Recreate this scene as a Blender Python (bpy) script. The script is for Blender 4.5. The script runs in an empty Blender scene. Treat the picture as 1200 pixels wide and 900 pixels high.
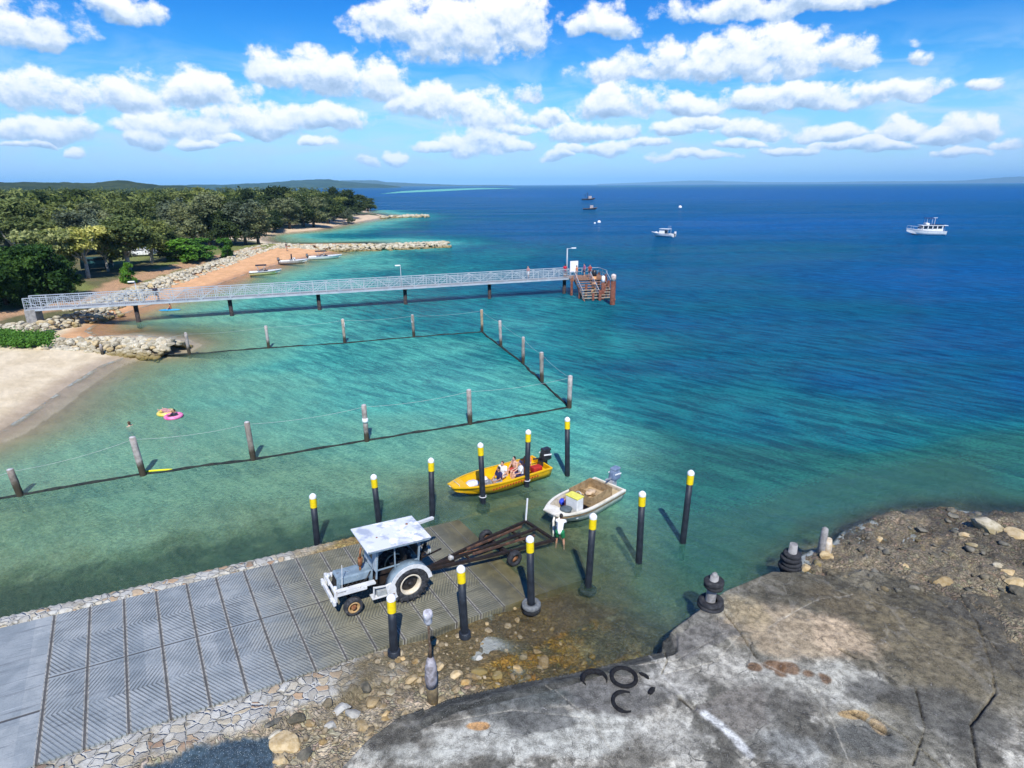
import bpy, bmesh, math, random
import numpy as np
from mathutils import Vector, Matrix, noise as mnoise, Quaternion
R = math.radians
random.seed(7)
rng = np.random.default_rng(11)
scene = bpy.context.scene
COL = scene.collection

# ------------------------------------------------------------------ camera
FPX, HCAM = 710.0, 15.0                      # focal length in pixels of a 1200 px wide frame, eye height in metres
PITCH, ROLL = math.atan(233.5 / 710.0), R(0.3)
cam_d = bpy.data.cameras.new('camera'); cam = bpy.data.objects.new('camera', cam_d); COL.objects.link(cam)
cam_d.sensor_width = 36.0; cam_d.lens = 36.0 * FPX / 1200.0
cam_d.clip_start = 0.1; cam_d.clip_end = 90000
cam.rotation_mode = 'XYZ'
cam.matrix_world = Matrix.Translation((0, 0, HCAM)) @ Matrix.Rotation(R(90) - PITCH, 4, 'X') @ Matrix.Rotation(-ROLL, 4, 'Z')
scene.camera = cam

def ray(px, py):
    u = (px - 600) / FPX; v = (py - 450) / FPX
    c, s = math.cos(ROLL), math.sin(ROLL)
    u2 = u * c - v * s; v2 = u * s + v * c
    cp, sp = math.cos(PITCH), math.sin(PITCH)
    return (u2, cp - v2 * sp, -sp - v2 * cp)
def at(px, py, z=0.0):                        # the place at height z seen at a photo pixel
    d = ray(px, py); t = (z - HCAM) / d[2]
    return Vector((d[0] * t, d[1] * t, z))
def proj(x, y, z):
    z = z - HCAM; cp, sp = math.cos(PITCH), math.sin(PITCH)
    dep = y * cp - z * sp; v2 = (-y * sp - z * cp) / dep; u2 = x / dep
    c, s = math.cos(ROLL), math.sin(ROLL)
    return 600 + FPX * (u2 * c + v2 * s), 450 + FPX * (-u2 * s + v2 * c)
def ztop(x, y, py):                           # height at (x, y) whose image lies on row py
    lo, hi = -5.0, 80.0
    for _ in range(40):
        m = (lo + hi) / 2
        if proj(x, y, m)[1] > py: lo = m
        else: hi = m
    return lo

# ------------------------------------------------------------------ sun, sky, exposure
SUN_EL = R(50); sd_ = ray(505, 217); SUN_AZ = math.atan2(-sd_[0], -sd_[1])   # compass angle of the sun from +Y
SUN_DIR = Vector((math.sin(SUN_AZ) * math.cos(SUN_EL), math.cos(SUN_AZ) * math.cos(SUN_EL), math.sin(SUN_EL)))
sun_d = bpy.data.lights.new('sun', 'SUN'); sun_d.energy = 4.6; sun_d.angle = R(0.5); sun_d.color = (1.0, 0.965, 0.9)
sun = bpy.data.objects.new('sun', sun_d); COL.objects.link(sun)
sun.rotation_euler = SUN_DIR.to_track_quat('Z', 'Y').to_euler(); sun.location = (0, -20, 60)
scene.view_settings.view_transform = 'Standard'; scene.view_settings.look = 'None'
scene.view_settings.gamma = 1; scene.view_settings.exposure = 0.36

class NT:
    """tiny helper round a node tree"""
    def __init__(s, tree): s.t = tree; s.n = tree.nodes; s.l = tree.links
    def new(s, typ, **kw):
        n = s.n.new(typ)
        for k, v in kw.items(): setattr(n, k, v)
        return n
    def put(s, sock, v):
        if v is None: return
        if isinstance(v, bpy.types.NodeSocket): s.l.new(v, sock)
        else:
            if sock.type == 'RGBA' and hasattr(v, '__len__') and len(v) == 3: v = (*v, 1)
            sock.default_value = v
    def math(s, op, a, b=None, c=None, clamp=False):
        n = s.new('ShaderNodeMath', operation=op, use_clamp=clamp)
        s.put(n.inputs[0], a); s.put(n.inputs[1], b); s.put(n.inputs[2], c); return n.outputs[0]
    def vmath(s, op, a, b=None, c=None):
        n = s.new('ShaderNodeVectorMath', operation=op)
        s.put(n.inputs[0], a); s.put(n.inputs[1], b)
        if c is not None: s.put(n.inputs[2], c)
        return n.outputs['Value'] if op in ('DOT_PRODUCT', 'LENGTH', 'DISTANCE') else n.outputs[0]
    def mix(s, f, a, b, blend='MIX'):
        n = s.new('ShaderNodeMix', data_type='RGBA', blend_type=blend)
        s.put(n.inputs['Factor'], f); s.put(n.inputs[6], a); s.put(n.inputs[7], b); return n.outputs[2]
    def fmix(s, f, a, b):
        n = s.new('ShaderNodeMix', data_type='FLOAT')
        s.put(n.inputs[0], f); s.put(n.inputs[2], a); s.put(n.inputs[3], b); return n.outputs[0]
    def noise(s, vec, scale, detail=4, rough=0.55, dist=0.0, lac=2.0):
        n = s.new('ShaderNodeTexNoise'); s.put(n.inputs['Vector'], vec); s.put(n.inputs['Scale'], scale)
        n.inputs['Detail'].default_value = detail; n.inputs['Roughness'].default_value = rough
        n.inputs['Distortion'].default_value = dist; n.inputs['Lacunarity'].default_value = lac
        return n.outputs[0]
    def voro(s, vec, scale, feature='F1', out='Distance', rand=1.0):
        n = s.new('ShaderNodeTexVoronoi', feature=feature); s.put(n.inputs['Vector'], vec); s.put(n.inputs['Scale'], scale)
        n.inputs['Randomness'].default_value = rand
        return n.outputs[out]
    def ss(s, v, a, b, lo=0.0, hi=1.0):      # smooth step
        n = s.new('ShaderNodeMapRange', interpolation_type='SMOOTHSTEP')
        s.put(n.inputs[0], v); s.put(n.inputs[1], a); s.put(n.inputs[2], b); s.put(n.inputs[3], lo); s.put(n.inputs[4], hi)
        return n.outputs[0]
    def ramp(s, v, stops):
        n = s.new('ShaderNodeValToRGB'); e = n.color_ramp.elements
        while len(e) < len(stops): e.new(0.5)
        for i, (p, c) in enumerate(stops): e[i].position = p; e[i].color = (*c, 1)
        s.put(n.inputs[0], v); return n.outputs[0]

# clouds: directions in the sky (azimuth, elevation) with half widths, taken at photo points: (px, py, half width, half height)
CLOUDS = [(25,22,75,36),(150,8,45,20),(40,106,52,24),(52,152,62,17),(228,106,70,30),(150,112,58,22),(385,82,56,34),(330,78,44,26),(440,92,44,26),(290,140,62,22),(215,148,70,20),(325,142,32,16),(370,136,76,16),
          (535,28,110,48),(470,20,50,30),(600,20,45,26),(712,22,42,22),(905,5,150,20),(505,118,42,26),(560,132,48,26),(565,164,44,15),(620,108,18,14),(880,62,140,30),(960,68,62,20),(830,74,50,22),(760,78,80,20),
          (705,120,46,21),(640,138,26,12),(672,154,34,15),(728,156,22,10),(800,118,56,20),(868,112,32,17),(930,112,60,18),(1060,104,56,13),(1010,114,44,14),(975,150,36,13),(880,150,40,12),(1060,148,28,16),
          (1145,150,44,15),(1110,160,40,10),(1077,64,14,9),(1160,102,24,7),(790,152,24,9),(430,188,13,8),(462,182,13,8),(372,163,20,7),(650,182,18,6),(820,182,50,6),(1000,168,44,8),(90,178,16,5),(225,170,24,6),(560,176,26,9),(700,174,40,7),(170,165,24,11),(505,172,26,6),(610,172,22,6),(600,152,30,9),(760,168,24,6),(860,168,30,6),(930,176,34,6),(1040,172,30,7),(1130,178,34,6),(1180,168,24,7),(270,166,20,6),(30,170,24,5),(820,143,34,9)]
world = bpy.data.worlds.new('World'); scene.world = world; world.use_nodes = True
def build_world():
    w = NT(world.node_tree); w.n.clear()
    out = w.new('ShaderNodeOutputWorld'); bg = w.new('ShaderNodeBackground'); bg.inputs['Strength'].default_value = 0.1
    w.l.new(bg.outputs[0], out.inputs[0])
    sky = w.new('ShaderNodeTexSky', sky_type='NISHITA', sun_disc=False)
    sky.sun_elevation = SUN_EL; sky.sun_rotation = SUN_AZ; sky.altitude = 0; sky.air_density = 1.0; sky.dust_density = 0.3; sky.ozone_density = 3.0
    hs = w.new('ShaderNodeHueSaturation'); hs.inputs['Saturation'].default_value = 1.45; hs.inputs['Hue'].default_value = 0.5; hs.inputs['Value'].default_value = 1.0
    w.l.new(sky.outputs[0], hs.inputs['Color'])
    tc = w.new('ShaderNodeTexCoord'); d = tc.outputs['Generated']
    sep = w.new('ShaderNodeSeparateXYZ'); w.l.new(d, sep.inputs[0])
    az = w.math('ARCTAN2', sep.outputs[0], sep.outputs[1]); el = w.math('ARCSINE', sep.outputs[2])
    cmb = w.new('ShaderNodeCombineXYZ'); w.l.new(az, cmb.inputs[0]); w.l.new(el, cmb.inputs[1]); p0 = cmb.outputs[0]
    # billowed warp
    wn = w.new('ShaderNodeTexNoise'); wn.inputs['Scale'].default_value = 16; wn.inputs['Detail'].default_value = 3; w.l.new(p0, wn.inputs['Vector'])
    wv = w.vmath('SUBTRACT', wn.outputs['Color'], (0.5, 0.5, 0.5)); wv = w.vmath('MULTIPLY', wv, (0.045, 0.035, 0))
    p = w.vmath('ADD', p0, wv)
    F = None; NUM = None; DEN = None
    for (cx, cy, rx, ry) in CLOUDS:
        rx, ry = rx * 1.17, ry * 1.25
        c = ray(cx, cy); l = ray(cx - rx, cy); r = ray(cx + rx, cy); t = ray(cx, cy - ry); b = ray(cx, cy + ry)
        A = lambda v: math.atan2(v[0], v[1]); E = lambda v: math.asin(v[2] / math.sqrt(v[0]**2 + v[1]**2 + v[2]**2))
        ra = (A(r) - A(l)) / 2; re = (E(t) - E(b)) / 2
        q = w.vmath('SUBTRACT', p, (A(c), E(c) - 0.25 * re, 0)); q = w.vmath('MULTIPLY', q, (1 / ra, 1 / re, 0))
        s = w.new('ShaderNodeSeparateXYZ'); w.l.new(q, s.inputs[0])
        y = s.outputs[1]
        yy = w.math('MULTIPLY', w.math('MINIMUM', y, 0.0), 1.7); yy = w.math('ADD', yy, w.math('MULTIPLY', w.math('MAXIMUM', y, 0.0), 0.9))
        f = w.math('MULTIPLY_ADD', s.outputs[0], s.outputs[0], w.math('MULTIPLY', yy, yy))
        f = w.math('MULTIPLY_ADD', f, -1.0, 1.0)
        f = w.math('MAXIMUM', f, -1.2)
        wt = w.math('POWER', w.math('MAXIMUM', w.math('ADD', f, 0.5), 0.0), 4.0); wy = w.math('MULTIPLY', wt, y)
        if F is None: F, NUM, DEN = f, wy, wt
        else: F = w.math('MAXIMUM', F, f); NUM = w.math('ADD', NUM, wy); DEN = w.math('ADD', DEN, wt)
    Hh = w.math('DIVIDE', NUM, w.math('ADD', DEN, 0.0005))
    def bill(v):
        vv = w.vmath('MULTIPLY', v, (1.0, 1.2, 1.0))
        n1 = w.noise(vv, 24, 9, 0.6, 0.0)
        v1 = w.voro(w.vmath('ADD', vv, w.vmath('MULTIPLY', wn.outputs['Color'], (0.02, 0.02, 0))), 30, 'SMOOTH_F1')
        return w.math('SUBTRACT', w.math('MULTIPLY', n1, 2.4), w.math('MULTIPLY', v1, 0.75))
    b0 = bill(p0); b1 = bill(w.vmath('ADD', p0, (0.002, 0.010, 0)))
    dens = w.math('ADD', w.math('MULTIPLY_ADD', F, 1.0, w.ss(el, 0.16, 0.04, 0.0, 0.16)), w.math('MULTIPLY', w.math('SUBTRACT', b0, 1.10), 1.35))
    # no cloud below the sea line, wisps fade low down
    alpha = w.math('MULTIPLY', w.ss(dens, -0.34, 0.34), w.ss(Hh, -1.3, -0.35, 0.72, 1.0))
    alpha = w.math('MULTIPLY', alpha, w.ss(el, 0.004, 0.03, 0.0, 1.0))
    thin = w.math('MULTIPLY', w.ss(w.noise(w.vmath('MULTIPLY', p0, (1, 3.2, 1)), 9, 6, 0.6, 0.6), 0.36, 0.66), w.ss(el, 0.22, 0.05, 0.0, 0.85))
    relief = w.math('MULTIPLY', w.math('SUBTRACT', b0, b1), 0.85)
    lit = w.math('ADD', w.math('MULTIPLY', Hh, 1.15), w.math('MULTIPLY', relief, 1.3)); lit = w.math('ADD', lit, 0.26)
    lit = w.math('SUBTRACT', lit, w.math('MULTIPLY', w.ss(dens, 0.6, 1.5), 0.12))
    ccol = w.ramp(w.math('MULTIPLY_ADD', lit, 0.5, 0.32, clamp=True), [(0.0, (0.30, 0.42, 0.62)), (0.30, (0.46, 0.60, 0.80)), (0.52, (0.78, 0.85, 0.95)), (0.78, (1.0, 1.0, 1.0))])
    ccol = w.mix(1.0, ccol, (9.0, 9.0, 9.0), 'MULTIPLY')
    grade = w.ramp(w.math('MULTIPLY', el, 2.0, clamp=True), [(0.0, (.75, .95, 1.0)), (.2, (.45, .86, 1.0)), (.55, (.14, .62, 1.0))]); base = w.mix(1.0, hs.outputs[0], grade, 'MULTIPLY'); base = w.mix(1.0, base, (1.15, 1.18, 1.2), 'MULTIPLY')
    skyc = w.mix(thin, base, (5.6, 7.2, 9.2))
    # low haze lifts the sky to pale blue at the sea line
    skyc = w.mix(w.ss(el, 0.18, -0.01, 0.0, 0.74), skyc, (3.5, 5.7, 8.5))
    fin = w.mix(w.math('MULTIPLY', alpha, 0.97), skyc, ccol)
    w.l.new(fin, bg.inputs[0])
build_world()
scene.cycles.use_adaptive_sampling = True; scene.cycles.adaptive_threshold = 0.02
world.cycles.sampling_method = 'MANUAL'; world.cycles.sample_map_resolution = 512
try:
    cy = scene.cycles
    cy.max_bounces = 8; cy.diffuse_bounces = 3; cy.glossy_bounces = 3; cy.transmission_bounces = 4; cy.transparent_max_bounces = 24; cy.volume_bounces = 0
    cy.caustics_reflective = False; cy.caustics_refractive = False; cy.use_denoising = True
except Exception as ex: print('cycles', ex)

# ------------------------------------------------------------------ materials
MATS = {}
def M(name, c1, c2=None, scale=6, rough=0.7, bump=0.0, metal=0.0, detail=5, lo=0.4, hi=0.62, spec=0.3, dirt=None, dirt_at=(0.55, 0.7), dscale=3, space='Object'):
    if name in MATS: return MATS[name]
    m = bpy.data.materials.new(name); m.use_nodes = True; t = NT(m.node_tree); b = t.n['Principled BSDF']
    tc = t.new('ShaderNodeTexCoord'); v = tc.outputs[space]
    n = t.noise(v, scale, detail)
    c = t.mix(t.ss(n, lo, hi), c1, c2 or tuple(x * 0.72 for x in c1))
    if dirt: c = t.mix(t.ss(t.noise(v, dscale, 6, 0.65), *dirt_at), c, dirt)
    t.l.new(c, b.inputs['Base Color']); b.inputs['Roughness'].default_value = rough; b.inputs['Metallic'].default_value = metal
    b.inputs['Specular IOR Level'].default_value = spec
    if bump:
        bn = t.new('ShaderNodeBump'); bn.inputs['Strength'].default_value = bump; bn.inputs['Distance'].default_value = 0.02
        t.l.new(t.noise(v, scale * 2.5, 6), bn.inputs['Height']); t.l.new(bn.outputs[0], b.inputs['Normal'])
    MATS[name] = m; return m

# ------------------------------------------------------------------ mesh building
class MB:
    def __init__(s): s.v = []; s.f = []; s.sm = []; s.cut = []
    def add(s, vs, fs, smooth=False, mtx=None):
        o = len(s.v); s.cut.append((o, len(s.f)))
        s.v += [tuple(mtx @ Vector(p)) if mtx else tuple(p) for p in vs]
        s.f += [tuple(i + o for i in f) for f in fs]; s.sm += [smooth] * len(fs); return s
    def box(s, c, size, mtx=None, bev=0.0, rz=0, rx=0, ry=0, taper=1.0):
        x, y, z = [a / 2 for a in size]
        m = Matrix.Translation(c) @ Matrix.Rotation(rz, 4, 'Z') @ Matrix.Rotation(ry, 4, 'Y') @ Matrix.Rotation(rx, 4, 'X')
        if mtx: m = mtx @ m
        if bev > 0:
            b = min(bev, x * .9, y * .9, z * .9); vs = []; fs = []
            bm = bmesh.new(); bmesh.ops.create_cube(bm, size=1)
            for v in bm.verts: v.co = Vector((v.co.x * 2 * x, v.co.y * 2 * y, v.co.z * 2 * z))
            bmesh.ops.bevel(bm, geom=bm.edges[:], offset=b, segments=2, affect='EDGES', profile=0.5)
            for v in bm.verts:
                if v.co.z > 0 and taper != 1: v.co.x *= taper; v.co.y *= taper
            bm.verts.index_update(); vs = [v.co.copy() for v in bm.verts]; fs = [[v.index for v in f.verts] for f in bm.faces]; bm.free()
            return s.add(vs, fs, False, m)
        tp = taper
        vs = [(-x, -y, -z), (x, -y, -z), (x, y, -z), (-x, y, -z), (-x * tp, -y * tp, z), (x * tp, -y * tp, z), (x * tp, y * tp, z), (-x * tp, y * tp, z)]
        return s.add(vs, [(3, 2, 1, 0), (4, 5, 6, 7), (0, 1, 5, 4), (1, 2, 6, 5), (2, 3, 7, 6), (3, 0, 4, 7)], False, m)
    def tube(s, path, r, n=8, cap=True, mtx=None, smooth=True):
        P = [Vector(p) for p in path]; rr = r if hasattr(r, '__len__') else [r] * len(P)
        vs = []; fs = []; prev = None
        for i, p in enumerate(P):
            t = (P[min(i + 1, len(P) - 1)] - P[max(i - 1, 0)]).normalized()
            if prev is None: a = t.orthogonal().normalized()
            else:
                a = prev - t * prev.dot(t)
                a = a.normalized() if a.length > 1e-6 else t.orthogonal().normalized()
            prev = a; b = t.cross(a)
            for k in range(n):
                q = 2 * math.pi * k / n; vs.append(p + (a * math.cos(q) + b * math.sin(q)) * rr[i])
        for i in range(len(P) - 1):
            for k in range(n): k2 = (k + 1) % n; fs.append((i * n + k, i * n + k2, (i + 1) * n + k2, (i + 1) * n + k))
        s.add(vs, fs, smooth, mtx)
        if cap:
            o = len(s.v) - len(vs); s.f += [tuple(o + k for k in reversed(range(n))), tuple(o + (len(P) - 1) * n + k for k in range(n))]; s.sm += [False, False]
        return s
    def bar(s, a, b, w, h=None, mtx=None):     # square bar from a to b
        a = Vector(a); b = Vector(b); h = h or w; t = (b - a); L = t.length; q = t.to_track_quat('X', 'Z').to_matrix().to_4x4()
        m = Matrix.Translation((a + b) / 2) @ q
        return s.box((0, 0, 0), (L, w, h), (mtx @ m) if mtx else m)
    def lathe(s, prof, n=24, mtx=None, smooth=True, cap=True):   # profile of (r, z) round z
        vs = []; fs = []
        for (r, z) in prof:
            for k in range(n): q = 2 * math.pi * k / n; vs.append((r * math.cos(q), r * math.sin(q), z))
        for i in range(len(prof) - 1):
            for k in range(n): k2 = (k + 1) % n; fs.append((i * n + k, i * n + k2, (i + 1) * n + k2, (i + 1) * n + k))
        s.add(vs, fs, smooth, mtx)
        if cap:
            o = len(s.v) - len(vs)
            if prof[0][0] > 1e-4: s.f.append(tuple(o + k for k in reversed(range(n)))); s.sm.append(False)
            if prof[-1][0] > 1e-4: s.f.append(tuple(o + (len(prof) - 1) * n + k for k in range(n))); s.sm.append(False)
        return s
    def ring(s, prof, n=28, mtx=None):         # closed profile
        vs = []; fs = []; m = len(prof)
        for (r, z) in prof:
            for k in range(n): q = 2 * math.pi * k / n; vs.append((r * math.cos(q), r * math.sin(q), z))
        for i in range(m):
            for k in range(n): k2 = (k + 1) % n; fs.append((i * n + k, i * n + k2, ((i + 1) % m) * n + k2, ((i + 1) % m) * n + k))
        return s.add(vs, fs, True, mtx)
    def ell(s, c, r, n=12, mtx=None, rot=None):
        vs = []; fs = []; m = Matrix.Translation(c) @ (rot.to_4x4() if rot else Matrix.Identity(4))
        if mtx: m = mtx @ m
        h = n // 2 + 1
        for i in range(h + 1):
            a = math.pi * i / h
            for k in range(n): q = 2 * math.pi * k / n; vs.append((r[0] * math.sin(a) * math.cos(q), r[1] * math.sin(a) * math.sin(q), r[2] * math.cos(a)))
        for i in range(h):
            for k in range(n): k2 = (k + 1) % n; fs.append((i * n + k, (i + 1) * n + k, (i + 1) * n + k2, i * n + k2))
        return s.add(vs, fs, True, m)
    def prism(s, poly, z0, z1, mtx=None):      # convex/simple xy outline extruded in z
        n = len(poly); vs = [(x, y, z0) for x, y in poly] + [(x, y, z1) for x, y in poly]
        fs = [tuple(reversed(range(n))), tuple(range(n, 2 * n))] + [(i, (i + 1) % n, n + (i + 1) % n, n + i) for i in range(n)]
        return s.add(vs, fs, False, mtx)
    def mesh(s, name):
        me = bpy.data.meshes.new(name); me.from_pydata(s.v, [], s.f); me.polygons.foreach_set('use_smooth', s.sm); me.update(); return me
    def each(s, name, mat, parent=None):       # every primitive a part of its own
        out = []; ends = s.cut[1:] + [(len(s.v), len(s.f))]
        for (v0, f0), (v1, f1) in zip(s.cut, ends):
            m = MB(); m.v = s.v[v0:v1]; m.f = [tuple(i - v0 for i in f) for f in s.f[f0:f1]]; m.sm = s.sm[f0:f1]; out.append(m.build(name, mat, parent))
        return out
    def build(s, name, mat, parent=None):
        o = bpy.data.objects.new(name, s.mesh(name)); COL.objects.link(o); o.data.materials.append(mat); o.parent = parent; return o

def tag(o, label, cat, group=None, kind=None):
    if label: o['label'] = label
    if cat: o['category'] = cat
    if group: o['group'] = group
    if kind: o['kind'] = kind
    return o
def empty(name, loc, rz=0, rx=0, ry=0):
    o = bpy.data.objects.new(name, None); COL.objects.link(o); o.location = loc; o.rotation_euler = (rx, ry, rz); o.empty_display_size = 0.2; return o
KIDS = {}
def kids(o): return [c for c in bpy.data.objects if c.parent == o]
def copy_tree(o, parent=None):
    c = o.copy(); COL.objects.link(c); c.parent = parent
    for k in (KIDS[o.name] if o.name in KIDS else kids(o)): copy_tree(k, c)
    return c
def struct(o): o['kind'] = 'structure'; return o

# numpy grids
def grid_mesh(name, X, Y, Z, attrs=None, mat=None, keep=None, smooth=True):
    ny, nx = X.shape; co = np.stack([X, Y, Z], -1).reshape(-1, 3).astype(np.float32)
    i = np.arange(ny * nx).reshape(ny, nx); q = np.stack([i[:-1, :-1], i[:-1, 1:], i[1:, 1:], i[1:, :-1]], -1).reshape(-1, 4)
    if keep is not None:
        k = keep.reshape(ny, nx); kk = (k[:-1, :-1] | k[:-1, 1:] | k[1:, 1:] | k[1:, :-1]).reshape(-1); q = q[kk]
    me = bpy.data.meshes.new(name); me.vertices.add(len(co)); me.vertices.foreach_set('co', co.ravel())
    me.loops.add(q.size); me.loops.foreach_set('vertex_index', q.ravel().astype(np.int32))
    me.polygons.add(len(q)); me.polygons.foreach_set('loop_start', (np.arange(len(q)) * 4).astype(np.int32))
    me.update(calc_edges=True)
    me.polygons.foreach_set('use_smooth', np.full(len(q), smooth))
    for an, av in (attrs or {}).items():
        av = np.asarray(av, np.float32)
        if av.ndim == 3:
            a = me.attributes.new(an, 'FLOAT_COLOR', 'POINT'); c4 = np.ones((ny * nx, 4), np.float32); c4[:, :3] = av.reshape(-1, 3); a.data.foreach_set('color', c4.ravel())
        else:
            a = me.attributes.new(an, 'FLOAT', 'POINT'); a.data.foreach_set('value', av.ravel())
    o = bpy.data.objects.new(name, me); COL.objects.link(o)
    if mat: me.materials.append(mat)
    return o
def sdist(X, Y, poly):                         # signed distance to a polygon, positive inside
    d = np.full(X.shape, 1e18); ins = np.zeros(X.shape, bool); n = len(poly)
    for i in range(n):
        ax, ay = poly[i][0], poly[i][1]; bx, by = poly[(i + 1) % n][0], poly[(i + 1) % n][1]
        ex, ey = bx - ax, by - ay; wx, wy = X - ax, Y - ay
        t = np.clip((wx * ex + wy * ey) / (ex * ex + ey * ey + 1e-12), 0, 1)
        dx, dy = wx - ex * t, wy - ey * t; d = np.minimum(d, dx * dx + dy * dy)
        c = (ay > Y) != (by > Y); xi = ax + (Y - ay) * ex / (ey if abs(ey) > 1e-12 else 1e-12); ins ^= c & (X < xi)
    d = np.sqrt(d); return np.where(ins, d, -d)
def ldist(X, Y, line):                         # distance to an open polyline and the position along it
    d = np.full(X.shape, 1e18); s = np.zeros(X.shape); L = 0
    for i in range(len(line) - 1):
        ax, ay = line[i][0], line[i][1]; ex, ey = line[i + 1][0] - ax, line[i + 1][1] - ay; wx, wy = X - ax, Y - ay
        l = math.hypot(ex, ey); t = np.clip((wx * ex + wy * ey) / (l * l), 0, 1)
        dd = (wx - ex * t)**2 + (wy - ey * t)**2; s = np.where(dd < d, L + t * l, s); d = np.minimum(d, dd); L += l
    return np.sqrt(d), s
def sstep(x, a, b): t = np.clip((x - a) / (b - a), 0, 1); return t * t * (3 - 2 * t)
def vnoise(X, Y, seed=0):                      # value noise, vectorised
    xi = np.floor(X).astype(np.int64); yi = np.floor(Y).astype(np.int64); fx = X - xi; fy = Y - yi
    fx = fx * fx * (3 - 2 * fx); fy = fy * fy * (3 - 2 * fy)
    def h(a, b):
        n = (a * 374761393 + b * 668265263 + seed * 1442695041) & 0xffffffff
        n = ((n ^ (n >> 13)) * 1274126177) & 0xffffffff; return ((n ^ (n >> 16)) & 0xffff) / 65535.0
    return (h(xi, yi) * (1 - fx) + h(xi + 1, yi) * fx) * (1 - fy) + (h(xi, yi + 1) * (1 - fx) + h(xi + 1, yi + 1) * fx) * fy
def fbm(X, Y, seed=0, oct=5, gain=0.5):
    a = 1.0; s = 0; tot = 0
    for i in range(oct): s = s + a * vnoise(X * 2**i + i * 17.3, Y * 2**i + i * 9.1, seed + i); tot += a; a *= gain
    return s / tot
def idw(X, Y, pts, power=3.2):                 # pts rows (x, y, value); smooth in bearing / log-distance space
    def w_(x, y): return x / np.maximum(y, 1), np.log(np.maximum(y, 1)) * 1.15
    U, V = w_(X, Y); P = np.array(pts); pu, pv = w_(P[:, 0], P[:, 1]); num = 0; den = 0
    for k in range(len(P)):
        d2 = (U - pu[k])**2 + (V - pv[k])**2 + 3e-5; w = d2**(-power / 2); num = num + w * P[k, 2]; den = den + w
    return num / den

# ------------------------------------------------------------------ launching ramp frame: u runs down the ramp, v across it
RA = R(32.3); RO = Vector((-11.95, 11.45)); CU, SU = math.cos(RA), math.sin(RA); RW = 6.55
def ramp_uv(x, y): dx, dy = x - RO.x, y - RO.y; return dx * CU + dy * SU, -dx * SU + dy * CU
def ramp_xy(u, v): return RO.x + u * CU - v * SU, RO.y + u * SU + v * CU
def ramp_z(u): return 1.3 - 0.085 * u
def on_ramp(px, py):                            # point of the ramp surface seen at a photo pixel
    z = 0.5
    for _ in range(12): p = at(px, py, z); z = ramp_z(ramp_uv(p.x, p.y)[0])
    return Vector((p.x, p.y, z))

# ------------------------------------------------------------------ heights of land and sea bed
FAR = [(-400,640),(-150,560),(0,505),(40,480),(85,448),(118,428),(150,417),(200,412),(216,404),(200,397),(150,392),(112,395),(98,388),(112,379),(150,365),(190,352),(225,343),(260,331),(290,320),(320,311),(345,304),(375,298),(405,292),
       (440,288),(425,285.5),(360,286.5),(322,285.5),(306,281),(312,275),(335,273),(370,270),(400,264),(430,258.5),(452,254.5),(446,251.5),(428,249),(434,245),(420,240),(380,233),(330,228.5),(200,226.5),(-400,230),(-1500,245),(-1500,700)]
FARW = [at(*q) for q in FAR]
BEDP = [(-200,640,-.9),(0,560,-1.1),(60,490,-1.2),(150,560,-1.2),(0,640,-.9),(150,640,-.8),(250,460,-1.9),(450,450,-2.6),(300,400,-2.3),(150,600,-1.0),(300,590,-.95),(450,540,-1.5),(600,480,-2.3),(620,400,-3.3),(700,450,-3.6),(800,500,-5.2),(900,450,-6.5),
        (1000,540,-7),(1100,500,-8),(1200,560,-8),(1100,560,-6.5),(1000,580,-4.5),(740,590,-1.8),(700,560,-2.2),(850,610,-2.0),(850,560,-4.2),(800,540,-4.0),(760,500,-4.4),(700,740,-.30),(760,700,-.75),(820,680,-1.1),(900,560,-4.8),(900,600,-2.6),(900,640,-1.2),(520,590,-.5),(600,600,-.6),(640,640,-.45),(400,320,-2.4),(300,350,-2.2),(550,320,-4.2),
        (600,300,-7),(500,270,-7),(400,275,-4.5),(470,240,-8),(650,300,-9),(900,300,-12),(1100,400,-11),(1300,400,-12),(600,240,-12),(1000,240,-14),(700,350,-6.5),(760,380,-6.5),(800,430,-6),(660,520,-2.4),(560,560,-1.2),(400,600,-.9),(350,622,-.75),
        (300,632,-.7),(200,655,-.7),(100,680,-.7),(0,715,-.7),(330,885,.62),(420,812,.42),(300,840,.75),(480,775,.24),(520,800,.20),(580,785,.02),(575,760,-.03),(600,745,-.12),(610,775,-.10),(650,775,-.18),(640,725,-.20),(690,765,-.32),(720,700,-.5),(700,670,-.5),(250,885,.85),(350,800,.75),(150,895,1.0),
        (450,850,.55),(560,738,.02),(545,752,.08),(380,880,.55),(1000,625,.08),(1050,612,.12),(1100,608,.12),(1180,618,.35),(1100,588,-1.3),(1000,600,-1.2),(950,615,-1.3),(955,635,-.7),(975,650,.15),(1200,595,-2.2),(1300,640,.4),(1010,650,.3),(1060,655,.40),(1150,670,.5),(1250,720,.5)]
BEDW = [(*at(a, b, c)[:2], c) for a, b, c in BEDP]
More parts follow.
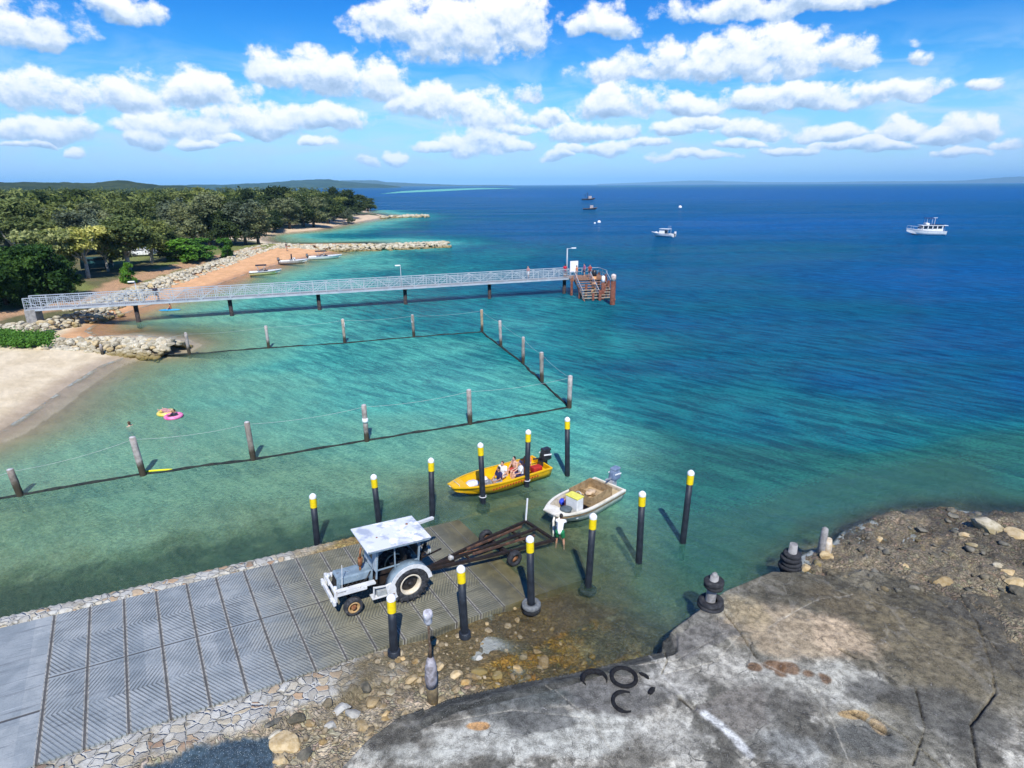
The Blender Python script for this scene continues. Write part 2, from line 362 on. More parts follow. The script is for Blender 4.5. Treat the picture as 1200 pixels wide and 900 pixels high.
def height(X, Y):
    sf = sdist(X, Y, FARW); bed = idw(X, Y, BEDW)
    land = np.minimum(sf * 0.11, 0.9) + sstep(sf, 9, 16) * 0.7 + 0.8 * sstep(sf, 60, 300)
    far_z = np.where(sf > 0, land, np.maximum(bed, sf * 0.16))
    blend = sstep(sf, -40, -25) * (Y > 24)
    z = np.where(sf > -40, np.where(sf > 0, far_z, np.where(blend > 0, np.maximum(bed, np.minimum(sf * 0.16, 0)), bed)), bed)
    u = (X - RO.x) * CU + (Y - RO.y) * SU; v = -(X - RO.x) * SU + (Y - RO.y) * CU; zr = 1.3 - 0.085 * u
    # far verge: stone pitched strip falling steeply to the bed
    vz = zr + 0.03 - np.maximum(v - RW - 0.62, 0) * 1.3
    side = (v > 3) & (v < RW + 3) & (u < 13.5)
    z = np.where(side, np.maximum(z, vz - 0.6 * sstep(u, 11, 13.5)), z)
    # near verge
    nz = zr - 0.04 - np.maximum(-v - 1.25, 0) * 0.55
    near = (v <= 3) & (v > -2.6) & (u < 12)
    z = np.where(near, np.maximum(z, nz - 0.35 * sstep(u, 8, 12)), z)
    r = (u > -20) & (u < 19.5) & (v > 0.0) & (v < RW)
    z = np.where(r, np.minimum(z, zr - 0.12), z)
    return z, sf, u, v
def hz(x, y): return float(height(np.array([[float(x)]]), np.array([[float(y)]]))[0][0, 0])
def ground(px, py, z0=0.5):                      # where the sight line at a pixel meets the ground
    z = z0
    for _ in range(8): p = at(px, py, z); z = 0.5 * z + 0.5 * hz(p.x, p.y)
    return Vector((p.x, p.y, hz(p.x, p.y)))

def build_terrain():
    ny, nx = 620, 760
    y = 7.5 * np.exp(np.linspace(0, math.log(900 / 7.5), ny)); t = np.linspace(-1.25, 1.25, nx)
    Y, T = np.meshgrid(y, t, indexing='ij'); X = T * (Y + 4)
    z, sf, u, v = height(X, Y)
    n1 = fbm(X * .35, Y * .35, 3) - .5; n2 = fbm(X * 2.2, Y * 2.2, 5, 5, .6) - .5; n3 = fbm(X * 7, Y * 7, 9, 4) - .5
    nearf = sstep(Y, 34, 26); onr = (v > -1.0) & (v < RW + .8) & (u < 13)
    rub = nearf * (~onr)
    z = z + n1 * .12 * (np.abs(sf) > 2) * (~onr) + rub * (n2 * .22 + np.maximum(n3, 0) * .12) + sstep(z, -.1, -1) * n2 * .1
    ridx = nearf * sstep(X, 9.5, 12.5) * sstep(z, -1.0, 0)
    z = z + ridx * (np.abs(fbm(X * .9 + 4, Y * .9, 21) - .5) * .6 - .06 + n2 * .16)
    r = (u > -20) & (u < 19.5) & (v > 0.0) & (v < RW)
    z = np.where(r, np.minimum(z, 1.3 - .085 * u - .1), z)
    # colours: true colours of sand, grass, soil, weed and stone
    def C(*c): return np.array(c, float)
    col = np.ones(X.shape + (3,)) * C(.50, .52, .34)
    def lay(mask, c):
        nonlocal col; m = np.clip(mask, 0, 1)[..., None]; col = col * (1 - m) + C(*c) * m
    n0 = fbm(X * .12, Y * .12, 31); nb = fbm(X * .6, Y * .6, 33); nc = fbm(X * 1.7, Y * 1.7, 35, 5, .6)
    lay(sstep(nb, .5, .62) * .6, (.15, .18, .08)); lay(sstep(nc, .54, .66) * .7, (.42, .40, .22)); lay(sstep(nc, .42, .34) * .6, (.10, .12, .06))
    far = Y > 24
    lay(far * sstep(sf, -14, -1), (.45, .37, .22))
    lay(far * (sf > -1.5), (.68, .57, .39)); lay(far * sstep(sf, 2.0, .6) * sstep(sf, -2, 0) * .5, (.46, .35, .24))
    W = lambda pts, zz=1.2: [at(a, b, zz) for a, b in pts]
    orange = W([(60,398),(110,398),(235,346),(300,322),(420,292),(415,284),(330,286),(230,322),(150,345),(90,380)], .5)
    lay(far * sstep(sdist(X, Y, orange) + (nb - .5) * 2, -.8, 1.0), (.70, .40, .20))
    lay((Y > 180) * sstep(sf, -1, 1), (.66, .50, .34)); lay((Y > 180) * sstep(sf + (nb - .5) * 8, 9, 14), (.10, .105, .055))
    # behind the boulder wall: soil, grass, track
    rev = W([(-500,410),(0,378),(62,366),(105,352),(170,334),(235,313),(275,300),(318,288),(312,283),(300,278),(-900,250),(-1500,330),(-1500,420)], 1.5)
    sr = sdist(X, Y, rev)
    lay(far * sstep(sr, -.5, .8), (.13, .13, .055)); lay(far * sstep(sr, -.5, .8) * sstep(nb, .45, .65) * .7, (.22, .17, .09))
    for pl in (W([(140,336),(180,322),(240,304),(330,287),(325,282),(290,282),(235,297),(190,307),(160,320)], 1.6), W([(-60,372),(40,350),(120,338),(105,330),(0,340)], 1.6), W([(120,318),(180,306),(200,296),(130,300)], 1.6)):
        lay(far * sstep(sdist(X, Y, pl) + (nb - .5) * 3, -.6, 1.2) * .9, (.20, .23, .065))
    dp, _ = ldist(X, Y, W([(-120,392),(0,363),(62,354),(105,341),(150,326),(200,312),(250,301),(300,290)], 1.6))
    lay(far * sstep(dp + (nb - .5) * 2.4, 2.3, 1.1), (.50, .31, .18))
    gp = W([(-80,405),(0,404),(40,400),(58,392),(40,388),(0,388),(-80,390)], 1.0)
    sg = sdist(X, Y, gp); lay(sstep(sg + (nb - .5) * 2, -.6, .6), (.085, .19, .03)); z = z + sstep(sg, -1, 1) * .45
    lay((Y > 320) * (sf > 2), (.07, .09, .04)); lay(far * (sr > 4) * (X < -90) * .8, (.07, .085, .035))
    # foreground
    nr = (Y < 30) & (v < RW + 4)
    lay(nr * sstep(z, -.75, -.2), (.15, .13, .06)); lay(nr * sstep(z, -.22, .02), (.28, .21, .08)); lay(nr * sstep(z, .02, .22), (.36, .31, .22))
    lay(nr * sstep(z, .0, .2) * sstep(nb, .52, .62) * .75, (.22, .19, .13)); lay(nr * sstep(z, -.3, .3) * sstep(nc, .58, .7) * .8, (.60, .52, .38))
    lay(nr * sstep(z, .12, -.02) * sstep(z, -.5, -.2) * sstep(nc, .44, .56) * .9, (.40, .24, .03))
    lay(ridx * sstep(z, -.3, .1), (.25, .215, .15)); lay(ridx * sstep(nc, .52, .66) * .8, (.30, .25, .16)); lay(ridx * sstep(nb, .55, .66) * .7, (.10, .09, .07))
    lay(sstep(X - (1.6 + (Y - 22) * .26), 0, 6.5) * sstep(z, .1, -.2) * .75, (.10, .11, .07)); lay((Y < 40) * .6 * sstep(u + (nb - .5) * 5, 9, 12) * sstep(u + (nb - .5) * 5, 23, 18) * sstep(v, -7, -4) * sstep(v, 11.5, 8.5) * sstep(z, -.25, -.4), (.10, .10, .06)); lay((Y < 32) * sstep(nc, .56, .62) * sstep(z, -.1, -.4) * .5, (.34, .33, .20))
    # weed at the foot of the far verge
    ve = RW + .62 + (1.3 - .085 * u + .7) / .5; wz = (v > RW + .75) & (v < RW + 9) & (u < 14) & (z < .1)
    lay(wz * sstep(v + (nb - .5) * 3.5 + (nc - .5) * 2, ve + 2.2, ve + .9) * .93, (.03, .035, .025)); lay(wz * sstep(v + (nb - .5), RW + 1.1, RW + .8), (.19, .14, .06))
    mosaic = ((v > -1.35) & (v <= .1) | (v >= RW - .1) & (v < RW + .85)) * sstep(u + (nb - .5) * 6, 9.8, 7.5) * (Y < 30) * (z > .1)
    mosaic = mosaic * sstep(v + (nc - .5) * 1.2, -1.5, -1.1)
    algae = ((v > -2) & (v <= .1)) * sstep(u + (nb - .5) * 6, 6, 9.5) * (Y < 30); lay(algae * .85, (.16, .13, .07))
    algae2 = (v >= RW - .1) & (v < RW + 1.0) & (Y < 30); lay(algae2 * sstep(u, 7, 9.5) * .9, (.36, .26, .10))
    ap = [at(a, b, .9) for a, b in [(168,902),(200,890),(235,872),(285,860),(315,858),(318,880),(322,905),(300,960),(150,960)]]
    asph = sstep(sdist(X, Y, ap) + (nc - .5) * .5, -.05, .06)
    lay(asph, (.05, .085, .115)); mosaic = mosaic * (1 - asph)
    col *= (1 + (fbm(X * 4, Y * 4, 41)[..., None] - .5) * .35)
    m = bpy.data.materials.new('ground'); m.use_nodes = True; t = NT(m.node_tree); b = t.n['Principled BSDF']
    g = t.new('ShaderNodeNewGeometry'); pos = g.outputs['Position']
    a = t.new('ShaderNodeAttribute', attribute_name='Col').outputs['Color']; mo = t.new('ShaderNodeAttribute', attribute_name='mosaic').outputs['Fac']; nf = t.new('ShaderNodeAttribute', attribute_name='near').outputs['Fac']; asn = t.new('ShaderNodeAttribute', attribute_name='asph').outputs['Fac']
    sep = t.new('ShaderNodeSeparateXYZ'); t.l.new(pos, sep.inputs[0])
    nn = t.noise(pos, 9, 6, .65); sm_ = t.new('ShaderNodeAttribute', attribute_name='sand').outputs['Fac']; base = t.mix(t.ss(nn, .35, .7, .0, 1.0), t.mix(1, a, (.55, .55, .52), 'MULTIPLY'), t.mix(1, a, (1.25, 1.22, 1.2), 'MULTIPLY')); base = t.mix(t.math('MULTIPLY', sm_, .88), base, t.mix(t.ss(t.noise(pos, .5, 5, .6), .4, .6), a, t.mix(1, a, (.86, .84, .8), 'MULTIPLY')))
    # cobbles on the near shore
    wq = t.new('ShaderNodeTexNoise'); wq.inputs['Scale'].default_value = 2.2; wq.inputs['Detail'].default_value = 4; t.l.new(pos, wq.inputs['Vector']); wp = t.vmath('ADD', pos, t.vmath('MULTIPLY', wq.outputs['Color'], (.9, .9, .2)))
    vd = t.voro(wp, 6.5, 'DISTANCE_TO_EDGE'); vc = t.voro(wp, 6.5, 'F1', 'Color')
    hsv = t.new('ShaderNodeHueSaturation'); hsv.inputs['Saturation'].default_value = .6
    st = t.mix(.55, base, t.mix(1, base, t.mix(.45, (1, 1, 1), vc), 'MULTIPLY')); st = t.mix(t.ss(vd, .02, .12), t.mix(1, base, (.42, .4, .38), 'MULTIPLY'), t.mix(1, st, (1.5, 1.45, 1.35), 'MULTIPLY'))
    base = t.mix(t.math('MULTIPLY', nf, t.ss(t.noise(pos, 1.3, 4), .38, .62, .15, .65)), base, st)
    # mortared stone pitching
    wn = t.new('ShaderNodeTexNoise'); wn.inputs['Scale'].default_value = 3; t.l.new(pos, wn.inputs['Vector'])
    w2 = t.vmath('ADD', pos, t.vmath('MULTIPLY', wn.outputs['Color'], (.3, .3, 0)))
    md = t.voro(w2, 3.6, 'DISTANCE_TO_EDGE'); mc = t.voro(w2, 3.6, 'F1', 'Color'); sx = t.new('ShaderNodeSeparateColor'); t.l.new(mc, sx.inputs[0])
    stone = t.ramp(sx.outputs[0], [(0, (.33, .31, .26)), (.3, (.44, .43, .38)), (.55, (.52, .51, .45)), (.8, (.46, .40, .28)), (.95, (.44, .30, .18)), (1.0, (.22, .15, .11))])
    mort = t.mix(t.ss(t.noise(pos, 1.6, 4), .45, .6), (.50, .49, .44), (.30, .28, .22))
    mos = t.mix(t.ss(md, .03, .08), mort, stone); mos = t.mix(t.ss(t.noise(pos, 2.2, 6, .7), .5, .72), mos, (.24, .21, .15))
    base = t.mix(mo, base, mos)
    # gravel in the bitumen patch
    gv = t.voro(pos, 26, 'F1'); base = t.mix(t.math('MULTIPLY', asn, t.ss(gv, .24, .12)), base, (.38, .43, .45))
    wet = t.ss(sep.outputs[2], .22, .02); wet = t.math('MULTIPLY', wet, 1.0)
    base = t.mix(t.math('MULTIPLY', wet, .45), base, t.mix(1, base, (.62, .58, .52), 'MULTIPLY'))
    t.l.new(base, b.inputs['Base Color']); t.put(b.inputs['Roughness'], t.fmix(wet, .92, .45)); b.inputs['Specular IOR Level'].default_value = .3
    bn = t.new('ShaderNodeBump'); bn.inputs['Strength'].default_value = .8; bn.inputs['Distance'].default_value = .06
    hh = t.math('ADD', t.math('MULTIPLY', t.ss(vd, 0, .2), nf), t.noise(pos, 5, 8, .7)); hh = t.math('ADD', hh, t.math('MULTIPLY', t.ss(md, .02, .1), t.math('MULTIPLY', mo, 1.6)))
    t.l.new(hh, bn.inputs['Height']); t.l.new(bn.outputs[0], b.inputs['Normal'])
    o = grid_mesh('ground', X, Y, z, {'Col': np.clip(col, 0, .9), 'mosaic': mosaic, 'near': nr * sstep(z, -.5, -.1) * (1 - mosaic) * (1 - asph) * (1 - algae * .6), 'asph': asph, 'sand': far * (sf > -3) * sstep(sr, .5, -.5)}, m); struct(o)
    return o

def build_water():
    ny, nx = 420, 420
    y = 6.5 * np.exp(np.linspace(0, math.log(60000 / 6.5), ny)); t = np.linspace(-1.6, 1.6, nx)
    Y, T = np.meshgrid(y, t, indexing='ij'); X = T * (Y + 4)
    z, sf, u, v = height(X, Y); dep = np.maximum(-z, 0)
    dep = np.where(Y > 400, np.maximum(dep, 8), dep) + (fbm(X * .12 + 3, Y * .12, 55) - .5) * np.minimum(dep, 3) * .7
    # pale sand bank far out along the coast and a shoal line under the far shore
    W = lambda pts: [at(a, b) for a, b in pts]
    sb = sdist(X, Y, W([(438,228),(470,226),(520,224),(560,222),(610,220.6),(560,220.2),(520,221.4),(470,224)])); dep = np.where(sb > 0, 2.0, dep)
    sb = sdist(X, Y, W([(700,219.2),(1000,217.6),(1300,216.2),(1300,215.9),(1000,217.1),(700,218.5)])); dep = np.where(sb > 0, 4.5, dep)
    dk = sstep(X - (1.6 + (Y - 22) * .26), 0, 6.5) * sstep(Y, 16, 20)
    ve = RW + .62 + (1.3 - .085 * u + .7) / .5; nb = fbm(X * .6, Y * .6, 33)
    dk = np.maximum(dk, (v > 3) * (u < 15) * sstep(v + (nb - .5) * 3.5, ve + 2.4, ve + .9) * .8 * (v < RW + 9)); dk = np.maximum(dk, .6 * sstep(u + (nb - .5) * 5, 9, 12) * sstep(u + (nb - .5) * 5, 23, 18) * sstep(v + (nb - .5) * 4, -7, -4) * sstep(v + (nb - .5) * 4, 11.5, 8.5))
    m = bpy.data.materials.new('sea_water'); m.use_nodes = True; t = NT(m.node_tree); t.n.clear(); out = t.new('ShaderNodeOutputMaterial')
    pos = t.new('ShaderNodeNewGeometry').outputs['Position']; d = t.new('ShaderNodeAttribute', attribute_name='depth').outputs['Fac']
    dist = t.vmath('LENGTH', pos)
    rot = t.new('ShaderNodeMapping'); t.l.new(pos, rot.inputs['Vector']); rot.inputs['Rotation'].default_value = (0, 0, R(-24)); rp = rot.outputs[0]
    wrot = t.new('ShaderNodeMapping'); t.l.new(pos, wrot.inputs['Vector']); wrot.inputs['Rotation'].default_value = (0, 0, R(42)); wp_ = wrot.outputs[0]; str_ = t.vmath('MULTIPLY', wp_, (.45, 1.7, 1))
    big = t.noise(t.vmath('MULTIPLY', pos, (.022, .05, 1)), 1, 5, .6, .4)
    dn = t.math('MULTIPLY', d, t.math('ADD', .62, t.math('MULTIPLY', big, .76)))
    col = t.ramp(t.math('MULTIPLY', dn, 1 / 12.0, clamp=True), [(0, (.24, .33, .20)), (.055, (.25, .46, .29)), (.11, (.18, .48, .34)), (.18, (.078, .41, .35)), (.28, (.010, .19, .21)), (.42, (.001, .098, .160)), (.62, (.0004, .080, .205)), (1.0, (.0003, .086, .275))])
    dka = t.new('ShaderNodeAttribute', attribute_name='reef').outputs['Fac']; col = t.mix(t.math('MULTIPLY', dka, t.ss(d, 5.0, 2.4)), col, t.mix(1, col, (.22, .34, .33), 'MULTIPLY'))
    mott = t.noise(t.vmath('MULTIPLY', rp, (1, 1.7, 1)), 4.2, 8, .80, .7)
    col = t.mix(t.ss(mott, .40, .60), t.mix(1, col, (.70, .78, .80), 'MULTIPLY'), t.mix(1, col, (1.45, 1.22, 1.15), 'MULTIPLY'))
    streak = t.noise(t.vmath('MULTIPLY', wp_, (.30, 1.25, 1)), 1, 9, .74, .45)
    col = t.mix(t.ss(d, 1.2, 3.2, .35, 1.0), col, t.mix(t.ss(streak, .38, .62), t.mix(1, col, (.55, .60, .70), 'MULTIPLY'), t.mix(1, col, (1.7, 1.42, 1.28), 'MULTIPLY')))  # wave shading put into the water colour: crests lighter, troughs darker
    op = t.math('SUBTRACT', 1, t.math('EXPONENT', t.math('MULTIPLY', t.math('MAXIMUM', t.math('SUBTRACT', d, .32), 0), -1.0)))
    w1 = t.noise(str_, 1.25, 5, .62, .35); w2 = t.noise(t.vmath('MULTIPLY', wp_, (.22, .75, 1)), 1.0, 6, .66, .4); w3 = t.noise(t.vmath('MULTIPLY', rp, (1, 1.6, 1)), 5.5, 4, .7)
    deep = t.ss(d, .8, 5)
    hgt = t.math('ADD', t.math('MULTIPLY', w1, t.fmix(deep, .10, .34)), t.math('MULTIPLY', w2, t.fmix(deep, .10, .60))); hgt = t.math('ADD', hgt, t.math('MULTIPLY', w3, .11))
    bn = t.new('ShaderNodeBump'); bn.inputs['Strength'].default_value = 1.0; bn.inputs['Distance'].default_value = 1.0; t.l.new(hgt, bn.inputs['Height'])
    foam = t.math('MULTIPLY', t.ss(d, .10, .02), t.ss(t.noise(pos, .55, 6, .7), .44, .56)); foam = t.math('MULTIPLY', foam, .6); col = t.mix(foam, col, (.75, .76, .74)); op = t.math('MAXIMUM', op, foam)
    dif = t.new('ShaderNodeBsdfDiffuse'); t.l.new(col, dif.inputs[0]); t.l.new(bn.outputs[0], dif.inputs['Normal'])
    tr = t.new('ShaderNodeBsdfTransparent'); t.put(tr.inputs[0], t.mix(t.ss(d, 0, 1.2), (1, 1, 1), (.70, .95, .85)))
    mx = t.new('ShaderNodeMixShader'); t.l.new(op, mx.inputs[0]); t.l.new(tr.outputs[0], mx.inputs[1]); t.l.new(dif.outputs[0], mx.inputs[2])
    gl = t.new('ShaderNodeBsdfGlossy'); gl.inputs['Roughness'].default_value = .07; t.l.new(bn.outputs[0], gl.inputs['Normal']); gl.inputs[0].default_value = (.55, .62, .70, 1)
    fr = t.new('ShaderNodeFresnel'); fr.inputs['IOR'].default_value = 1.33; t.l.new(bn.outputs[0], fr.inputs['Normal'])
    patch = t.ss(t.noise(t.vmath('MULTIPLY', pos, (.012, .045, 1)), 1, 6, .65, 1.0), .40, .72, .35, 1.0)
    fac = t.math('MINIMUM', t.math('MULTIPLY', fr.outputs[0], patch), t.fmix(t.ss(dist, 60, 1500), .45, .20))
    m2 = t.new('ShaderNodeMixShader'); t.l.new(fac, m2.inputs[0]); t.l.new(mx.outputs[0], m2.inputs[1]); t.l.new(gl.outputs[0], m2.inputs[2])
    t.l.new(m2.outputs[0], out.inputs[0])
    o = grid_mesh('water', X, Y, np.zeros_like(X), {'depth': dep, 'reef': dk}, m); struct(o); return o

def build_ramp():
    m = bpy.data.materials.new('ramp_concrete'); m.use_nodes = True; t = NT(m.node_tree); b = t.n['Principled BSDF']
    v = t.new('ShaderNodeTexCoord').outputs['Object']; s = t.new('ShaderNodeSeparateXYZ'); t.l.new(v, s.inputs[0]); U, V = s.outputs[0], s.outputs[1]
    PIT = 0.985
    half = t.math('MODULO', V, RW / 2); vm = t.math('ABSOLUTE', t.math('SUBTRACT', half, RW / 4))
    g = t.math('MODULO', t.math('ADD', t.math('ADD', U, 50), t.math('MULTIPLY', vm, -.62)), .118); g = t.math('ABSOLUTE', t.math('SUBTRACT', g, .059))
    ju = t.math('MODULO', t.math('ADD', U, 50 * PIT), PIT); ju = t.math('MINIMUM', ju, t.math('SUBTRACT', PIT, ju)); jv = t.math('ABSOLUTE', t.math('SUBTRACT', V, RW / 2))
    slab = t.math('MULTIPLY', t.ss(U, -.06, -.04), t.math('SUBTRACT', 1, t.ss(U, 13.75, 13.85)))
    nofac = t.math('MULTIPLY', slab, t.ss(jv, .09, .13)); nofac = t.math('MULTIPLY', nofac, t.ss(ju, .03, .05))
    groove = t.math('MULTIPLY', t.ss(g, .026, .016), nofac)
    worn = t.ss(t.noise(v, .9, 5, .6), .36, .52); groove = t.math('MULTIPLY', groove, t.fmix(worn, .45, 1.0))
    # joints: strips of pale filler beside a dark crack
    jl = t.math('MULTIPLY', t.ss(ju, .035, .02), t.ss(U, -.05, -.03)); jf = t.math('MULTIPLY', t.ss(ju, .075, .055), t.ss(U, -.09, -.07))
    jvl = t.math('MULTIPLY', t.ss(jv, .035, .02), t.ss(U, -.05, -.03)); jl = t.math('MAXIMUM', jl, jvl)
    top = t.math('MULTIPLY', t.ss(t.math('ABSOLUTE', t.math('SUBTRACT', V, 1.95)), .05, .03), t.ss(U, -.06, -.08)); jl = t.math('MAXIMUM', jl, top)
    n1 = t.noise(v, 1.1, 6, .65, .4); n2 = t.noise(v, 22, 4, .6)
    vs = t.voro(t.vmath('MULTIPLY', v, (1 / PIT, 2 / RW, 0)), 1, 'F1', 'Color', 0.0); sc = t.new('ShaderNodeSeparateColor'); t.l.new(vs, sc.inputs[0])
    dry = t.mix(t.ss(n1, .35, .65), (.25, .28, .285), (.35, .375, .37)); dry = t.mix(t.ss(sc.outputs[0], .2, 1.0), dry, t.mix(1, dry, (.80, .83, .86), 'MULTIPLY'))
    scuf = t.noise(t.vmath('MULTIPLY', v, (.35, 5, 1)), 1.4, 6, .7, .2); dry = t.mix(t.ss(scuf, .52, .72), dry, (.13, .145, .155)); dry = t.mix(t.ss(t.noise(t.vmath('MULTIPLY', v, (.5, 7, 1)), 1.9, 6, .7), .58, .75), dry, (.46, .50, .51))
    grn = t.mix(t.ss(n1, .35, .65), (.15, .145, .095), (.24, .225, .15)); grn = t.mix(t.ss(scuf, .5, .7), grn, (.09, .085, .055))
    c = t.mix(t.ss(t.math('ADD', U, t.math('MULTIPLY', n1, 3)), 6.2, 10.5), dry, grn)
    c = t.mix(t.ss(t.math('ADD', U, t.math('MULTIPLY', n1, 1.2)), 13.6, 15.4), c, t.mix(t.ss(n1, .4, .6), (.085, .075, .035), (.15, .13, .06)))
    c = t.mix(t.math('MULTIPLY', t.ss(n2, .45, .75), .35), c, t.mix(1, c, (.5, .5, .5), 'MULTIPLY'))
    c = t.mix(t.math('MULTIPLY', jf, t.ss(U, 13.2, 14.5, .75, .12)), c, t.mix(t.ss(t.noise(v, 4, 4), .45, .6), (.40, .38, .32), (.24, .23, .19)))
    c = t.mix(t.math('MULTIPLY', groove, t.ss(t.noise(v, .45, 3), .35, .65, .34, .72)), c, (.055, .06, .055)); c = t.mix(t.math('MULTIPLY', jl, t.ss(U, 13.5, 15, .85, .3)), c, (.05, .045, .04))
    sp = t.voro(v, 7, 'F1'); c = t.mix(t.math('MULTIPLY', t.ss(sp, .05, .03), t.ss(t.noise(v, 3, 2), .55, .6)), c, (.7, .7, .68))
    t.l.new(c, b.inputs['Base Color']); t.put(b.inputs['Roughness'], t.ss(U, 12, 14.5, .72, .35))
    bn = t.new('ShaderNodeBump'); bn.inputs['Strength'].default_value = .7; bn.inputs['Distance'].default_value = .03
    t.l.new(t.math('ADD', t.math('MULTIPLY', t.math('MAXIMUM', groove, jl), -1), t.math('MULTIPLY', n2, .25)), bn.inputs['Height']); t.l.new(bn.outputs[0], b.inputs['Normal'])
    mb = MB(); mb.box((2.5, RW / 2, -.2), (33, RW, .4))
    o = mb.build('boat_ramp', m); o.location = (RO.x, RO.y, 1.3)
    o.rotation_euler = Matrix(((1, 0, 0), (0, 1, 0), (0, 0, 1))).to_euler()
    o.rotation_euler = (Matrix.Rotation(RA, 3, 'Z') @ Matrix.Rotation(math.atan(.085), 3, 'Y')).to_euler()
    struct(o)

PLATPX = [(395,905),(432,866),(470,838),(525,812),(600,795),(680,780),(778,757),(779,744),(850,692),(905,669),(935,668),(975,678),(1010,668),(1050,672),(1100,690),(1150,683),(1230,705),(1500,760),(1500,1100),(395,1100)]
def plat_top(X, Y):
    return .82 - .33 * sstep(X, 9.5, 14) - .1 * sstep(X, 13, 17)
PLATW = [at(a, b, .82 if a < 940 else .5) for a, b in PLATPX]
def plat_h(X, Y):
    s = sdist(X, Y, PLATW); s = s + (fbm(X * 1.4, Y * 1.4, 61) - .5) * .22 * sstep(X, -3, 2) * 0 + (fbm(X * 1.1, Y * 1.1, 62, 5, .6) - .5) * .5 * sstep(X, 11, 12.5)
    top = plat_top(X, Y); band = (X > -2.6) & (X < 5.2)
    edge = np.where(band, -sstep(-s, -.42, .02) * .16, -sstep(-s, -.05, .03) * .03)
    z = top + edge - np.maximum(-s, 0) * np.where(X > 12.5, .45, 3.2)
    return z, s
def build_platform():
    ny, nx = 520, 900
    y = 8.5 * np.exp(np.linspace(0, math.log(24 / 8.5), ny)); x = -6 + 34 * (.62 * np.linspace(0, 1, nx) + .38 * np.linspace(0, 1, nx)**3); Y, X = np.meshgrid(y, x, indexing='ij'); X = X
    z, s = plat_h(X, Y)
    n1 = fbm(X * .5, Y * .5, 71) - .5; n2 = fbm(X * 3, Y * 3, 72, 5, .6) - .5
    # lens shaped hollow, broken pits and open cracks cut into the top
    def lens(pts, w): d, q = ldist(X, Y, [at(a, b, .82) for a, b in pts]); return sstep(d + n2 * .05, w, w * .3)
    cr = 0
    for pts, w in [([(848,716),(868,742),(886,770)], .035), ([(1080,640),(1120,676),(1150,720),(1165,770),(1170,800)], .03), ([(1075,800),(1085,850),(1070,895)], .03), ([(1170,800),(1140,840),(1150,900)], .05), ([(1100,690),(1160,735),(1200,780)], .035), ([(780,757),(782,775),(775,790)], .02), ([(1010,830),(1060,860),(1110,900)], .03)]: cr = np.maximum(cr, lens(pts, w))
    pit = np.maximum.reduce([lens(p_, w_) for p_, w_ in [([(798,818),(812,828)], .14), ([(1000,836),(1020,846)], .10), ([(1024,850),(1040,858)], .09), ([(985,760),(1002,768)], .08), ([(1105,680),(1120,688)], .15), ([(1160,700),(1190,720)], .3)]])
    z = z + n1 * .05 + n2 * .035 - cr * .10 - pit * .12
    z = z + sstep(X, 9, 13) * sstep(Y, 14.5, 17) * n2 * .16
    lens_m = lens([(826,836),(845,850),(862,866),(878,884)], .19)
    # true colours
    col = np.ones(X.shape + (3,)) * np.array([.43, .415, .365])
    def lay(mk, c):
        nonlocal col; mk = np.clip(mk, 0, 1)[..., None]; col = col * (1 - mk) + np.array(c) * mk
    A = fbm(X * .55 + 7, Y * .55, 81, 5, .55); B = fbm(X * 1.3, Y * 1.3, 82, 6, .6); Cn = fbm(X * .3 + 2, Y * .3 + 5, 83, 4); Dn = fbm(X * 5, Y * 5, 84, 4, .6)
    lay(sstep(A, .52, .58) * .8, (.14, .14, .125)); lay(sstep(B, .51, .60) * .7, (.17, .165, .145)); lay(sstep(B, .49, .42) * .85, (.60, .59, .53)); lay(sstep(fbm(X * 2.6, Y * 2.6, 86, 5, .65), .53, .62) * .55, (.12, .115, .10)); lay(sstep(Cn, .52, .62) * .5, (.30, .29, .24))
    E_ = lambda cx, cy, rx, ry, zz=.8: (lambda c, l, t_: ((X - c.x) / abs(c.x - l.x))**2 + ((Y - c.y) / abs(t_.y - c.y))**2)(at(cx, cy, zz), at(cx - rx, cy, zz), at(cx, cy - ry, zz))
    def spot(cx, cy, rx, ry, c, k=.8, soft=.6):
        lay(sstep(E_(cx, cy, rx, ry) + (B - .5) * 2.2, 1 + soft * .5, 1 - soft) * k, c)
    rd_ = sstep(X, 8.6, 11.5) * sstep(Y, 12.5, 14.5); lay(rd_ * .8, (.225, .205, .155)); lay(rd_ * sstep(B, .5, .6) * .6, (.08, .078, .06)); lay(rd_ * sstep(A, .48, .4) * .5, (.26, .24, .18))
    for a in [(915,738,62,34,(.46,.38,.27),.85),(990,740,42,28,(.55,.45,.33),.9),(875,716,26,22,(.44,.37,.24),.7),(930,690,75,20,(.13,.12,.09),.8),(1000,705,60,24,(.17,.145,.10),.8),(1080,740,80,60,(.20,.175,.12),.8),(1120,690,90,30,(.10,.095,.075),.8),
              (1180,740,60,60,(.12,.115,.10),.8),(620,815,110,14,(.12,.14,.14),.85),(545,820,40,18,(.11,.12,.12),.8),(470,865,30,18,(.10,.10,.09),.7),(725,785,50,9,(.10,.11,.11),.75),(720,815,60,26,(.16,.16,.16),.75),(610,845,60,28,(.17,.18,.175),.8),(800,720,34,16,(.19,.19,.18),.7),
              (790,800,50,20,(.50,.50,.47),.6),(850,785,70,24,(.54,.53,.48),.7),(960,800,90,26,(.55,.55,.50),.8),(1030,810,40,16,(.09,.09,.085),.7),(1120,830,60,34,(.13,.13,.12),.8),(1010,870,60,20,(.14,.15,.15),.7),(560,870,80,22,(.58,.59,.55),.8),(680,860,80,26,(.54,.55,.51),.8),(780,865,50,24,(.50,.50,.46),.7),(490,885,60,16,(.52,.53,.49),.7),(880,850,60,30,(.24,.24,.22),.7),(930,880,40,24,(.40,.42,.41),.6),(900,820,70,24,(.19,.185,.17),.6)]: spot(*a)
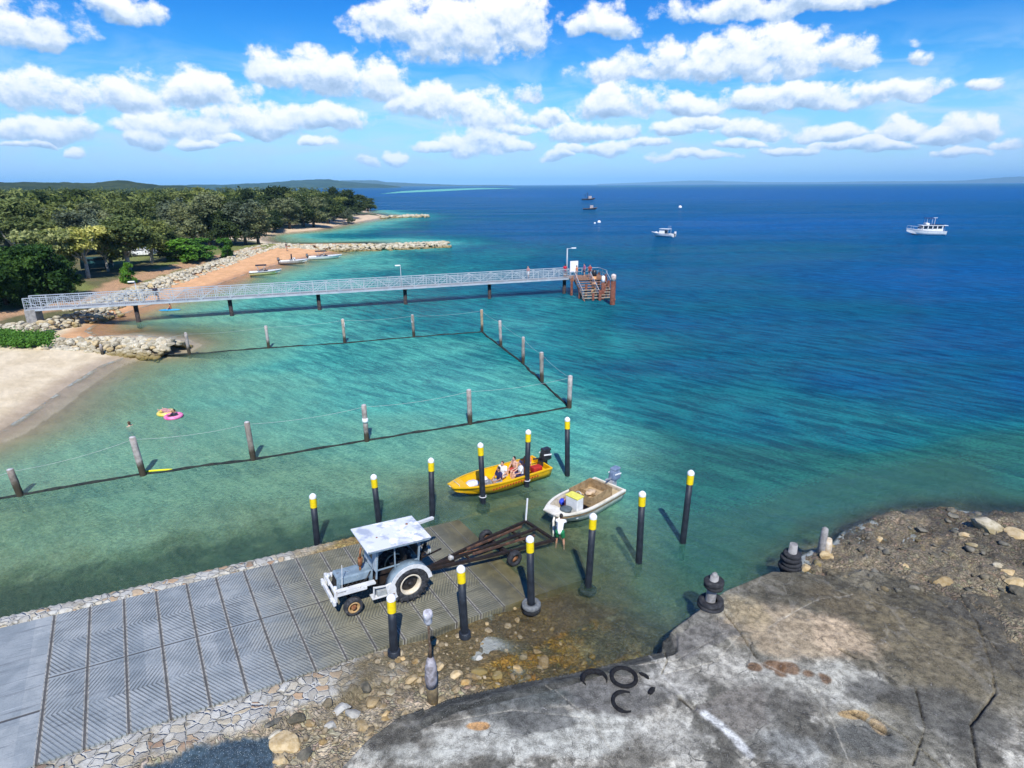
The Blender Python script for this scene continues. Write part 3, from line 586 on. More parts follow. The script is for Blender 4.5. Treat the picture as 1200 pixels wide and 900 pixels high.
    for (a, b, rx, ry) in [(885,782,9,6),(905,780,14,7),(925,784,14,8),(948,790,9,6),(966,796,8,8),(915,790,8,6)]: spot(a, b, rx, ry, (.22, .13, .07), .85, .5)
    spot(560, 852, 14, 5, (.60, .36, .16), .9, .4); spot(1000, 838, 16, 5, (.50, .36, .18), .8, .4); spot(1030, 852, 8, 9, (.55, .42, .25), .8, .4)
    ed_, es_ = ldist(X, Y, [at(q, w, .82) for q, w in [(432,866),(470,838),(525,812),(600,795),(680,780),(778,757),(779,744)]]); bw = .72 - .30 * sstep(es_, 4.5, 9)
    lay(sstep(ed_ + (fbm(X * 2, Y * 2, 91, 4) - .5) * .35, bw, bw - .06) * sstep(es_, .9, 1.6) * .85, (.085, .09, .085)); z = z - sstep(ed_, bw + .03, bw - .03) * (s > -.02) * .10 * sstep(es_, .9, 1.6)
    jl_ = np.maximum.reduce([lens(p_, .028) for p_ in [[(640,800),(690,842),(735,905)],[(735,780),(790,775),(848,742)],[(778,790),(840,775),(868,742)],[(500,850),(600,832),(690,842)],[(880,770),(960,810),(1000,905)],[(900,735),(960,700),(1000,690)]]]); lay(jl_ * .5, (.52, .51, .46)); z = z - jl_ * .02
    for q_, c_ in (([(655,803),(690,800),(735,812),(772,800),(790,812),(735,842),(712,838)], (.21,.21,.20)), ([(808,828),(890,800),(905,850),(870,868),(845,848)], (.27,.255,.23)), ([(790,745),(845,720),(868,742),(800,772)], (.22,.215,.205)), ([(590,835),(660,830),(690,850),(640,862),(600,858)], (.17,.175,.17))): lay(sstep(sdist(X, Y, [at(a_, b_, .82) for a_, b_ in q_]) + (B - .5) * .5, -.03, .05) * .75, c_)
    lay(pit * .85, (.06, .055, .045)); lay(cr * .75, (.07, .065, .055)); lay(lens_m, (.66, .68, .68))
    rim = lens([(760,757),(775,790),(800,815),(818,832)], .05); lay(rim * .6, (.55, .55, .52))
    lay(sstep(z, .45, .0) * .8, (.085, .08, .065)); lay((X > 9.5) * sstep(z, .5, .3) * sstep(B, .45, .6) * .7, (.27, .23, .15))
    col *= (1 + (Dn[..., None] - .5) * .5)
    col = .88 * np.clip(col, 0, 1)**1.15; col = col * np.array([1.02, 1.0, .96])
    m = bpy.data.materials.new('platform_concrete'); m.use_nodes = True; t = NT(m.node_tree); b = t.n['Principled BSDF']
    pos = t.new('ShaderNodeNewGeometry').outputs['Position']; a = t.new('ShaderNodeAttribute', attribute_name='Col').outputs['Color']
    n = t.math('ADD', t.math('MULTIPLY', t.noise(pos, 4.5, 8, .75), .6), t.math('MULTIPLY', t.noise(pos, 40, 4, .7), .4)); c = t.mix(t.ss(n, .38, .62), t.mix(1, a, (.40, .39, .37), 'MULTIPLY'), t.mix(1, a, (1.45, 1.44, 1.40), 'MULTIPLY')); n9 = t.noise(pos, 9, 9, .8, .5); c = t.mix(t.math('MULTIPLY', t.ss(n9, .585, .63), .6), c, (.05, .05, .045)); c = t.mix(t.math('MULTIPLY', t.ss(n9, .40, .35), .45), c, (.66, .65, .61))
    sp = t.voro(pos, 30, 'F1'); c = t.mix(t.math('MULTIPLY', t.ss(sp, .22, .12), .35), c, (.62, .62, .58))
    wv = t.new('ShaderNodeTexNoise'); wv.inputs['Scale'].default_value = 1.6; wv.inputs['Detail'].default_value = 5; t.l.new(pos, wv.inputs['Vector'])
    wp = t.vmath('ADD', pos, t.vmath('MULTIPLY', wv.outputs['Color'], (.9, .9, 0)))
    ed = t.voro(wp, .42, 'DISTANCE_TO_EDGE'); lines = t.math('MULTIPLY', t.ss(ed, .022, .006), t.ss(t.noise(pos, .7, 3), .45, .55)); c = t.mix(t.math('MULTIPLY', lines, .10), c, (.50, .49, .44))
    ed2 = t.voro(wp, 1.1, 'DISTANCE_TO_EDGE'); l2 = t.math('MULTIPLY', t.ss(ed2, .012, .003), t.ss(t.noise(pos, .9, 3), .52, .6)); c = t.mix(t.math('MULTIPLY', l2, .7), c, (.05, .05, .045))
    t.l.new(c, b.inputs['Base Color']); b.inputs['Roughness'].default_value = .9; b.inputs['Specular IOR Level'].default_value = .2
    bn = t.new('ShaderNodeBump'); bn.inputs['Strength'].default_value = .75; bn.inputs['Distance'].default_value = .05
    t.l.new(t.math('ADD', t.noise(pos, 5, 12, .82), t.math('MULTIPLY', l2, -.4)), bn.inputs['Height']); t.l.new(bn.outputs[0], b.inputs['Normal'])
    o = grid_mesh('concrete_platform', X, Y, z, {'Col': np.clip(col, 0, .85)}, m, keep=(z > -1.6)); struct(o)
def plat_z(x, y): return float(plat_h(np.array([[float(x)]]), np.array([[float(y)]]))[0][0, 0])

def build_hills():
    def hill(name, prof, dist, depth_, mat, seed):
        # a ridge at a given distance whose skyline follows measured elevations; it has a front slope, a top and a back
        bx = np.array([math.atan2(ray(a, b)[0], ray(a, b)[1]) for a, b in prof]); hgt = []
        for a, b in prof:
            d = ray(a, b); k = dist / math.hypot(d[0], d[1]); hgt.append(HCAM + d[2] * k)
        az = np.linspace(bx[0], bx[-1], 420); hh = np.interp(az, bx, hgt); s = np.linspace(-1, 1, 26)
        A, S = np.meshgrid(az, s, indexing='ij'); Hh = np.repeat(hh[:, None], 26, 1); rad = dist + S * depth_
        X = np.sin(A) * rad; Y = np.cos(A) * rad; k = 14.0 / depth_
        prof_ = np.clip(1 - np.abs(S)**1.6, 0, 1)
        Z = (Hh + 6) * prof_ * (1 + (fbm(X * k * .6, Y * k * .6, seed) - .5) * .5 * (np.abs(S) > .12)) - 4 + (fbm(X / 60, Y / 60, seed + 2) - .5) * 7 * prof_
        o = grid_mesh(name, X, Y, Z, None, mat); struct(o)
    def hm(name, c1, c2, sc):
        m = bpy.data.materials.new(name); m.use_nodes = True; t = NT(m.node_tree); b = t.n['Principled BSDF']; pos = t.new('ShaderNodeNewGeometry').outputs['Position']
        n = t.noise(pos, sc, 8, .7); t.l.new(t.mix(t.ss(n, .38, .62), c1, c2), b.inputs['Base Color']); b.inputs['Roughness'].default_value = 1; b.inputs['Specular IOR Level'].default_value = 0
        bn = t.new('ShaderNodeBump'); bn.inputs['Strength'].default_value = 1; bn.inputs['Distance'].default_value = 12; t.l.new(n, bn.inputs['Height']); t.l.new(bn.outputs[0], b.inputs['Normal']); return m
    hill('hills', [(-260,216.5),(-100,214),(-40,216),(0,215.5),(40,214.6),(80,215.4),(110,215.3),(125,213.6),(138,212.2),(150,213),(162,215.5),(180,217.5),(205,219.5),(240,221)], 1900, 420, hm('wooded_hill', (.028, .045, .022), (.065, .085, .035), .03), 3)
    hill('hills', [(120,220),(170,216.8),(200,218),(230,216.6),(262,217),(285,215.6),(310,214.8),(340,212.2),(362,211.2),(386,210.3),(398,212.6),(420,214.5),(445,216),(470,219)], 5200, 1100, hm('far_hill', (.025, .055, .045), (.05, .09, .06), .012), 5)
    hill('hills', [(360,217),(400,211.6),(440,211.3),(452,213.4),(480,214.6),(510,216),(545,217),(580,216.8),(600,217.1)], 11000, 1500, hm('coast_hill', (.03, .05, .035), (.05, .075, .045), .008), 7)
    hill('hills', [(700,215.7),(760,213.6),(800,212.0),(830,211.6),(850,212.4),(900,213.6),(960,213.6),(1020,212.6),(1080,212.4),(1130,211.6),(1165,208.6),(1200,207.0),(1260,206),(1400,208)], 21000, 1800, hm('horizon_land', (.04, .055, .05), (.07, .08, .07), .004), 9)

build_terrain(); build_water(); build_ramp(); build_platform(); build_hills()
def build_haze():
    mb = MB(); mb.box((0, 15500, 180), (90000, 63000, 400 + 2 * 10))
    m = bpy.data.materials.new('haze'); m.use_nodes = True; t = NT(m.node_tree); t.n.clear(); out = t.new('ShaderNodeOutputMaterial')
    v = t.new('ShaderNodeVolumePrincipled'); v.inputs['Color'].default_value = (.34, .68, 1, 1); v.inputs['Density'].default_value = HAZE; v.inputs['Anisotropy'].default_value = -.38; t.l.new(v.outputs[0], out.inputs['Volume'])
    o = mb.build('haze', m); o['kind'] = 'stuff'; return o
HAZE = 6.0e-5

# ------------------------------------------------------------------ shared materials
def world_stain(name, c1, c2, low, zlo, zhi, rough=.85, scale=5, spec=.2, bump=.6):
    """stone or timber whose foot is stained up to the tide line"""
    m = bpy.data.materials.new(name); m.use_nodes = True; t = NT(m.node_tree); b = t.n['Principled BSDF']
    oc = t.new('ShaderNodeTexCoord').outputs['Object']; pos = t.new('ShaderNodeNewGeometry').outputs['Position']; rnd = t.new('ShaderNodeObjectInfo').outputs['Random']
    s = t.new('ShaderNodeSeparateXYZ'); t.l.new(pos, s.inputs[0])
    n = t.noise(pos, scale, 6, .65); c = t.mix(t.ss(n, .35, .65), c1, c2)
    ra = t.new('ShaderNodeAttribute', attribute_name='tone').outputs['Fac']; k = t.math('FRACT', t.math('ADD', t.math('MULTIPLY', rnd, 7.3), ra))
    c = t.mix(1, c, t.ramp(k, [(0, (.62, .58, .50)), (.4, (1, .98, .93)), (.75, (1.12, 1.1, 1.06)), (1, (.95, .78, .5))]), 'MULTIPLY')
    z = t.math('ADD', s.outputs[2], t.math('MULTIPLY', n, .5)); c = t.mix(t.ss(z, zhi, zlo), c, low)
    t.l.new(c, b.inputs['Base Color']); b.inputs['Roughness'].default_value = rough; b.inputs['Specular IOR Level'].default_value = spec
    bn = t.new('ShaderNodeBump'); bn.inputs['Strength'].default_value = bump; bn.inputs['Distance'].default_value = .04; t.l.new(t.noise(pos, scale * 2.2, 7, .7), bn.inputs['Height']); t.l.new(bn.outputs[0], b.inputs['Normal'])
    return m
MR_PALE = world_stain('quarry_stone', (.38, .35, .27), (.56, .52, .42), (.21, .16, .06), .3, 1.05)
MR_TAN = world_stain('tan_stone', (.38, .28, .14), (.52, .42, .26), (.16, .11, .04), -.3, .25)
MR_RUB = world_stain('rubble_stone', (.20, .16, .10), (.36, .31, .22), (.17, .115, .03), -.1, .35)
MR_DARK = world_stain('dark_stone', (.10, .10, .085), (.20, .185, .15), (.06, .05, .03), -.3, .15)
MR_GREY = world_stain('grey_stone', (.34, .34, .32), (.48, .48, .45), (.15, .13, .09), -.3, .15)
M_TIMBER = world_stain('weathered_pile', (.27, .24, .23), (.42, .39, .38), (.055, .045, .03), .75, 1.25, .9, 4)
M_POLE = M('black_pole', (.012, .016, .024), (.022, .028, .038), 3, .55, 0, spec=.4, dirt=(.06, .07, .07), dirt_at=(.6, .8))
M_YEL = M('yellow_band', (.82, .62, .01), (.74, .54, .01), 8, .45)
M_WCAP = M('white_cap', (.82, .82, .82), (.74, .75, .76), 6, .5)
M_RUB = M('tyre_rubber', (.018, .019, .022), (.035, .036, .04), 9, .85, .3, dirt=(.10, .10, .095), dirt_at=(.55, .78))
M_GRUB = M('grey_rubber', (.11, .12, .13), (.17, .18, .18), 9, .85, .3)
M_GALV = M('aluminium', (.62, .66, .68), (.50, .54, .57), 2, .5, 0, metal=.15)
M_WPAINT = M('old_white_paint', (.68, .68, .67), (.56, .57, .57), 4, .55, .1, dirt=(.22, .11, .05), dirt_at=(.60, .70), dscale=5)
M_RUST = M('rust', (.16, .06, .025), (.30, .14, .06), 7, .9, .3)
M_DKSTEEL = M('dark_rusty_steel', (.012, .010, .010), (.028, .018, .014), 6, .75, .2, dirt=(.09, .035, .018), dirt_at=(.66, .78), dscale=2.5)
M_WATERSKIN = None

# ------------------------------------------------------------------ bollards of the ramp
BOL = [  # base pixel, top pixel row, foot kind, label
 ((372,640),578,'none','black mooring pole with yellow band on the stony verge, leftmost of the twelve'),
 ((444,611),555,'none','black mooring pole with yellow band directly behind the tractor cab roof'),
 ((506.4,604),537,'tyre','black mooring pole with yellow band just behind the tip of the white tractor boom'),
 ((566.4,589.4),518,'tyre','black mooring pole with yellow band beside the bow half of the yellow boat'),
 ((617.2,570),503,'tyre','black mooring pole with yellow band beside the seated people in the yellow boat'),
 ((665,557.5),489,'none','farthest black mooring pole with yellow band, beyond the stern of the yellow boat'),
 ((689.2,686.7),600,'tyre','black mooring pole standing in a sunken tyre in front of the white boat bow'),
 ((622.8,711.7),628,'bigtyre','black mooring pole with two grey tyres round its foot beside the rear of the trailer'),
 ((800,636),551,'none','rightmost black mooring pole with yellow band, alone in deeper green water'),
 ((748.7,659),574,'none','black mooring pole standing between the white boat and the rightmost pole'),
 ((462.7,778.7),697,'collar','nearest black mooring pole, with a foot collar on the rubble by the tractor front wheel'),
 ((545,748),662,'collar','black mooring pole with foot collar on the ramp edge below the trailer drawbar'),
]
def tyre_prof(R_, r, w): return [(R_ - r * 2 + .02, -w * .42), (R_ - r, -w * .5), (R_ - .03, -w * .42), (R_, -w * .25), (R_, w * .25), (R_ - .03, w * .42), (R_ - r, w * .5), (R_ - r * 2 + .02, w * .42)]
protoB = None
for i, (b, ty, kind, lab) in enumerate(BOL):
    g = at(*b, 0); zb = -.25 if kind != 'collar' else hz(g.x, g.y)
    if i == 0: zb = -.1
    top = ztop(g.x, g.y, ty); e = empty('mooring_pole', (g.x, g.y, zb), 0, R(1.3 * math.sin(i * 2.3)), R(1.3 * math.cos(i * 3.1))); L = top - zb
    MB().lathe([(.135, -.6), (.138, 0), (.133, L * .5), (.132, L - .66)], 20).build('pole', M_POLE, e)
    MB().lathe([(.134, L - .66), (.134, L - .659), (.143, L - .657), (.143, L - .65), (.143, L - .645), (.143, L - .23), (.143, L - .225), (.143, L - .22), (.134, L - .215)], 20, cap=False).build('yellow_band', M_YEL, e)
    MB().lathe([(.147, L - .22), (.150, L - .217), (.150, L - .21), (.150, L - .15), (.150, L - .14), (.135, L - .10), (.08, L - .04), (.02, L - .005), (.0, L)], 20).build('cap', M_WCAP, e)
    MB().tube([(.137, 0, L - .68), (.15, .03, L - .7), (.137, .05, L - .72)], .008, 5).build('strap', M_POLE, e)
    if kind == 'tyre': MB().ring(tyre_prof(.34, .10, .2), 26, Matrix.Translation((0, .02, .06))).build('tyre', M_RUB, e)
    if kind == 'bigtyre':
        MB().ring(tyre_prof(.36, .11, .2), 28, Matrix.Translation((0, .0, .37)) @ Matrix.Rotation(R(3), 4, 'X')).build('tyre', M_GRUB, e)
        MB().ring(tyre_prof(.35, .11, .18), 28, Matrix.Translation((0, .02, .16))).build('tyre', M_RUB, e)
    if kind == 'collar': MB().lathe([(.20, -.2), (.215, 0), (.205, .2), (.185, .22), (.14, .23)], 18).build('foot_collar', M_POLE, e)
    if kind == 'tyre' and i in (3, 4): MB().tube([(.16 * math.cos(q * .6), .16 * math.sin(q * .6), .62 + .01 * math.sin(q)) for q in range(12)], .018, 6).build('rope_loop', M_WCAP, e)
    tag(e, lab, 'mooring pole', 'black mooring poles with yellow bands')

# ------------------------------------------------------------------ posts of the swimming enclosure
POSTS = [((24,581),550,.17,'short stout timber post at the far left end of the near rope line'),((168,557),513,.17,'weathered timber post with the yellow pool noodle floating at its foot'),((297,539),495,.16,'weathered timber post in the near rope line, right of the post with the noodle'),
 ((430,517),475,.16,'weathered timber post with a pale ring halfway, above the leftmost mooring poles'),((551,497),457,.16,'timber post in the near rope line behind the yellow boat bow'),((667,478),441,.17,'corner timber post straight above the farthest black mooring pole'),
 ((635,447),413,.17,'stout timber post just beyond the corner post of the enclosure'),((613,426),395,.15,'timber post midway along the right hand side of the enclosure'),((587,406),376,.15,'timber post near the far right corner of the enclosure'),((565,389),363,.15,'far right corner post of the enclosure, in front of the jetty'),
 ((485,395),369,.15,'timber post in the far row, first left of the far corner post'),((404,402),374,.15,'white topped timber post in the far row near the middle jetty piles'),((315,408),382,.15,'timber post in the far row between the groyne tip and the white topped post'),
 ((222,415),390,.15,'timber post at the tip of the near rock groyne'),((121,418),404,.13,'short timber post on the pale sand beside the near groyne')]
tops = []
random.seed(3)
for i, (b, ty, r, lab) in enumerate(POSTS):
    g = at(*b, 0); zb = hz(g.x, g.y) - .3; top = ztop(g.x, g.y, ty); ln = random.uniform(-.05, .05); lx = -.09 if i < 2 else random.uniform(-.03, .03)
    e = empty('timber_post', (g.x, g.y, 0)); pr = []; n = 9
    for k in range(n): q = k / (n - 1); z = zb + (top - zb) * q; pr.append((Vector((lx * (z), ln * z * .5, z)), r * (1.08 - .16 * q + .06 * random.uniform(-1, 1))))
    mb = MB(); mb.tube([p for p, _ in pr], [q for _, q in pr], 12)
    mb.v = [(x + .015 * mnoise.noise((x * 9, y * 9, z * 3)), y + .015 * mnoise.noise((x * 9 + 5, y * 9, z * 3)), z) for x, y, z in mb.v]
    mb.build('post', M_TIMBER, e)
    tp = pr[-1][0]; MB().lathe([(pr[-1][1] * .98, 0), (pr[-1][1] * .8, .03), (0, .04 + .02 * (i % 3))], 10, Matrix.Translation(tp)).build('worn_top', M('post_top', (.50, .49, .48), (.38, .36, .35), 12, .9), e)
    if i == 3: MB().lathe([(r * 1.12, 0), (r * 1.2, .06), (r * 1.15, .2), (r * 1.02, .24)], 12, Matrix.Translation((0, 0, 1.28))).build('pale_collar', M_WCAP, e)
    if i in (11, 10): MB().lathe([(r * 1.02, 0), (r * 1.05, .1), (r * 1.0, .5)], 12, Matrix.Translation((lx * top, 0, top - .8))).build('pale_sleeve', M_WCAP, e)
    tag(e, lab, 'post', 'timber posts of the swimming enclosure'); tops.append(Vector((g.x + tp.x, g.y + tp.y, top - .12)))
def catenary(a, b, sag, n=14): return [a.lerp(b, k / n) + Vector((0, 0, -sag * 4 * (k / n) * (1 - k / n))) for k in range(n + 1)]
def rope(name, pts, r, mat, lab, cat, sag):
    mb = MB(); path = []
    for a, b in zip(pts[:-1], pts[1:]): path += catenary(a, b, sag)[:-1]
    path.append(pts[-1]); mb.tube(path, r, 5); o = mb.build(name, mat); tag(o, lab, cat); return o
M_ROPE = M('white_rope', (.42, .46, .44), (.32, .36, .34), 5, .9); M_NET = M('dark_net', (.012, .018, .02), (.03, .035, .03), 5, .95)
edge0 = at(-60, 595, 0); edge0.z = 1.3
rope('safety_rope', [edge0] + tops[:6], .009, M_ROPE, 'thin white rope strung along the near row of timber posts', 'rope', .18)
rope('safety_rope', tops[5:10], .008, M_ROPE, 'thin rope strung along the right hand side of the swimming enclosure', 'rope', .15)
rope('safety_rope', tops[9:15], .008, M_ROPE, 'thin rope strung along the far row of timber posts', 'rope', .15)
def net(pts, lab):
    """weedy net hanging under the float line, its upper hem awash"""
    mb = MB(); path = []
    for a, b in zip(pts[:-1], pts[1:]): path += catenary(Vector((a.x, a.y, 0)), Vector((b.x, b.y, 0)), 0, 24)[:-1]
    path.append(Vector((pts[-1].x, pts[-1].y, 0)))
    path = [p + Vector((.12 * mnoise.noise(p * .6), .16 * mnoise.noise(p * .5 + Vector((9, 0, 0))), .004)) for p in path]
    o = MB().tube(path, [.10 + .07 * mnoise.noise(p * 1.4) for p in path], 6).build('swimming_net', M_NET)
    mb2 = MB(); vs = []; fs = []
    for k, p in enumerate(path): vs += [tuple(p + Vector((0, 0, -.02))), tuple(p + Vector((.05, .12, -.75)))]
    for k in range(len(path) - 1): fs.append((2 * k, 2 * k + 2, 2 * k + 3, 2 * k + 1))
    mb2.add(vs, fs, True).build('mesh_panel', M_NET, o); tag(o, lab, 'net')
net([edge0] + tops[:6], 'dark weedy net line awash below the near row of timber posts')
net(tops[5:10], 'dark weedy net line awash along the right hand side of the enclosure')
net(tops[9:14] + [tops[14]], 'dark weedy net line awash below the far row of timber posts')
g = at(185, 552, 0); e = MB().tube([(-.62, -.06, 0), (-.3, -.02, .02), (.1, .02, .02), (.45, .09, .0), (.72, .12, -.02)], .055, 8).build('pool_noodle', M('noodle_foam', (.72, .70, .02), (.65, .62, .02), 3, .7)); e.location = (g.x, g.y, .02); e.rotation_euler.z = R(4)
tag(e, 'yellow foam pool noodle floating at the foot of a timber post', 'pool noodle')

# ------------------------------------------------------------------ broken timber pile by the platform edge
g = at(507, 818, .35); e = empty('broken_pile', (g.x, g.y, .2)); top = ztop(g.x, g.y, 717) - .2
MB().tube([(0, 0, -.4), (0, 0, .3), (-.01, 0, .62)], [.16, .17, .165], 12).build('foot', M('pile_foot', (.10, .08, .05), (.17, .13, .07), 6, .9, .4), e)
MB().tube([(-.01, 0, .60), (-.01, 0, .9), (0, 0, 1.3), (.0, 0, 1.55), (.0, .0, 1.7)], [.165, .19, .18, .13, .06], 12).build('trunk', M('pile_grey', (.33, .31, .33), (.17, .155, .16), 5, .9, .5, dirt=(.5, .48, .5), dirt_at=(.5, .7)), e)
MB().tube([(0, 0, 1.66), (.015, .01, 2.0), (0, 0, 2.3), (.0, 0, top - .42)], [.07, .045, .03, .035], 8).build('eaten_neck', M('pile_neck', (.07, .045, .03), (.13, .09, .06), 8, .95, .5), e)
MB().tube([(0, 0, top - .44), (0, 0, top - .34), (0, 0, top - .16), (.0, 0, top - .13), (0, 0, top)], [.05, .12, .125, .15, .13], 12).build('pile_head', M('pile_head', (.55, .54, .56), (.34, .33, .35), 8, .9, .4), e)
tag(e, 'tall grey timber pile eaten to a thin neck below its head, by the platform edge', 'broken pile')

# ------------------------------------------------------------------ tyre clad bollards at the platform corner
M_CONC = M('pile_concrete', (.30, .29, .28), (.20, .19, .18), 6, .9, .4, dirt=(.48, .47, .45), dirt_at=(.55, .7))
g = at(831, 711, .75); e = empty('tyre_bollard', (g.x, g.y, .32)); e.scale = (1.08, 1.08, .98)
MB().tube([(0, 0, -1), (0, 0, .6), (.04, 0, 1.25), (.07, 0, 1.75)], [.17, .17, .16, .13], 12).build('post', M_CONC, e)
for z, rr, tl in ((.52, .43, 3), (.68, .40, -5), (1.34, .31, 8), (1.50, .32, -6)): MB().ring(tyre_prof(rr, .11, .19), 26, Matrix.Translation((.02 + z * .03, 0, z)) @ Matrix.Rotation(R(tl), 4, 'Y')).build('tyre', M_RUB, e)
MB().tube([(.04, 0, 1.66), (.07, .02, 1.80), (.12, .03, 1.86)], [.09, .10, .04], 8).build('broken_top', M_CONC, e)
tag(e, 'bollard with two tyres round its foot and two near its top, at the platform corner', 'tyre bollard', 'tyre clad bollards')
g = at(925, 667, .45); e = empty('tyre_bollard', (g.x, g.y, .15)); e.scale = (1.15, 1.15, 1)
MB().tube([(0, 0, -1), (0, 0, .6), (.02, 0, 1.45)], [.18, .17, .13], 12).build('post', M_CONC, e)
for k in range(5): MB().ring(tyre_prof((.34, .37, .35, .34, .29)[k], .11, .18), 26, Matrix.Translation((.015 * (-1)**k, 0, .30 + k * .175)) @ Matrix.Rotation(R((2, -3, 4, -2, 6)[k]), 4, 'X')).build('tyre', M_RUB, e)
tag(e, 'bollard wrapped in a stack of five black tyres beside the platform edge', 'tyre bollard', 'tyre clad bollards')
g = at(962, 648, .1); e = empty('stump', (g.x, g.y, 0))
MB().tube([(0, 0, -.6), (0, 0, .5), (.0, 0, 1.28), (.02, 0, 1.34)], [.17, .16, .13, .05], 10).build('post', M_CONC, e)
MB().tube([(.22, -.05, -.6), (.22, -.05, .5), (.2, -.05, .82)], [.15, .16, .13], 9).build('short_post', M('pale_stump', (.50, .40, .27), (.62, .56, .47), 5, .9, .5), e)
tag(e, 'twin broken grey and tan stumps among rocks at the point of the platform', 'stump')
TY = [((697,797),.36,(-20,215),.06,'half buried black tyre arc in the concrete, leftmost of the group'),((731,794),.365,(0,360),.062,'complete black tyre ring set flat in the concrete'),((733,823),.36,(60,285),.06,'crescent of a buried tyre nearest the camera in the concrete'),
      ((748,800),.36,(18,75),.05,'thin sliver of buried tyre right of the complete tyre ring'),((776,818),.36,(112,165),.075,'short dark chunk of buried tyre at the right of the group')]
for (a, b), r, (a0, a1), w, lab in TY:
    g = at(a, b, .82); z = plat_z(g.x, g.y); n = 40; full = a1 - a0 == 360; vs = []; fs = []; m = n if full else n + 1
    for k in range(m):
        q = R(a0 + (a1 - a0) * k / n); t = k / n; ww = w * (1 if full else max(.15, min(1, 5 * t, 5 * (1 - t))))
        for dr, dz in ((-ww * 1.15, -.06), (-ww * .85, .035), (0, .055), (ww * .85, .035), (ww * 1.15, -.06)): vs.append((math.cos(q) * (r + dr), math.sin(q) * (r + dr), dz + .012 * mnoise.noise((q * 3, dr * 9, 0))))
    for k in range(n if full else n):
        for j in range(4): k2 = (k + 1) % m; fs.append((k * 5 + j, k2 * 5 + j, k2 * 5 + j + 1, k * 5 + j + 1))
    o = MB().add(vs, fs, True).build('buried_tyre', M('worn_rubber', (.006, .006, .007), (.014, .014, .016), 12, .9, .3)); o.location = (g.x, g.y, z + .02); tag(o, lab, 'tyre', 'tyres set in the concrete platform')

# ------------------------------------------------------------------ boat hull builder (x from stern 0 to bow L, keel near z 0)
def hull(e, L, B, H, rise, mat, inmat, railmat, full=.45, rake=.55, floor=.28, foredeck=0, blunt=.06, dead=.12, n=22, thick=.07, deckmat=None, bandmat=None):
    S = []
    for i in range(n + 1):
        t = i / n; k = max(0, (t - full) / (1 - full)); b = B / 2 * (1 - (1 - blunt) * k**2.3) * (1 - .06 * (1 - t)); zs = H + rise * t**2
        bc = b * (.86 - .25 * k); zc = dead + .10 + .55 * (zs - .1) * k**2.2 * .9; zk = .0 + (zs - .15) * max(0, (t - .72) / .28)**2.2 * .75
        x = t * L; S.append((x, b, zs, bc, zc, zk))
    vs = []; fs = []
    for (x, b, zs, bc, zc, zk) in S:
        t = x / L; xr = x - rake * max(0, (t - .6) / .4)**2
        vs += [(x, -b, zs), (x * .5 + xr * .5, -(b + bc) / 2 * 1.01, (zs + zc) / 2), (xr, -bc, zc), (xr, 0, zk), (xr, bc, zc), (x * .5 + xr * .5, (b + bc) / 2 * 1.01, (zs + zc) / 2), (x, b, zs)]
    for i in range(n):
        for k in range(6): a = i * 7 + k; fs.append((a, a + 1, a + 8, a + 7))
    fs.append((0, 1, 2, 3, 4, 5, 6)[::-1]); o = n * 7; fs.append((o, o + 1, o + 2, o + 3, o + 4, o + 5, o + 6))
    m = MB().add(vs, fs, False); m.sm = [True] * len(fs); m.sm[-1] = m.sm[-2] = False; m.build('hull', mat, e)
    # liner
    vs = []; fs = []
    for (x, b, zs, bc, zc, zk) in S:
        x2 = min(max(x, .06), L - .12); bi = max(b - thick, .02); fl = max(floor, zc + .04); fl = min(fl, zs - .02)
        vs += [(x2, -bi, zs + .004), (x2, -max(min(bi, bc) * .95, .015), fl), (x2, max(min(bi, bc) * .95, .015), fl), (x2, bi, zs + .004)]
    for i in range(n):
        for k in range(3): a = i * 4 + k; fs.append((a, a + 4, a + 5, a + 1))
    fs += [(0, 1, 2, 3), (n * 4 + 3, n * 4 + 2, n * 4 + 1, n * 4)]
    MB().add(vs, fs, False).build('interior', inmat, e)
    # gunwale
    vs = []; fs = []
    for (x, b, zs, *_) in S: bi = max(b - thick, .02); vs += [(x, -b - .025, zs - .05), (x, -b - .025, zs + .02), (min(x, L - .12), -bi, zs + .02), (min(x, L - .12), bi, zs + .02), (x, b + .025, zs + .02), (x, b + .025, zs - .05)]
    for i in range(n):
        a = i * 6
        for k in (0, 1, 3, 4): fs.append((a + k, a + k + 6, a + k + 7, a + k + 1))
    MB().add(vs, fs, False).box((.03, 0, H + .0), (.08, B * .95, .06)).box((L - .05, 0, H + rise + .0), (.14, B * blunt + .1, .06)).build('gunwale', railmat, e)
    if bandmat:
        vs = []; fs = []
        for (x, b, zs, bc, zc, zk) in S: t = x / L; xr = x - .12 * rake * max(0, (t - .6) / .4)**2; vs += [(xr, -b - .012, zs - .10), (xr, -b - .004, zs - .17), (xr, b + .012, zs - .10), (xr, b + .004, zs - .17)]
        for i in range(n): a = i * 4; fs += [(a, a + 1, a + 5, a + 4), (a + 2, a + 6, a + 7, a + 3)]
        MB().add(vs, fs, True).build('side_stripe', bandmat, e)
    if foredeck:
        vs = []; fs = []; st = [s for s in S if s[0] / L >= foredeck]
        for (x, b, zs, *_) in st: x2 = min(x, L - .03); vs += [(x2, -b * .98, zs + .012), (x2, 0, zs + .05), (x2, b * .98, zs + .012)]
        for i in range(len(st) - 1): a = i * 3; fs += [(a, a + 3, a + 4, a + 1), (a + 1, a + 4, a + 5, a + 2)]
        MB().add(vs, fs, True).build('foredeck', deckmat or railmat, e)
    return S
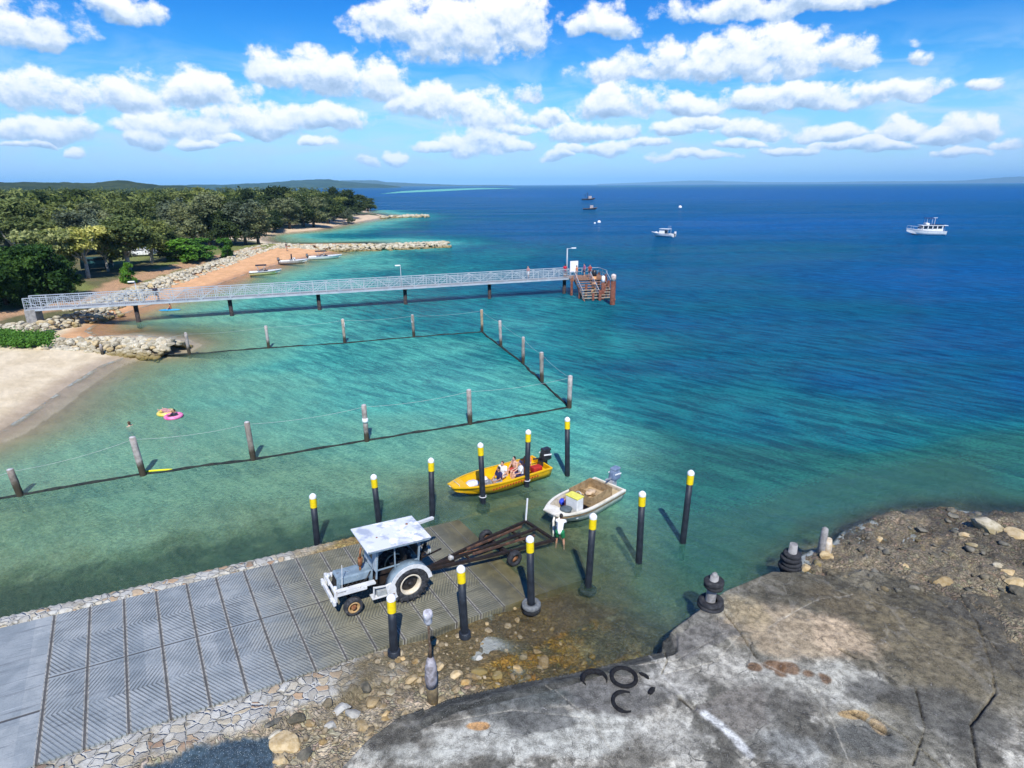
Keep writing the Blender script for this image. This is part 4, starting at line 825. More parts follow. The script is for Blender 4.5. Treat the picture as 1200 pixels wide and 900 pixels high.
def outboard(e, x, z, cowl, leg, s=1.0, name='outboard_motor'):
    o = MB().box((0, 0, .30), (.46, .34, .42), bev=.1, taper=.82).box((-.02, 0, .53), (.36, .27, .1), bev=.04).build(name, cowl, e); o.location = (x, 0, z); o.scale = (s, s, s)
    MB().box((.02, 0, -.1), (.18, .15, .5), bev=.03).box((-.02, 0, -.42), (.30, .20, .03)).box((.0, 0, -.58), (.14, .06, .34)).build('leg', leg, o)
    MB().box((.22, 0, .02), (.10, .28, .22), bev=.02).bar((.2, 0, .2), (.62, .05, .3), .05).build('bracket', leg, o)
    MB().box((0, -.16, .36), (.36, .02, .05), ry=R(-8)).box((0, .16, .36), (.36, .02, .05), ry=R(-8)).each('decal_stripe', M_WCAP, o); return o

M_YHULL = M('yellow_hull', (.80, .46, .004), (.72, .40, .004), 3, .35, spec=.5, dirt=(.45, .30, .05), dirt_at=(.62, .8))
M_RED = M('red', (.45, .03, .02), None, 4, .6); M_BLKP = M('black_plastic', (.012, .013, .016), (.03, .03, .035), 5, .4, spec=.5); M_BLUEG = M('grey_blue_cowl', (.12, .17, .26), (.20, .26, .36), 5, .4)
M_DKBLUE = M('navy_cloth', (.02, .025, .09), (.03, .03, .12), 5, .8); M_GREYBAG = M('grey_cloth', (.14, .14, .15), (.30, .30, .31), 7, .9, .3)
YB = Vector((1.62, 30.15, -.12)); hd = math.atan2(27.05 - 30.15, -3.05 - 1.62)
e = empty('yellow_boat', YB, hd); YBE = e
hull(e, 5.65, 1.95, .72, .20, M_YHULL, M_YHULL, M_YHULL, full=.5, foredeck=.82, blunt=.24, floor=.26, bandmat=None)
MB().box((1.55, 0, .42), (.36, 1.6, .06)).box((3.0, 0, .42), (.32, 1.62, .06)).box((.42, 0, .46), (.5, 1.5, .22), bev=.03).each('thwart', M_YHULL, e)
rb = MB()
for s in (-1, 1):
    for k in range(17): x = 1.0 + k * .17; rb.box((x, s * (.965 + .012), .56), (.10, .012, .07))
rb.each('side_lettering', M_RED, e); outboard(e, -.22, .66, M_BLKP, M_BLKP, 1.4)
MB().tube([(5.6, .1, .8), (5.72, 0, .95), (5.7, -.05, .8)], .018, 6).tube([(5.3, -.3, .84), (5.3, -.3, .98), (5.3, .3, .98), (5.3, .3, .84)], .015, 6).build('bow_rail', M_GALV, e)
tag(e, 'open yellow aluminium runabout with seated people and a big black outboard', 'boat')
def inboat(base, hd_, p, name, mb_mat, lab, cat, rz=0):
    c, s = math.cos(hd_), math.sin(hd_); o = mb_mat; o.location = (base.x + p[0] * c - p[1] * s, base.y + p[0] * s + p[1] * c, base.z + p[2]); o.rotation_euler.z = hd_ + rz; tag(o, lab, cat); return o
def bag(name, mat, sx, sy, sz, seed=0):
    m = MB().ell((0, 0, sz * .5), (sx / 2, sy / 2, sz / 2), 14); m.v = [(x + .05 * mnoise.noise((x * 7 + seed, y * 7, z * 7)), y + .05 * mnoise.noise((x * 7, y * 7 + seed, z * 7)), max(0, z + .06 * mnoise.noise((x * 6, y * 6, z * 6 + seed)))) for x, y, z in m.v]; return m.build(name, mat)
inboat(YB, hd, (4.35, -.1, .44), '', bag('white_bag', M('white_cloth', (.68, .68, .70), (.5, .5, .55), 6, .9, .4), .75, .6, .32, 1), 'crumpled white bag in the bow of the yellow boat', 'bag')
inboat(YB, hd, (4.45, .42, .46), '', bag('brown_bag', M('brown_cloth', (.16, .09, .05), (.25, .14, .08), 6, .9), .3, .3, .26, 4), 'small brown bag beside the white bag in the yellow boat', 'bag')
inboat(YB, hd, (3.55, .15, .27), '', bag('grey_bag', M_GREYBAG, .5, .45, .45, 2), 'grey and black duffel bag between the bow and the people in the yellow boat', 'bag')
inboat(YB, hd, (3.4, -.45, .27), '', bag('white_sack', M('white_cloth', (.7, .7, .7)), .4, .4, .3, 7), 'pale sack lying beside the grey duffel bag in the yellow boat', 'bag')
inboat(YB, hd, (3.9, .55, .30), '', bag('dark_bag', M_BLKP, .35, .3, .4, 9), 'small black bag against the far side of the yellow boat', 'bag')
t_ = MB().box((0, 0, .15), (.55, .4, .3), bev=.03).build('fuel_tank', M_RED); inboat(YB, hd, (.75, .5, .57), '', t_, 'red box on the stern seat of the yellow boat', 'box')
# ---- white workboat
M_CREAM = M('cream_hull', (.72, .69, .60), (.60, .56, .46), 3, .45, .1, dirt=(.34, .27, .16), dirt_at=(.62, .78)); M_BROWNS = M('brown_stripe', (.22, .14, .07), (.30, .20, .10), 5, .6)
M_DIRTYW = M('dirty_white_deck', (.55, .50, .40), (.42, .36, .26), 4, .7, .2, dirt=(.20, .14, .08), dirt_at=(.55, .7))
M_TAND = M('tan_deck', (.50, .40, .24), (.42, .32, .18), 5, .8)
WB = Vector((4.92, 27.48, -.12)); hw = math.atan2(-.69, -.72)
e = empty('white_boat', WB, hw)
hull(e, 4.45, 2.05, .76, .14, M_CREAM, M_DIRTYW, M_CREAM, full=.5, foredeck=.86, blunt=.36, rake=.3, floor=.30, bandmat=M_BROWNS, thick=.12)
MB().box((.55, 0, .58), (.9, 1.7, .06), bev=.01).build('stern_deck', M_TAND, e)
MB().box((3.2, .38, .92), (.45, .72, 1.0), bev=.05).build('console', M('white_console', (.70, .70, .68), (.62, .62, .6), 4, .5), e)
MB().box((3.2, .38, 1.45), (.48, .74, .07), bev=.02).build('console_top', M('yellow_top', (.72, .68, .12), (.66, .6, .1), 4, .5), e)
MB().tube([(2.95, .3, 1.25), (2.85, .3, 1.3)], .03, 6).ring([(.17, -.015), (.19, 0), (.17, .015), (.155, 0)], 20, Matrix.Translation((2.85, .3, 1.32)) @ Matrix.Rotation(R(70), 4, 'Y')).build('steering_wheel', M_GALV, e)
MB().box((4.05, .05, .90), (.5, .8, .05), bev=.01).build('bow_platform', M_CREAM, e); MB().lathe([(.26, 0), (.29, .06), (.2, .1), (.0, .1)], 18, Matrix.Translation((3.75, .35, .93))).build('bow_hatch', M('hatch_grey', (.10, .13, .14)), e)
MB().tube([(4.3, .2, .92), (4.5, .25, .6), (4.58, .35, .2), (4.75, .5, -.05)], .055, 7).tube([(4.25, .45, .92), (4.45, .42, .5), (4.65, .6, 0)], .05, 7).build('bow_rope', M_CREAM, e)
outboard(e, -.36, .76, M_BLUEG, M('grey_leg', (.25, .28, .32), (.4, .42, .45), 6, .5), 1.35)
tag(e, 'worn white workboat with a wooden bin aboard and grey blue outboard', 'boat')
# wooden bin
M_WOOD = M('crate_wood', (.36, .25, .13), (.24, .165, .085), 5, .85, .3, detail=8); c_ = empty('wooden_crate', (0, 0, 0))
w = MB(); lx, ly, hh = 1.6, 1.35, .5
for s in (-1, 1):
    for k in range(3): w.box((0, s * ly / 2, .08 + k * .165), (lx, .03, .15)); w.box((s * lx / 2, 0, .08 + k * .165), (.03, ly - .04, .15))
    for q in (-1, 1): w.box((s * (lx / 2 - .04), q * (ly / 2 - .04), hh / 2), (.05, .05, hh))
w.build('side_boards', M_WOOD, c_); b2 = MB()
for k in range(7): b2.box((-lx / 2 + .12 + k * .23, 0, .02), (.21, ly - .05, .025))
b2.build('floor_boards', M('pale_wood', (.45, .34, .2), (.36, .26, .15), 5, .85), c_)
MB().box((0, 0, .12), (.03, ly - .06, .2)).build('divider', M_WOOD, c_); inboat(WB, hw, (1.7, .12, .72), '', c_, 'large open wooden bin sitting across the middle of the white boat', 'crate')
inboat(WB, hw, (1.6, .05, .80), '', bag('sack', M('pale_sack', (.55, .42, .28), (.42, .3, .18), 6, .9), .7, .4, .2, 3), 'tan sack lying inside the wooden bin', 'sack')
o = MB().box((0, 0, .2), (.58, .5, .4), bev=.04).build('cooler_box', M('pink_box', (.50, .20, .20), (.42, .14, .14), 5, .7)); MB().box((0, 0, .42), (.6, .52, .06), bev=.02).build('lid', M('pink_lid', (.55, .26, .25), (.45, .2, .2), 5, .7), o); inboat(WB, hw, (2.62, -.28, .34), '', o, 'faded red cool box just ahead of the wooden bin in the white boat', 'cool box', R(6))
inboat(WB, hw, (2.85, -.66, .45), '', bag('blue_bag', M('blue_plastic', (.02, .05, .5), (.03, .08, .6), 5, .5), .38, .3, .3, 5), 'bright blue bag at the near side of the white boat beside the cool box', 'bag')
inboat(WB, hw, (2.75, .25, .45), '', bag('dark_bag', M_DKBLUE, .4, .5, .45, 6), 'dark blue striped bag behind the console of the white boat', 'bag')
inboat(WB, hw, (1.7, -.74, .72), '', bag('netting', M('net_heap', (.30, .25, .2), (.5, .45, .4), 14, .95, .6), 1.3, .28, .16, 8), 'long heap of fishing net along the near gunwale of the white boat', 'fishing net')

# ------------------------------------------------------------------ tractor
def make_tractor():
    x0, y0 = ramp_xy(10.8, 2.78); e = empty('tractor', (x0, y0, ramp_z(10.8) + .0))
    e.rotation_euler = (Matrix.Rotation(RA + math.pi, 3, 'Z') @ Matrix.Rotation(-math.atan(.085), 3, 'Y')).to_euler()
    W = M_WPAINT; G = M('tractor_grey', (.16, .22, .27), (.23, .30, .35), 4, .5, .1, dirt=(.07, .06, .06), dirt_at=(.6, .72), dscale=4); D = M_DKSTEEL
    K = M('tractor_black', (.012, .012, .014), (.03, .028, .028), 6, .6)
    # local: +x forward, +y is far side... origin between the rear wheels on the ground
    def wheel(x, y, r, wd, rimr, rimmat, lugs, side):
        m = Matrix.Translation((x, y, r)) @ Matrix.Rotation(R(90), 4, 'X'); o = empty('wheel', (0, 0, 0)); o.parent = e
        t = MB().ring([(rimr, -wd * .42), (rimr + (r - rimr) * .45, -wd * .5), (r - .06, -wd * .46), (r - .025, -wd * .3), (r - .02, wd * .3), (r - .06, wd * .46), (rimr + (r - rimr) * .45, wd * .5), (rimr, wd * .42)], 40, m)
        for k in range(lugs):
            for s in (-1, 1):
                a = 2 * math.pi * (k + (.5 if s > 0 else 0)) / lugs; q = m @ Matrix.Rotation(a, 4, 'Z') @ Matrix.Translation((r - .012, 0, s * wd * .25)) @ Matrix.Rotation(s * R(35), 4, 'X')
                t.box((0, 0, 0), (.05, .045, wd * .52), q)
                q2 = m @ Matrix.Rotation(a + .02, 4, 'Z') @ Matrix.Translation((r - .07, .0, s * wd * .475)); t.box((0, 0, 0), (.1, .05, .04), q2)
        t.build('tyre', M('tractor_tyre', (.02, .022, .026), (.05, .052, .058), 8, .8, .2, dirt=(.12, .11, .10), dirt_at=(.55, .7)), o)
        MB().ring([(rimr + .015, -wd * .46), (rimr + .015, wd * .46), (rimr - .05, wd * .42), (rimr - .06, 0), (rimr - .05, -wd * .42)], 32, m).build('rim', rimmat, o)
        s_ = side; MB().lathe([(0, s_ * .02), (rimr * .4, s_ * .05), (rimr * .75, s_ * -.02), (rimr - .03, s_ * -.06)], 28, m, cap=False).lathe([(0, s_ * .16), (.09, s_ * .14), (.11, s_ * .04)], 14, m).build('hub', K if lugs else M_RUST, o)
        return o
    CR = M('cream_rim', (.66, .60, .48), (.58, .50, .38), 6, .6, dirt=(.3, .13, .05), dirt_at=(.58, .7)); TN = M('tan_rim', (.42, .25, .10), (.50, .34, .16), 6, .7)
    for y in (.80, -.80):
        wheel(0, y, .73, .40, .40, CR, 18, -1 if y > 0 else 1); wheel(2.08, y * .93, .36, .26, .20, TN, 0, -1 if y > 0 else 1)
    MB().box((.0, 0, .73), (.5, .62, .5), bev=.05).box((.75, 0, .72), (1.2, .42, .42), bev=.04).tube([(0, -.8, .73), (0, .8, .73)], .11, 12).tube([(2.08, -.72, .38), (2.08, .72, .38)], .07, 10).box((1.85, 0, .55), (1.1, .34, .22)).build('chassis', D, e)
    # bonnet, engine and grille
    MB().box((1.88, 0, 1.22), (1.25, .62, .20), bev=.05).box((1.28, 0, 1.05), (.12, .62, .5)).box((2.44, 0, 1.0), (.14, .60, .56), bev=.03).box((1.9, .3, 1.1), (1.1, .02, .12)).box((1.9, -.3, 1.1), (1.1, .02, .12)).build('bonnet', G, e)
    en = MB().box((1.85, 0, .88), (.95, .40, .42), bev=.03)
    for k in range(6): en.tube([(1.5 + k * .15, .2, .85), (1.5 + k * .15, .28, .98)], .03, 6).tube([(1.5 + k * .15, -.2, .85), (1.5 + k * .15, -.28, .98)], .03, 6)
    en.build('engine', K, e); gr = MB()
    for k in range(8): gr.box((2.52, -.2 + k * .057, 1.0), (.02, .02, .44))
    gr.box((2.515, 0, 1.0), (.01, .46, .46)).build('grille', K, e)
    # white protective frame
    f = MB()
    for s in (-1, 1): f.box((1.95, s * .56, .98), (1.45, .20, .06)).box((2.1, s * .65, .90), (1.1, .035, .12)).bar((2.66, s * .62, .62), (2.66, s * .62, 1.05), .09); f.bar((2.66, s * .62, .98), (2.3, s * .62, .98), .08)
    f.box((2.74, 0, .68), (.10, 1.62, .17), bev=.02).box((2.70, 0, 1.02), (.08, .10, .1)).bar((2.68, -.62, 1.02), (2.68, .62, 1.02), .07).box((2.78, -.55, .72), (.1, .12, .1)).box((2.78, .55, .72), (.1, .12, .1)).build('bumper_frame', W, e)
    MB().bar((2.4, .5, .98), (2.4, .5, 1.95), .018).build('marker_rod', W, e)
    # step with battery box
    st = MB()
    for s in (1, -1): st.box((.98, s * .68, .46), (.85, .32, .04)).bar((.62, s * .82, .46), (.62, s * .82, .85), .04).bar((1.36, s * .82, .46), (1.36, s * .82, .95), .04).bar((.62, s * .82, .84), (1.36, s * .82, .92), .04)
    st.build('step', W, e); MB().box((1.0, .68, .59), (.42, .24, .22), bev=.02).build('battery_box', M('box_grey', (.35, .38, .38), (.25, .26, .26), 5, .7), e)
    MB().box((1.0, -.68, .59), (.42, .24, .22), bev=.02).build('tool_box', G, e)
    # mudguards
    for s in (-1, 1):
        vs = []; fs = []; n = 16
        for k in range(n + 1):
            a = R(-30 + 200 * k / n) ; r = .83; 
            for (yy, rr) in ((s * .58, r), (s * 1.02, r), (s * 1.02, r - .03), (s * .58, r - .03)): vs.append((math.cos(a) * rr, yy, .73 + math.sin(a) * rr))
        for k in range(n):
            for q in range(4): fs.append((k * 4 + q, k * 4 + (q + 1) % 4, k * 4 + 4 + (q + 1) % 4, k * 4 + 4 + q))
        fs += [(0, 1, 2, 3), (n * 4, n * 4 + 1, n * 4 + 2, n * 4 + 3)]
        mg = MB().add(vs, fs, True).build('mudguard', G, e)
        # white inner/outer skirt
        vs = []; fs = []
        for k in range(n + 1): a = R(-30 + 200 * k / n); vs += [(math.cos(a) * .845, s * 1.03, .73 + math.sin(a) * .845), (math.cos(a) * (.69 if k > 3 else .60), s * 1.03, .73 + math.sin(a) * (.69 if k > 3 else .60)), (math.cos(a) * (.69 if k > 3 else .60), s * 1.005, .73 + math.sin(a) * (.69 if k > 3 else .60)), (math.cos(a) * .845, s * 1.005, .73 + math.sin(a) * .845)]
        for k in range(n):
            for q in range(4): fs.append((k * 4 + q, k * 4 + (q + 1) % 4, k * 4 + 4 + (q + 1) % 4, k * 4 + 4 + q))
        MB().add(vs, fs, False).build('rim_edge', W, mg)
    MB().box((.78, .95, .78), (.3, .07, .5), ry=R(14), bev=.02).box((.78, -.95, .78), (.3, .07, .5), ry=R(14), bev=.02).each('guard_skirt', W, e)
    # cab
    cb = MB()
    for s in (-1, 1): cb.bar((1.18, s * .60, 1.1), (1.15, s * .62, 2.38), .06).bar((-.42, s * .62, 1.35), (-.45, s * .62, 2.38), .06).bar((.5, s * .66, 1.35), (.55, s * .66, 2.38), .04).bar((-.42, s * .62, 1.5), (1.18, s * .62, 1.45), .04)
    cb.bar((-.45, -.62, 2.36), (-.45, .62, 2.36), .06).bar((1.15, -.62, 2.36), (1.15, .62, 2.36), .06).build('cab_frame', G, e)
    MB().box((1.20, -.42, 1.85), (.025, .36, .95)).box((1.20, .42, 1.85), (.025, .36, .95)).box((1.20, 0, 1.50), (.025, .6, .35)).box((1.20, 0, 2.26), (.025, .6, .16)).each('front_panel', M('faded_panel', (.34, .40, .44), (.45, .5, .53), 4, .7, .1, dirt=(.25, .15, .1), dirt_at=(.6, .75)), e)
    MB().box((1.205, 0, 1.93), (.012, .54, .48)).build('windscreen', M('cab_glass', (.03, .045, .06), None, 2, .1, spec=.6), e)
    MB().box((-.44, 0, 1.75), (.02, 1.1, .4)).build('rear_panel', K, e)
    rf = M('roof_sheet', (.64, .66, .70), (.36, .40, .47), 1.7, .5, .25, detail=8, lo=.46, hi=.60, dirt=(.82, .82, .82), dirt_at=(.52, .62), dscale=1.4)
    r_ = MB().box((.42, 0, 2.43), (2.42, 1.80, .05), bev=.01); r_.build('roof', rf, e)
    MB().box((1.58, 0, 2.40), (.05, 1.80, .10)).box((.42, .885, 2.40), (2.3, .03, .08)).box((.42, -.885, 2.40), (2.3, .03, .08)).each('roof_edge', G, e)
    MB().lathe([(.035, 0), (.035, .02), (0, .025)], 10, Matrix.Translation((1.0, .1, 2.455))).lathe([(.05, 0), (.05, .02), (0, .025)], 10, Matrix.Translation((-.35, -.35, 2.455))).each('roof_bolt', M_RUST, e)
    MB().tube([(1.62, .12, 1.25), (1.62, .12, 1.55)], .04, 8).tube([(1.62, .12, 1.52), (1.62, .12, 1.82)], .085, 10).tube([(1.62, .12, 1.80), (1.62, .12, 2.02), (1.6, .12, 2.2)], .035, 8).build('exhaust', M_RUST, e)
    # seat, wheel, levers
    MB().box((.15, 0, 1.12), (.5, .5, .12), bev=.04).box((-.08, 0, 1.4), (.12, .48, .5), bev=.04).build('seat', K, e)
    MB().ring([(.18, -.015), (.2, 0), (.18, .015), (.165, 0)], 20, Matrix.Translation((.78, 0, 1.5)) @ Matrix.Rotation(R(-35), 4, 'Y')).bar((.78, 0, 1.5), (.95, 0, 1.1), .03).build('steering_wheel', K, e)
    # rear mast with winch drum, and the white boom
    MB().bar((-.62, .1, .55), (-.95, .1, 1.75), .09).bar((-.62, -.25, .55), (-.9, .05, 1.2), .06).bar((-.95, .1, 1.3), (-.45, .1, 1.6), .05).build('mast', D, e)
    MB().lathe([(.16, -.06), (.18, -.04), (.13, -.02), (.13, .02), (.18, .04), (.16, .06)], 20, Matrix.Translation((-1.05, .12, 1.45)) @ Matrix.Rotation(R(90), 4, 'Y')).build('winch_drum', M('drum', (.45, .47, .45), (.3, .3, .28), 5, .6), e)
    MB().bar((-.75, .2, 1.2), (-1.75, -.15, 1.15), .05).build('handle', D, e)
    MB().bar((-.35, -.78, 2.05), (-1.95, -1.38, 1.85), .13, .10).build('boom', W, e)
    MB().box((-.75, 0, .5), (.7, .35, .1)).bar((-.4, .3, .55), (-1.1, .1, .5), .06).bar((-.4, -.3, .55), (-1.1, -.1, .5), .06).build('drawbar', D, e)
    MB().tube([(1.3, -.30, 1.32), (1.5, -.36, 1.15), (1.9, -.34, .95), (2.3, -.3, .85)], .018, 6).build('fuel_hose', K, e); MB().tube([(1.3, .31, 1.3), (1.45, .38, 1.1), (1.7, .36, .9)], .022, 6).build('coolant_hose', K, e)
    for s in (-1, 1): MB().lathe([(0, .05), (.07, .05), (.085, .02), (.07, -.06), (0, -.08)], 14, Matrix.Translation((2.62, s * .42, 1.05)) @ Matrix.Rotation(R(90), 4, 'Y')).build('headlight', M_GALV, e)
    MB().tube([(-.45, 0, 2.3), (-.7, .05, 1.9), (-.9, .1, 1.5)], .012, 5).build('cable', K, e)
    tag(e, 'old white and grey tractor with a patchy flat roof on the boat ramp', 'tractor'); return e
TR = make_tractor()
# ------------------------------------------------------------------ boat trailer
def make_trailer():
    x0, y0 = ramp_xy(11.85, 2.80); ang = RA + R(5.6)
    e = empty('boat_trailer', (x0, y0, ramp_z(11.85)))
    e.rotation_euler = (Matrix.Rotation(ang, 3, 'Z') @ Matrix.Rotation(math.atan(.085), 3, 'Y')).to_euler()
    D = M_DKSTEEL; z = .48
    f = MB()
    for s in (-1, 1): f.bar((.05, s * .05, z), (3.7, s * .72, z), .10, .12).bar((3.7, s * .72, z), (5.85, s * .98, z), .10, .12)
    f.bar((.0, 0, z), (1.3, 0, z), .1, .14).bar((5.85, -1.03, z), (5.85, 1.03, z), .12, .10).bar((4.75, -.86, z - .03), (4.75, .86, z - .03), .08).bar((1.9, -.38, z - .02), (1.9, .38, z - .02), .08).build('frame', D, e)
    MB().bar((.4, .02, z + .05), (5.8, .12, z + .05), .11, .10).build('keel_beam', D, e)
    MB().bar((2.1, -.18, z + .1), (5.2, -.42, z + .14), .08, .08).bar((2.1, .25, z + .1), (5.2, .5, z + .14), .08, .08).each('bunk', M('bunk', (.06, .035, .025), (.14, .07, .04), 4, .9), e)
    MB().bar((3.62, -.95, .33), (3.62, .95, .33), .14, .14).bar((3.55, -.66, .38), (3.75, -.66, .5), .1).bar((3.55, .66, .38), (3.75, .66, .5), .1).build('axle', D, e)
    for s in (-1, 1):
        m = Matrix.Translation((3.62, s * 1.02, .32)) @ Matrix.Rotation(R(90), 4, 'X'); o = empty('wheel', (0, 0, 0)); o.parent = e
        MB().ring([(.17, -.1), (.25, -.125), (.31, -.11), (.335, -.06), (.335, .06), (.31, .11), (.25, .125), (.17, .1)], 30, m).build('tyre', M_RUB, o); MB().lathe([(.0, -.07), (.08, -.07), (.1, -.03), (.18, -.03), (.18, .03), (.1, .03), (.08, .07), (0, .07)], 20, m).build('rim', M_RUST, o)
    MB().bar((5.85, .98, z), (5.85, .98, z + 1.15), .055).build('guide_post', M_WCAP, e)
    MB().box((1.15, 0, z + .14), (.2, .16, .14), bev=.03).tube([(1.15, -.12, z + .2), (1.15, .14, z + .2)], .05, 8).build('coupling', M('worn_alloy', (.5, .5, .5), (.35, .33, .3), 8, .6), e)
    MB().bar((1.6, .1, z + .12), (2.5, .0, z + .13), .03, .01).build('rust_patch', M_RUST, e)
    tag(e, 'long dark rusty boat trailer hitched to the tractor with its rear awash', 'boat trailer')
make_trailer()

# ------------------------------------------------------------------ people: one continuous skin each, clothes and hair as children
def flesh(name, caps, mat, parent, voxel=.013, smooth=2, dec=None):
    mb = MB()
    for c in caps:
        if c[0] == 'e': mb.ell(c[1], c[2], 14, rot=c[3] if len(c) > 3 else None)
        else:
            P, r = c[1], c[2]; mb.tube(P, r, 10)
            for p, q in zip(P, r): mb.ell(p, (q, q, q), 10)
    me = mb.mesh(name); o = bpy.data.objects.new(name, me); COL.objects.link(o)
    m = o.modifiers.new('r', 'REMESH'); m.mode = 'VOXEL'; m.voxel_size = voxel
    s = o.modifiers.new('s', 'SMOOTH'); s.iterations = smooth; s.factor = .5
    if dec: d = o.modifiers.new('d', 'DECIMATE'); d.ratio = dec
    dg = bpy.context.evaluated_depsgraph_get(); me2 = bpy.data.meshes.new_from_object(o.evaluated_get(dg)); o.modifiers.clear(); o.data = me2; bpy.data.meshes.remove(me)
    me2.polygons.foreach_set('use_smooth', np.ones(len(me2.polygons), bool)); me2.name = name
    me2.materials.clear(); me2.materials.append(mat); o.parent = parent; return o
POSES = {
 'stand': dict(pel=(0,0,.95), che=(0,0,1.28), nek=(0,0,1.47), hed=(0,.02,1.63), sh=[(-.18,0,1.41),(.18,0,1.41)], el=[(-.25,.0,1.13),(.25,.0,1.13)], wr=[(-.26,.08,.88),(.26,.08,.88)], hip=[(-.09,0,.92),(.09,0,.92)], kn=[(-.11,.03,.5),(.12,.02,.5)], an=[(-.12,0,.08),(.14,-.04,.08)], f=(0,1,0)),
 'lean':  dict(pel=(0,-.10,.93), che=(0,.10,1.22), nek=(0,.22,1.38), hed=(0,.30,1.50), sh=[(-.18,.18,1.33),(.18,.18,1.33)], el=[(-.22,.42,1.16),(.23,.42,1.16)], wr=[(-.17,.64,1.05),(.19,.64,1.05)], hip=[(-.10,-.10,.90),(.10,-.10,.90)], kn=[(-.15,.02,.5),(.17,-.02,.5)], an=[(-.18,-.06,.08),(.22,-.14,.08)], f=(0,1,-.15)),
 'sit':   dict(pel=(0,0,.10), che=(0,.02,.42), nek=(0,.03,.61), hed=(0,.06,.77), sh=[(-.18,.02,.55),(.18,.02,.55)], el=[(-.25,.12,.30),(.25,.12,.30)], wr=[(-.16,.33,.22),(.16,.33,.22)], hip=[(-.09,.02,.08),(.09,.02,.08)], kn=[(-.12,.42,.12),(.13,.42,.12)], an=[(-.12,.46,-.30),(.13,.48,-.30)], f=(0,1,0)),
 'lie':   dict(pel=(0,0,.06), che=(0,-.32,.10), nek=(0,-.50,.14), hed=(0,-.65,.20), sh=[(-.18,-.44,.10),(.18,-.44,.10)], el=[(-.38,-.32,.08),(.38,-.30,.08)], wr=[(-.42,-.08,.02),(.44,-.06,.02)], hip=[(-.09,.03,.05),(.09,.03,.05)], kn=[(-.14,.42,.12),(.15,.44,.10)], an=[(-.16,.80,.0),(.2,.82,.0)], f=(0,.4,1)),
 'float': dict(pel=(0,0,-.45), che=(0,0,-.12), nek=(0,.02,.07), hed=(0,.03,.22), sh=[(-.18,0,.0),(.18,0,.0)], el=[(-.34,.12,-.10),(.34,.12,-.10)], wr=[(-.25,.36,-.06),(.25,.36,-.06)], hip=[(-.09,0,-.48),(.09,0,-.48)], kn=[(-.12,.1,-.85),(.12,.06,-.85)], an=[(-.12,0,-1.2),(.12,0,-1.2)], f=(0,1,0)),
}
SKIN = [M('skin_fair', (.58, .36, .27), (.52, .30, .22), 8, .6), M('skin_tan', (.40, .22, .14), (.34, .18, .11), 8, .6), M('skin_dark', (.16, .085, .05), (.13, .07, .04), 8, .6)]
HAIR = {'dark': M('dark_hair', (.02, .015, .012), None, 20, .6), 'brown': M('brown_hair', (.09, .05, .03), None, 20, .6), 'fair': M('fair_hair', (.35, .25, .12), None, 20, .6), 'cap': M('navy_cap', (.02, .03, .09), None, 8, .8), 'hat': M('straw_hat', (.6, .5, .33), None, 8, .8), 'teal': M('teal_cap', (.02, .14, .15), None, 8, .8)}
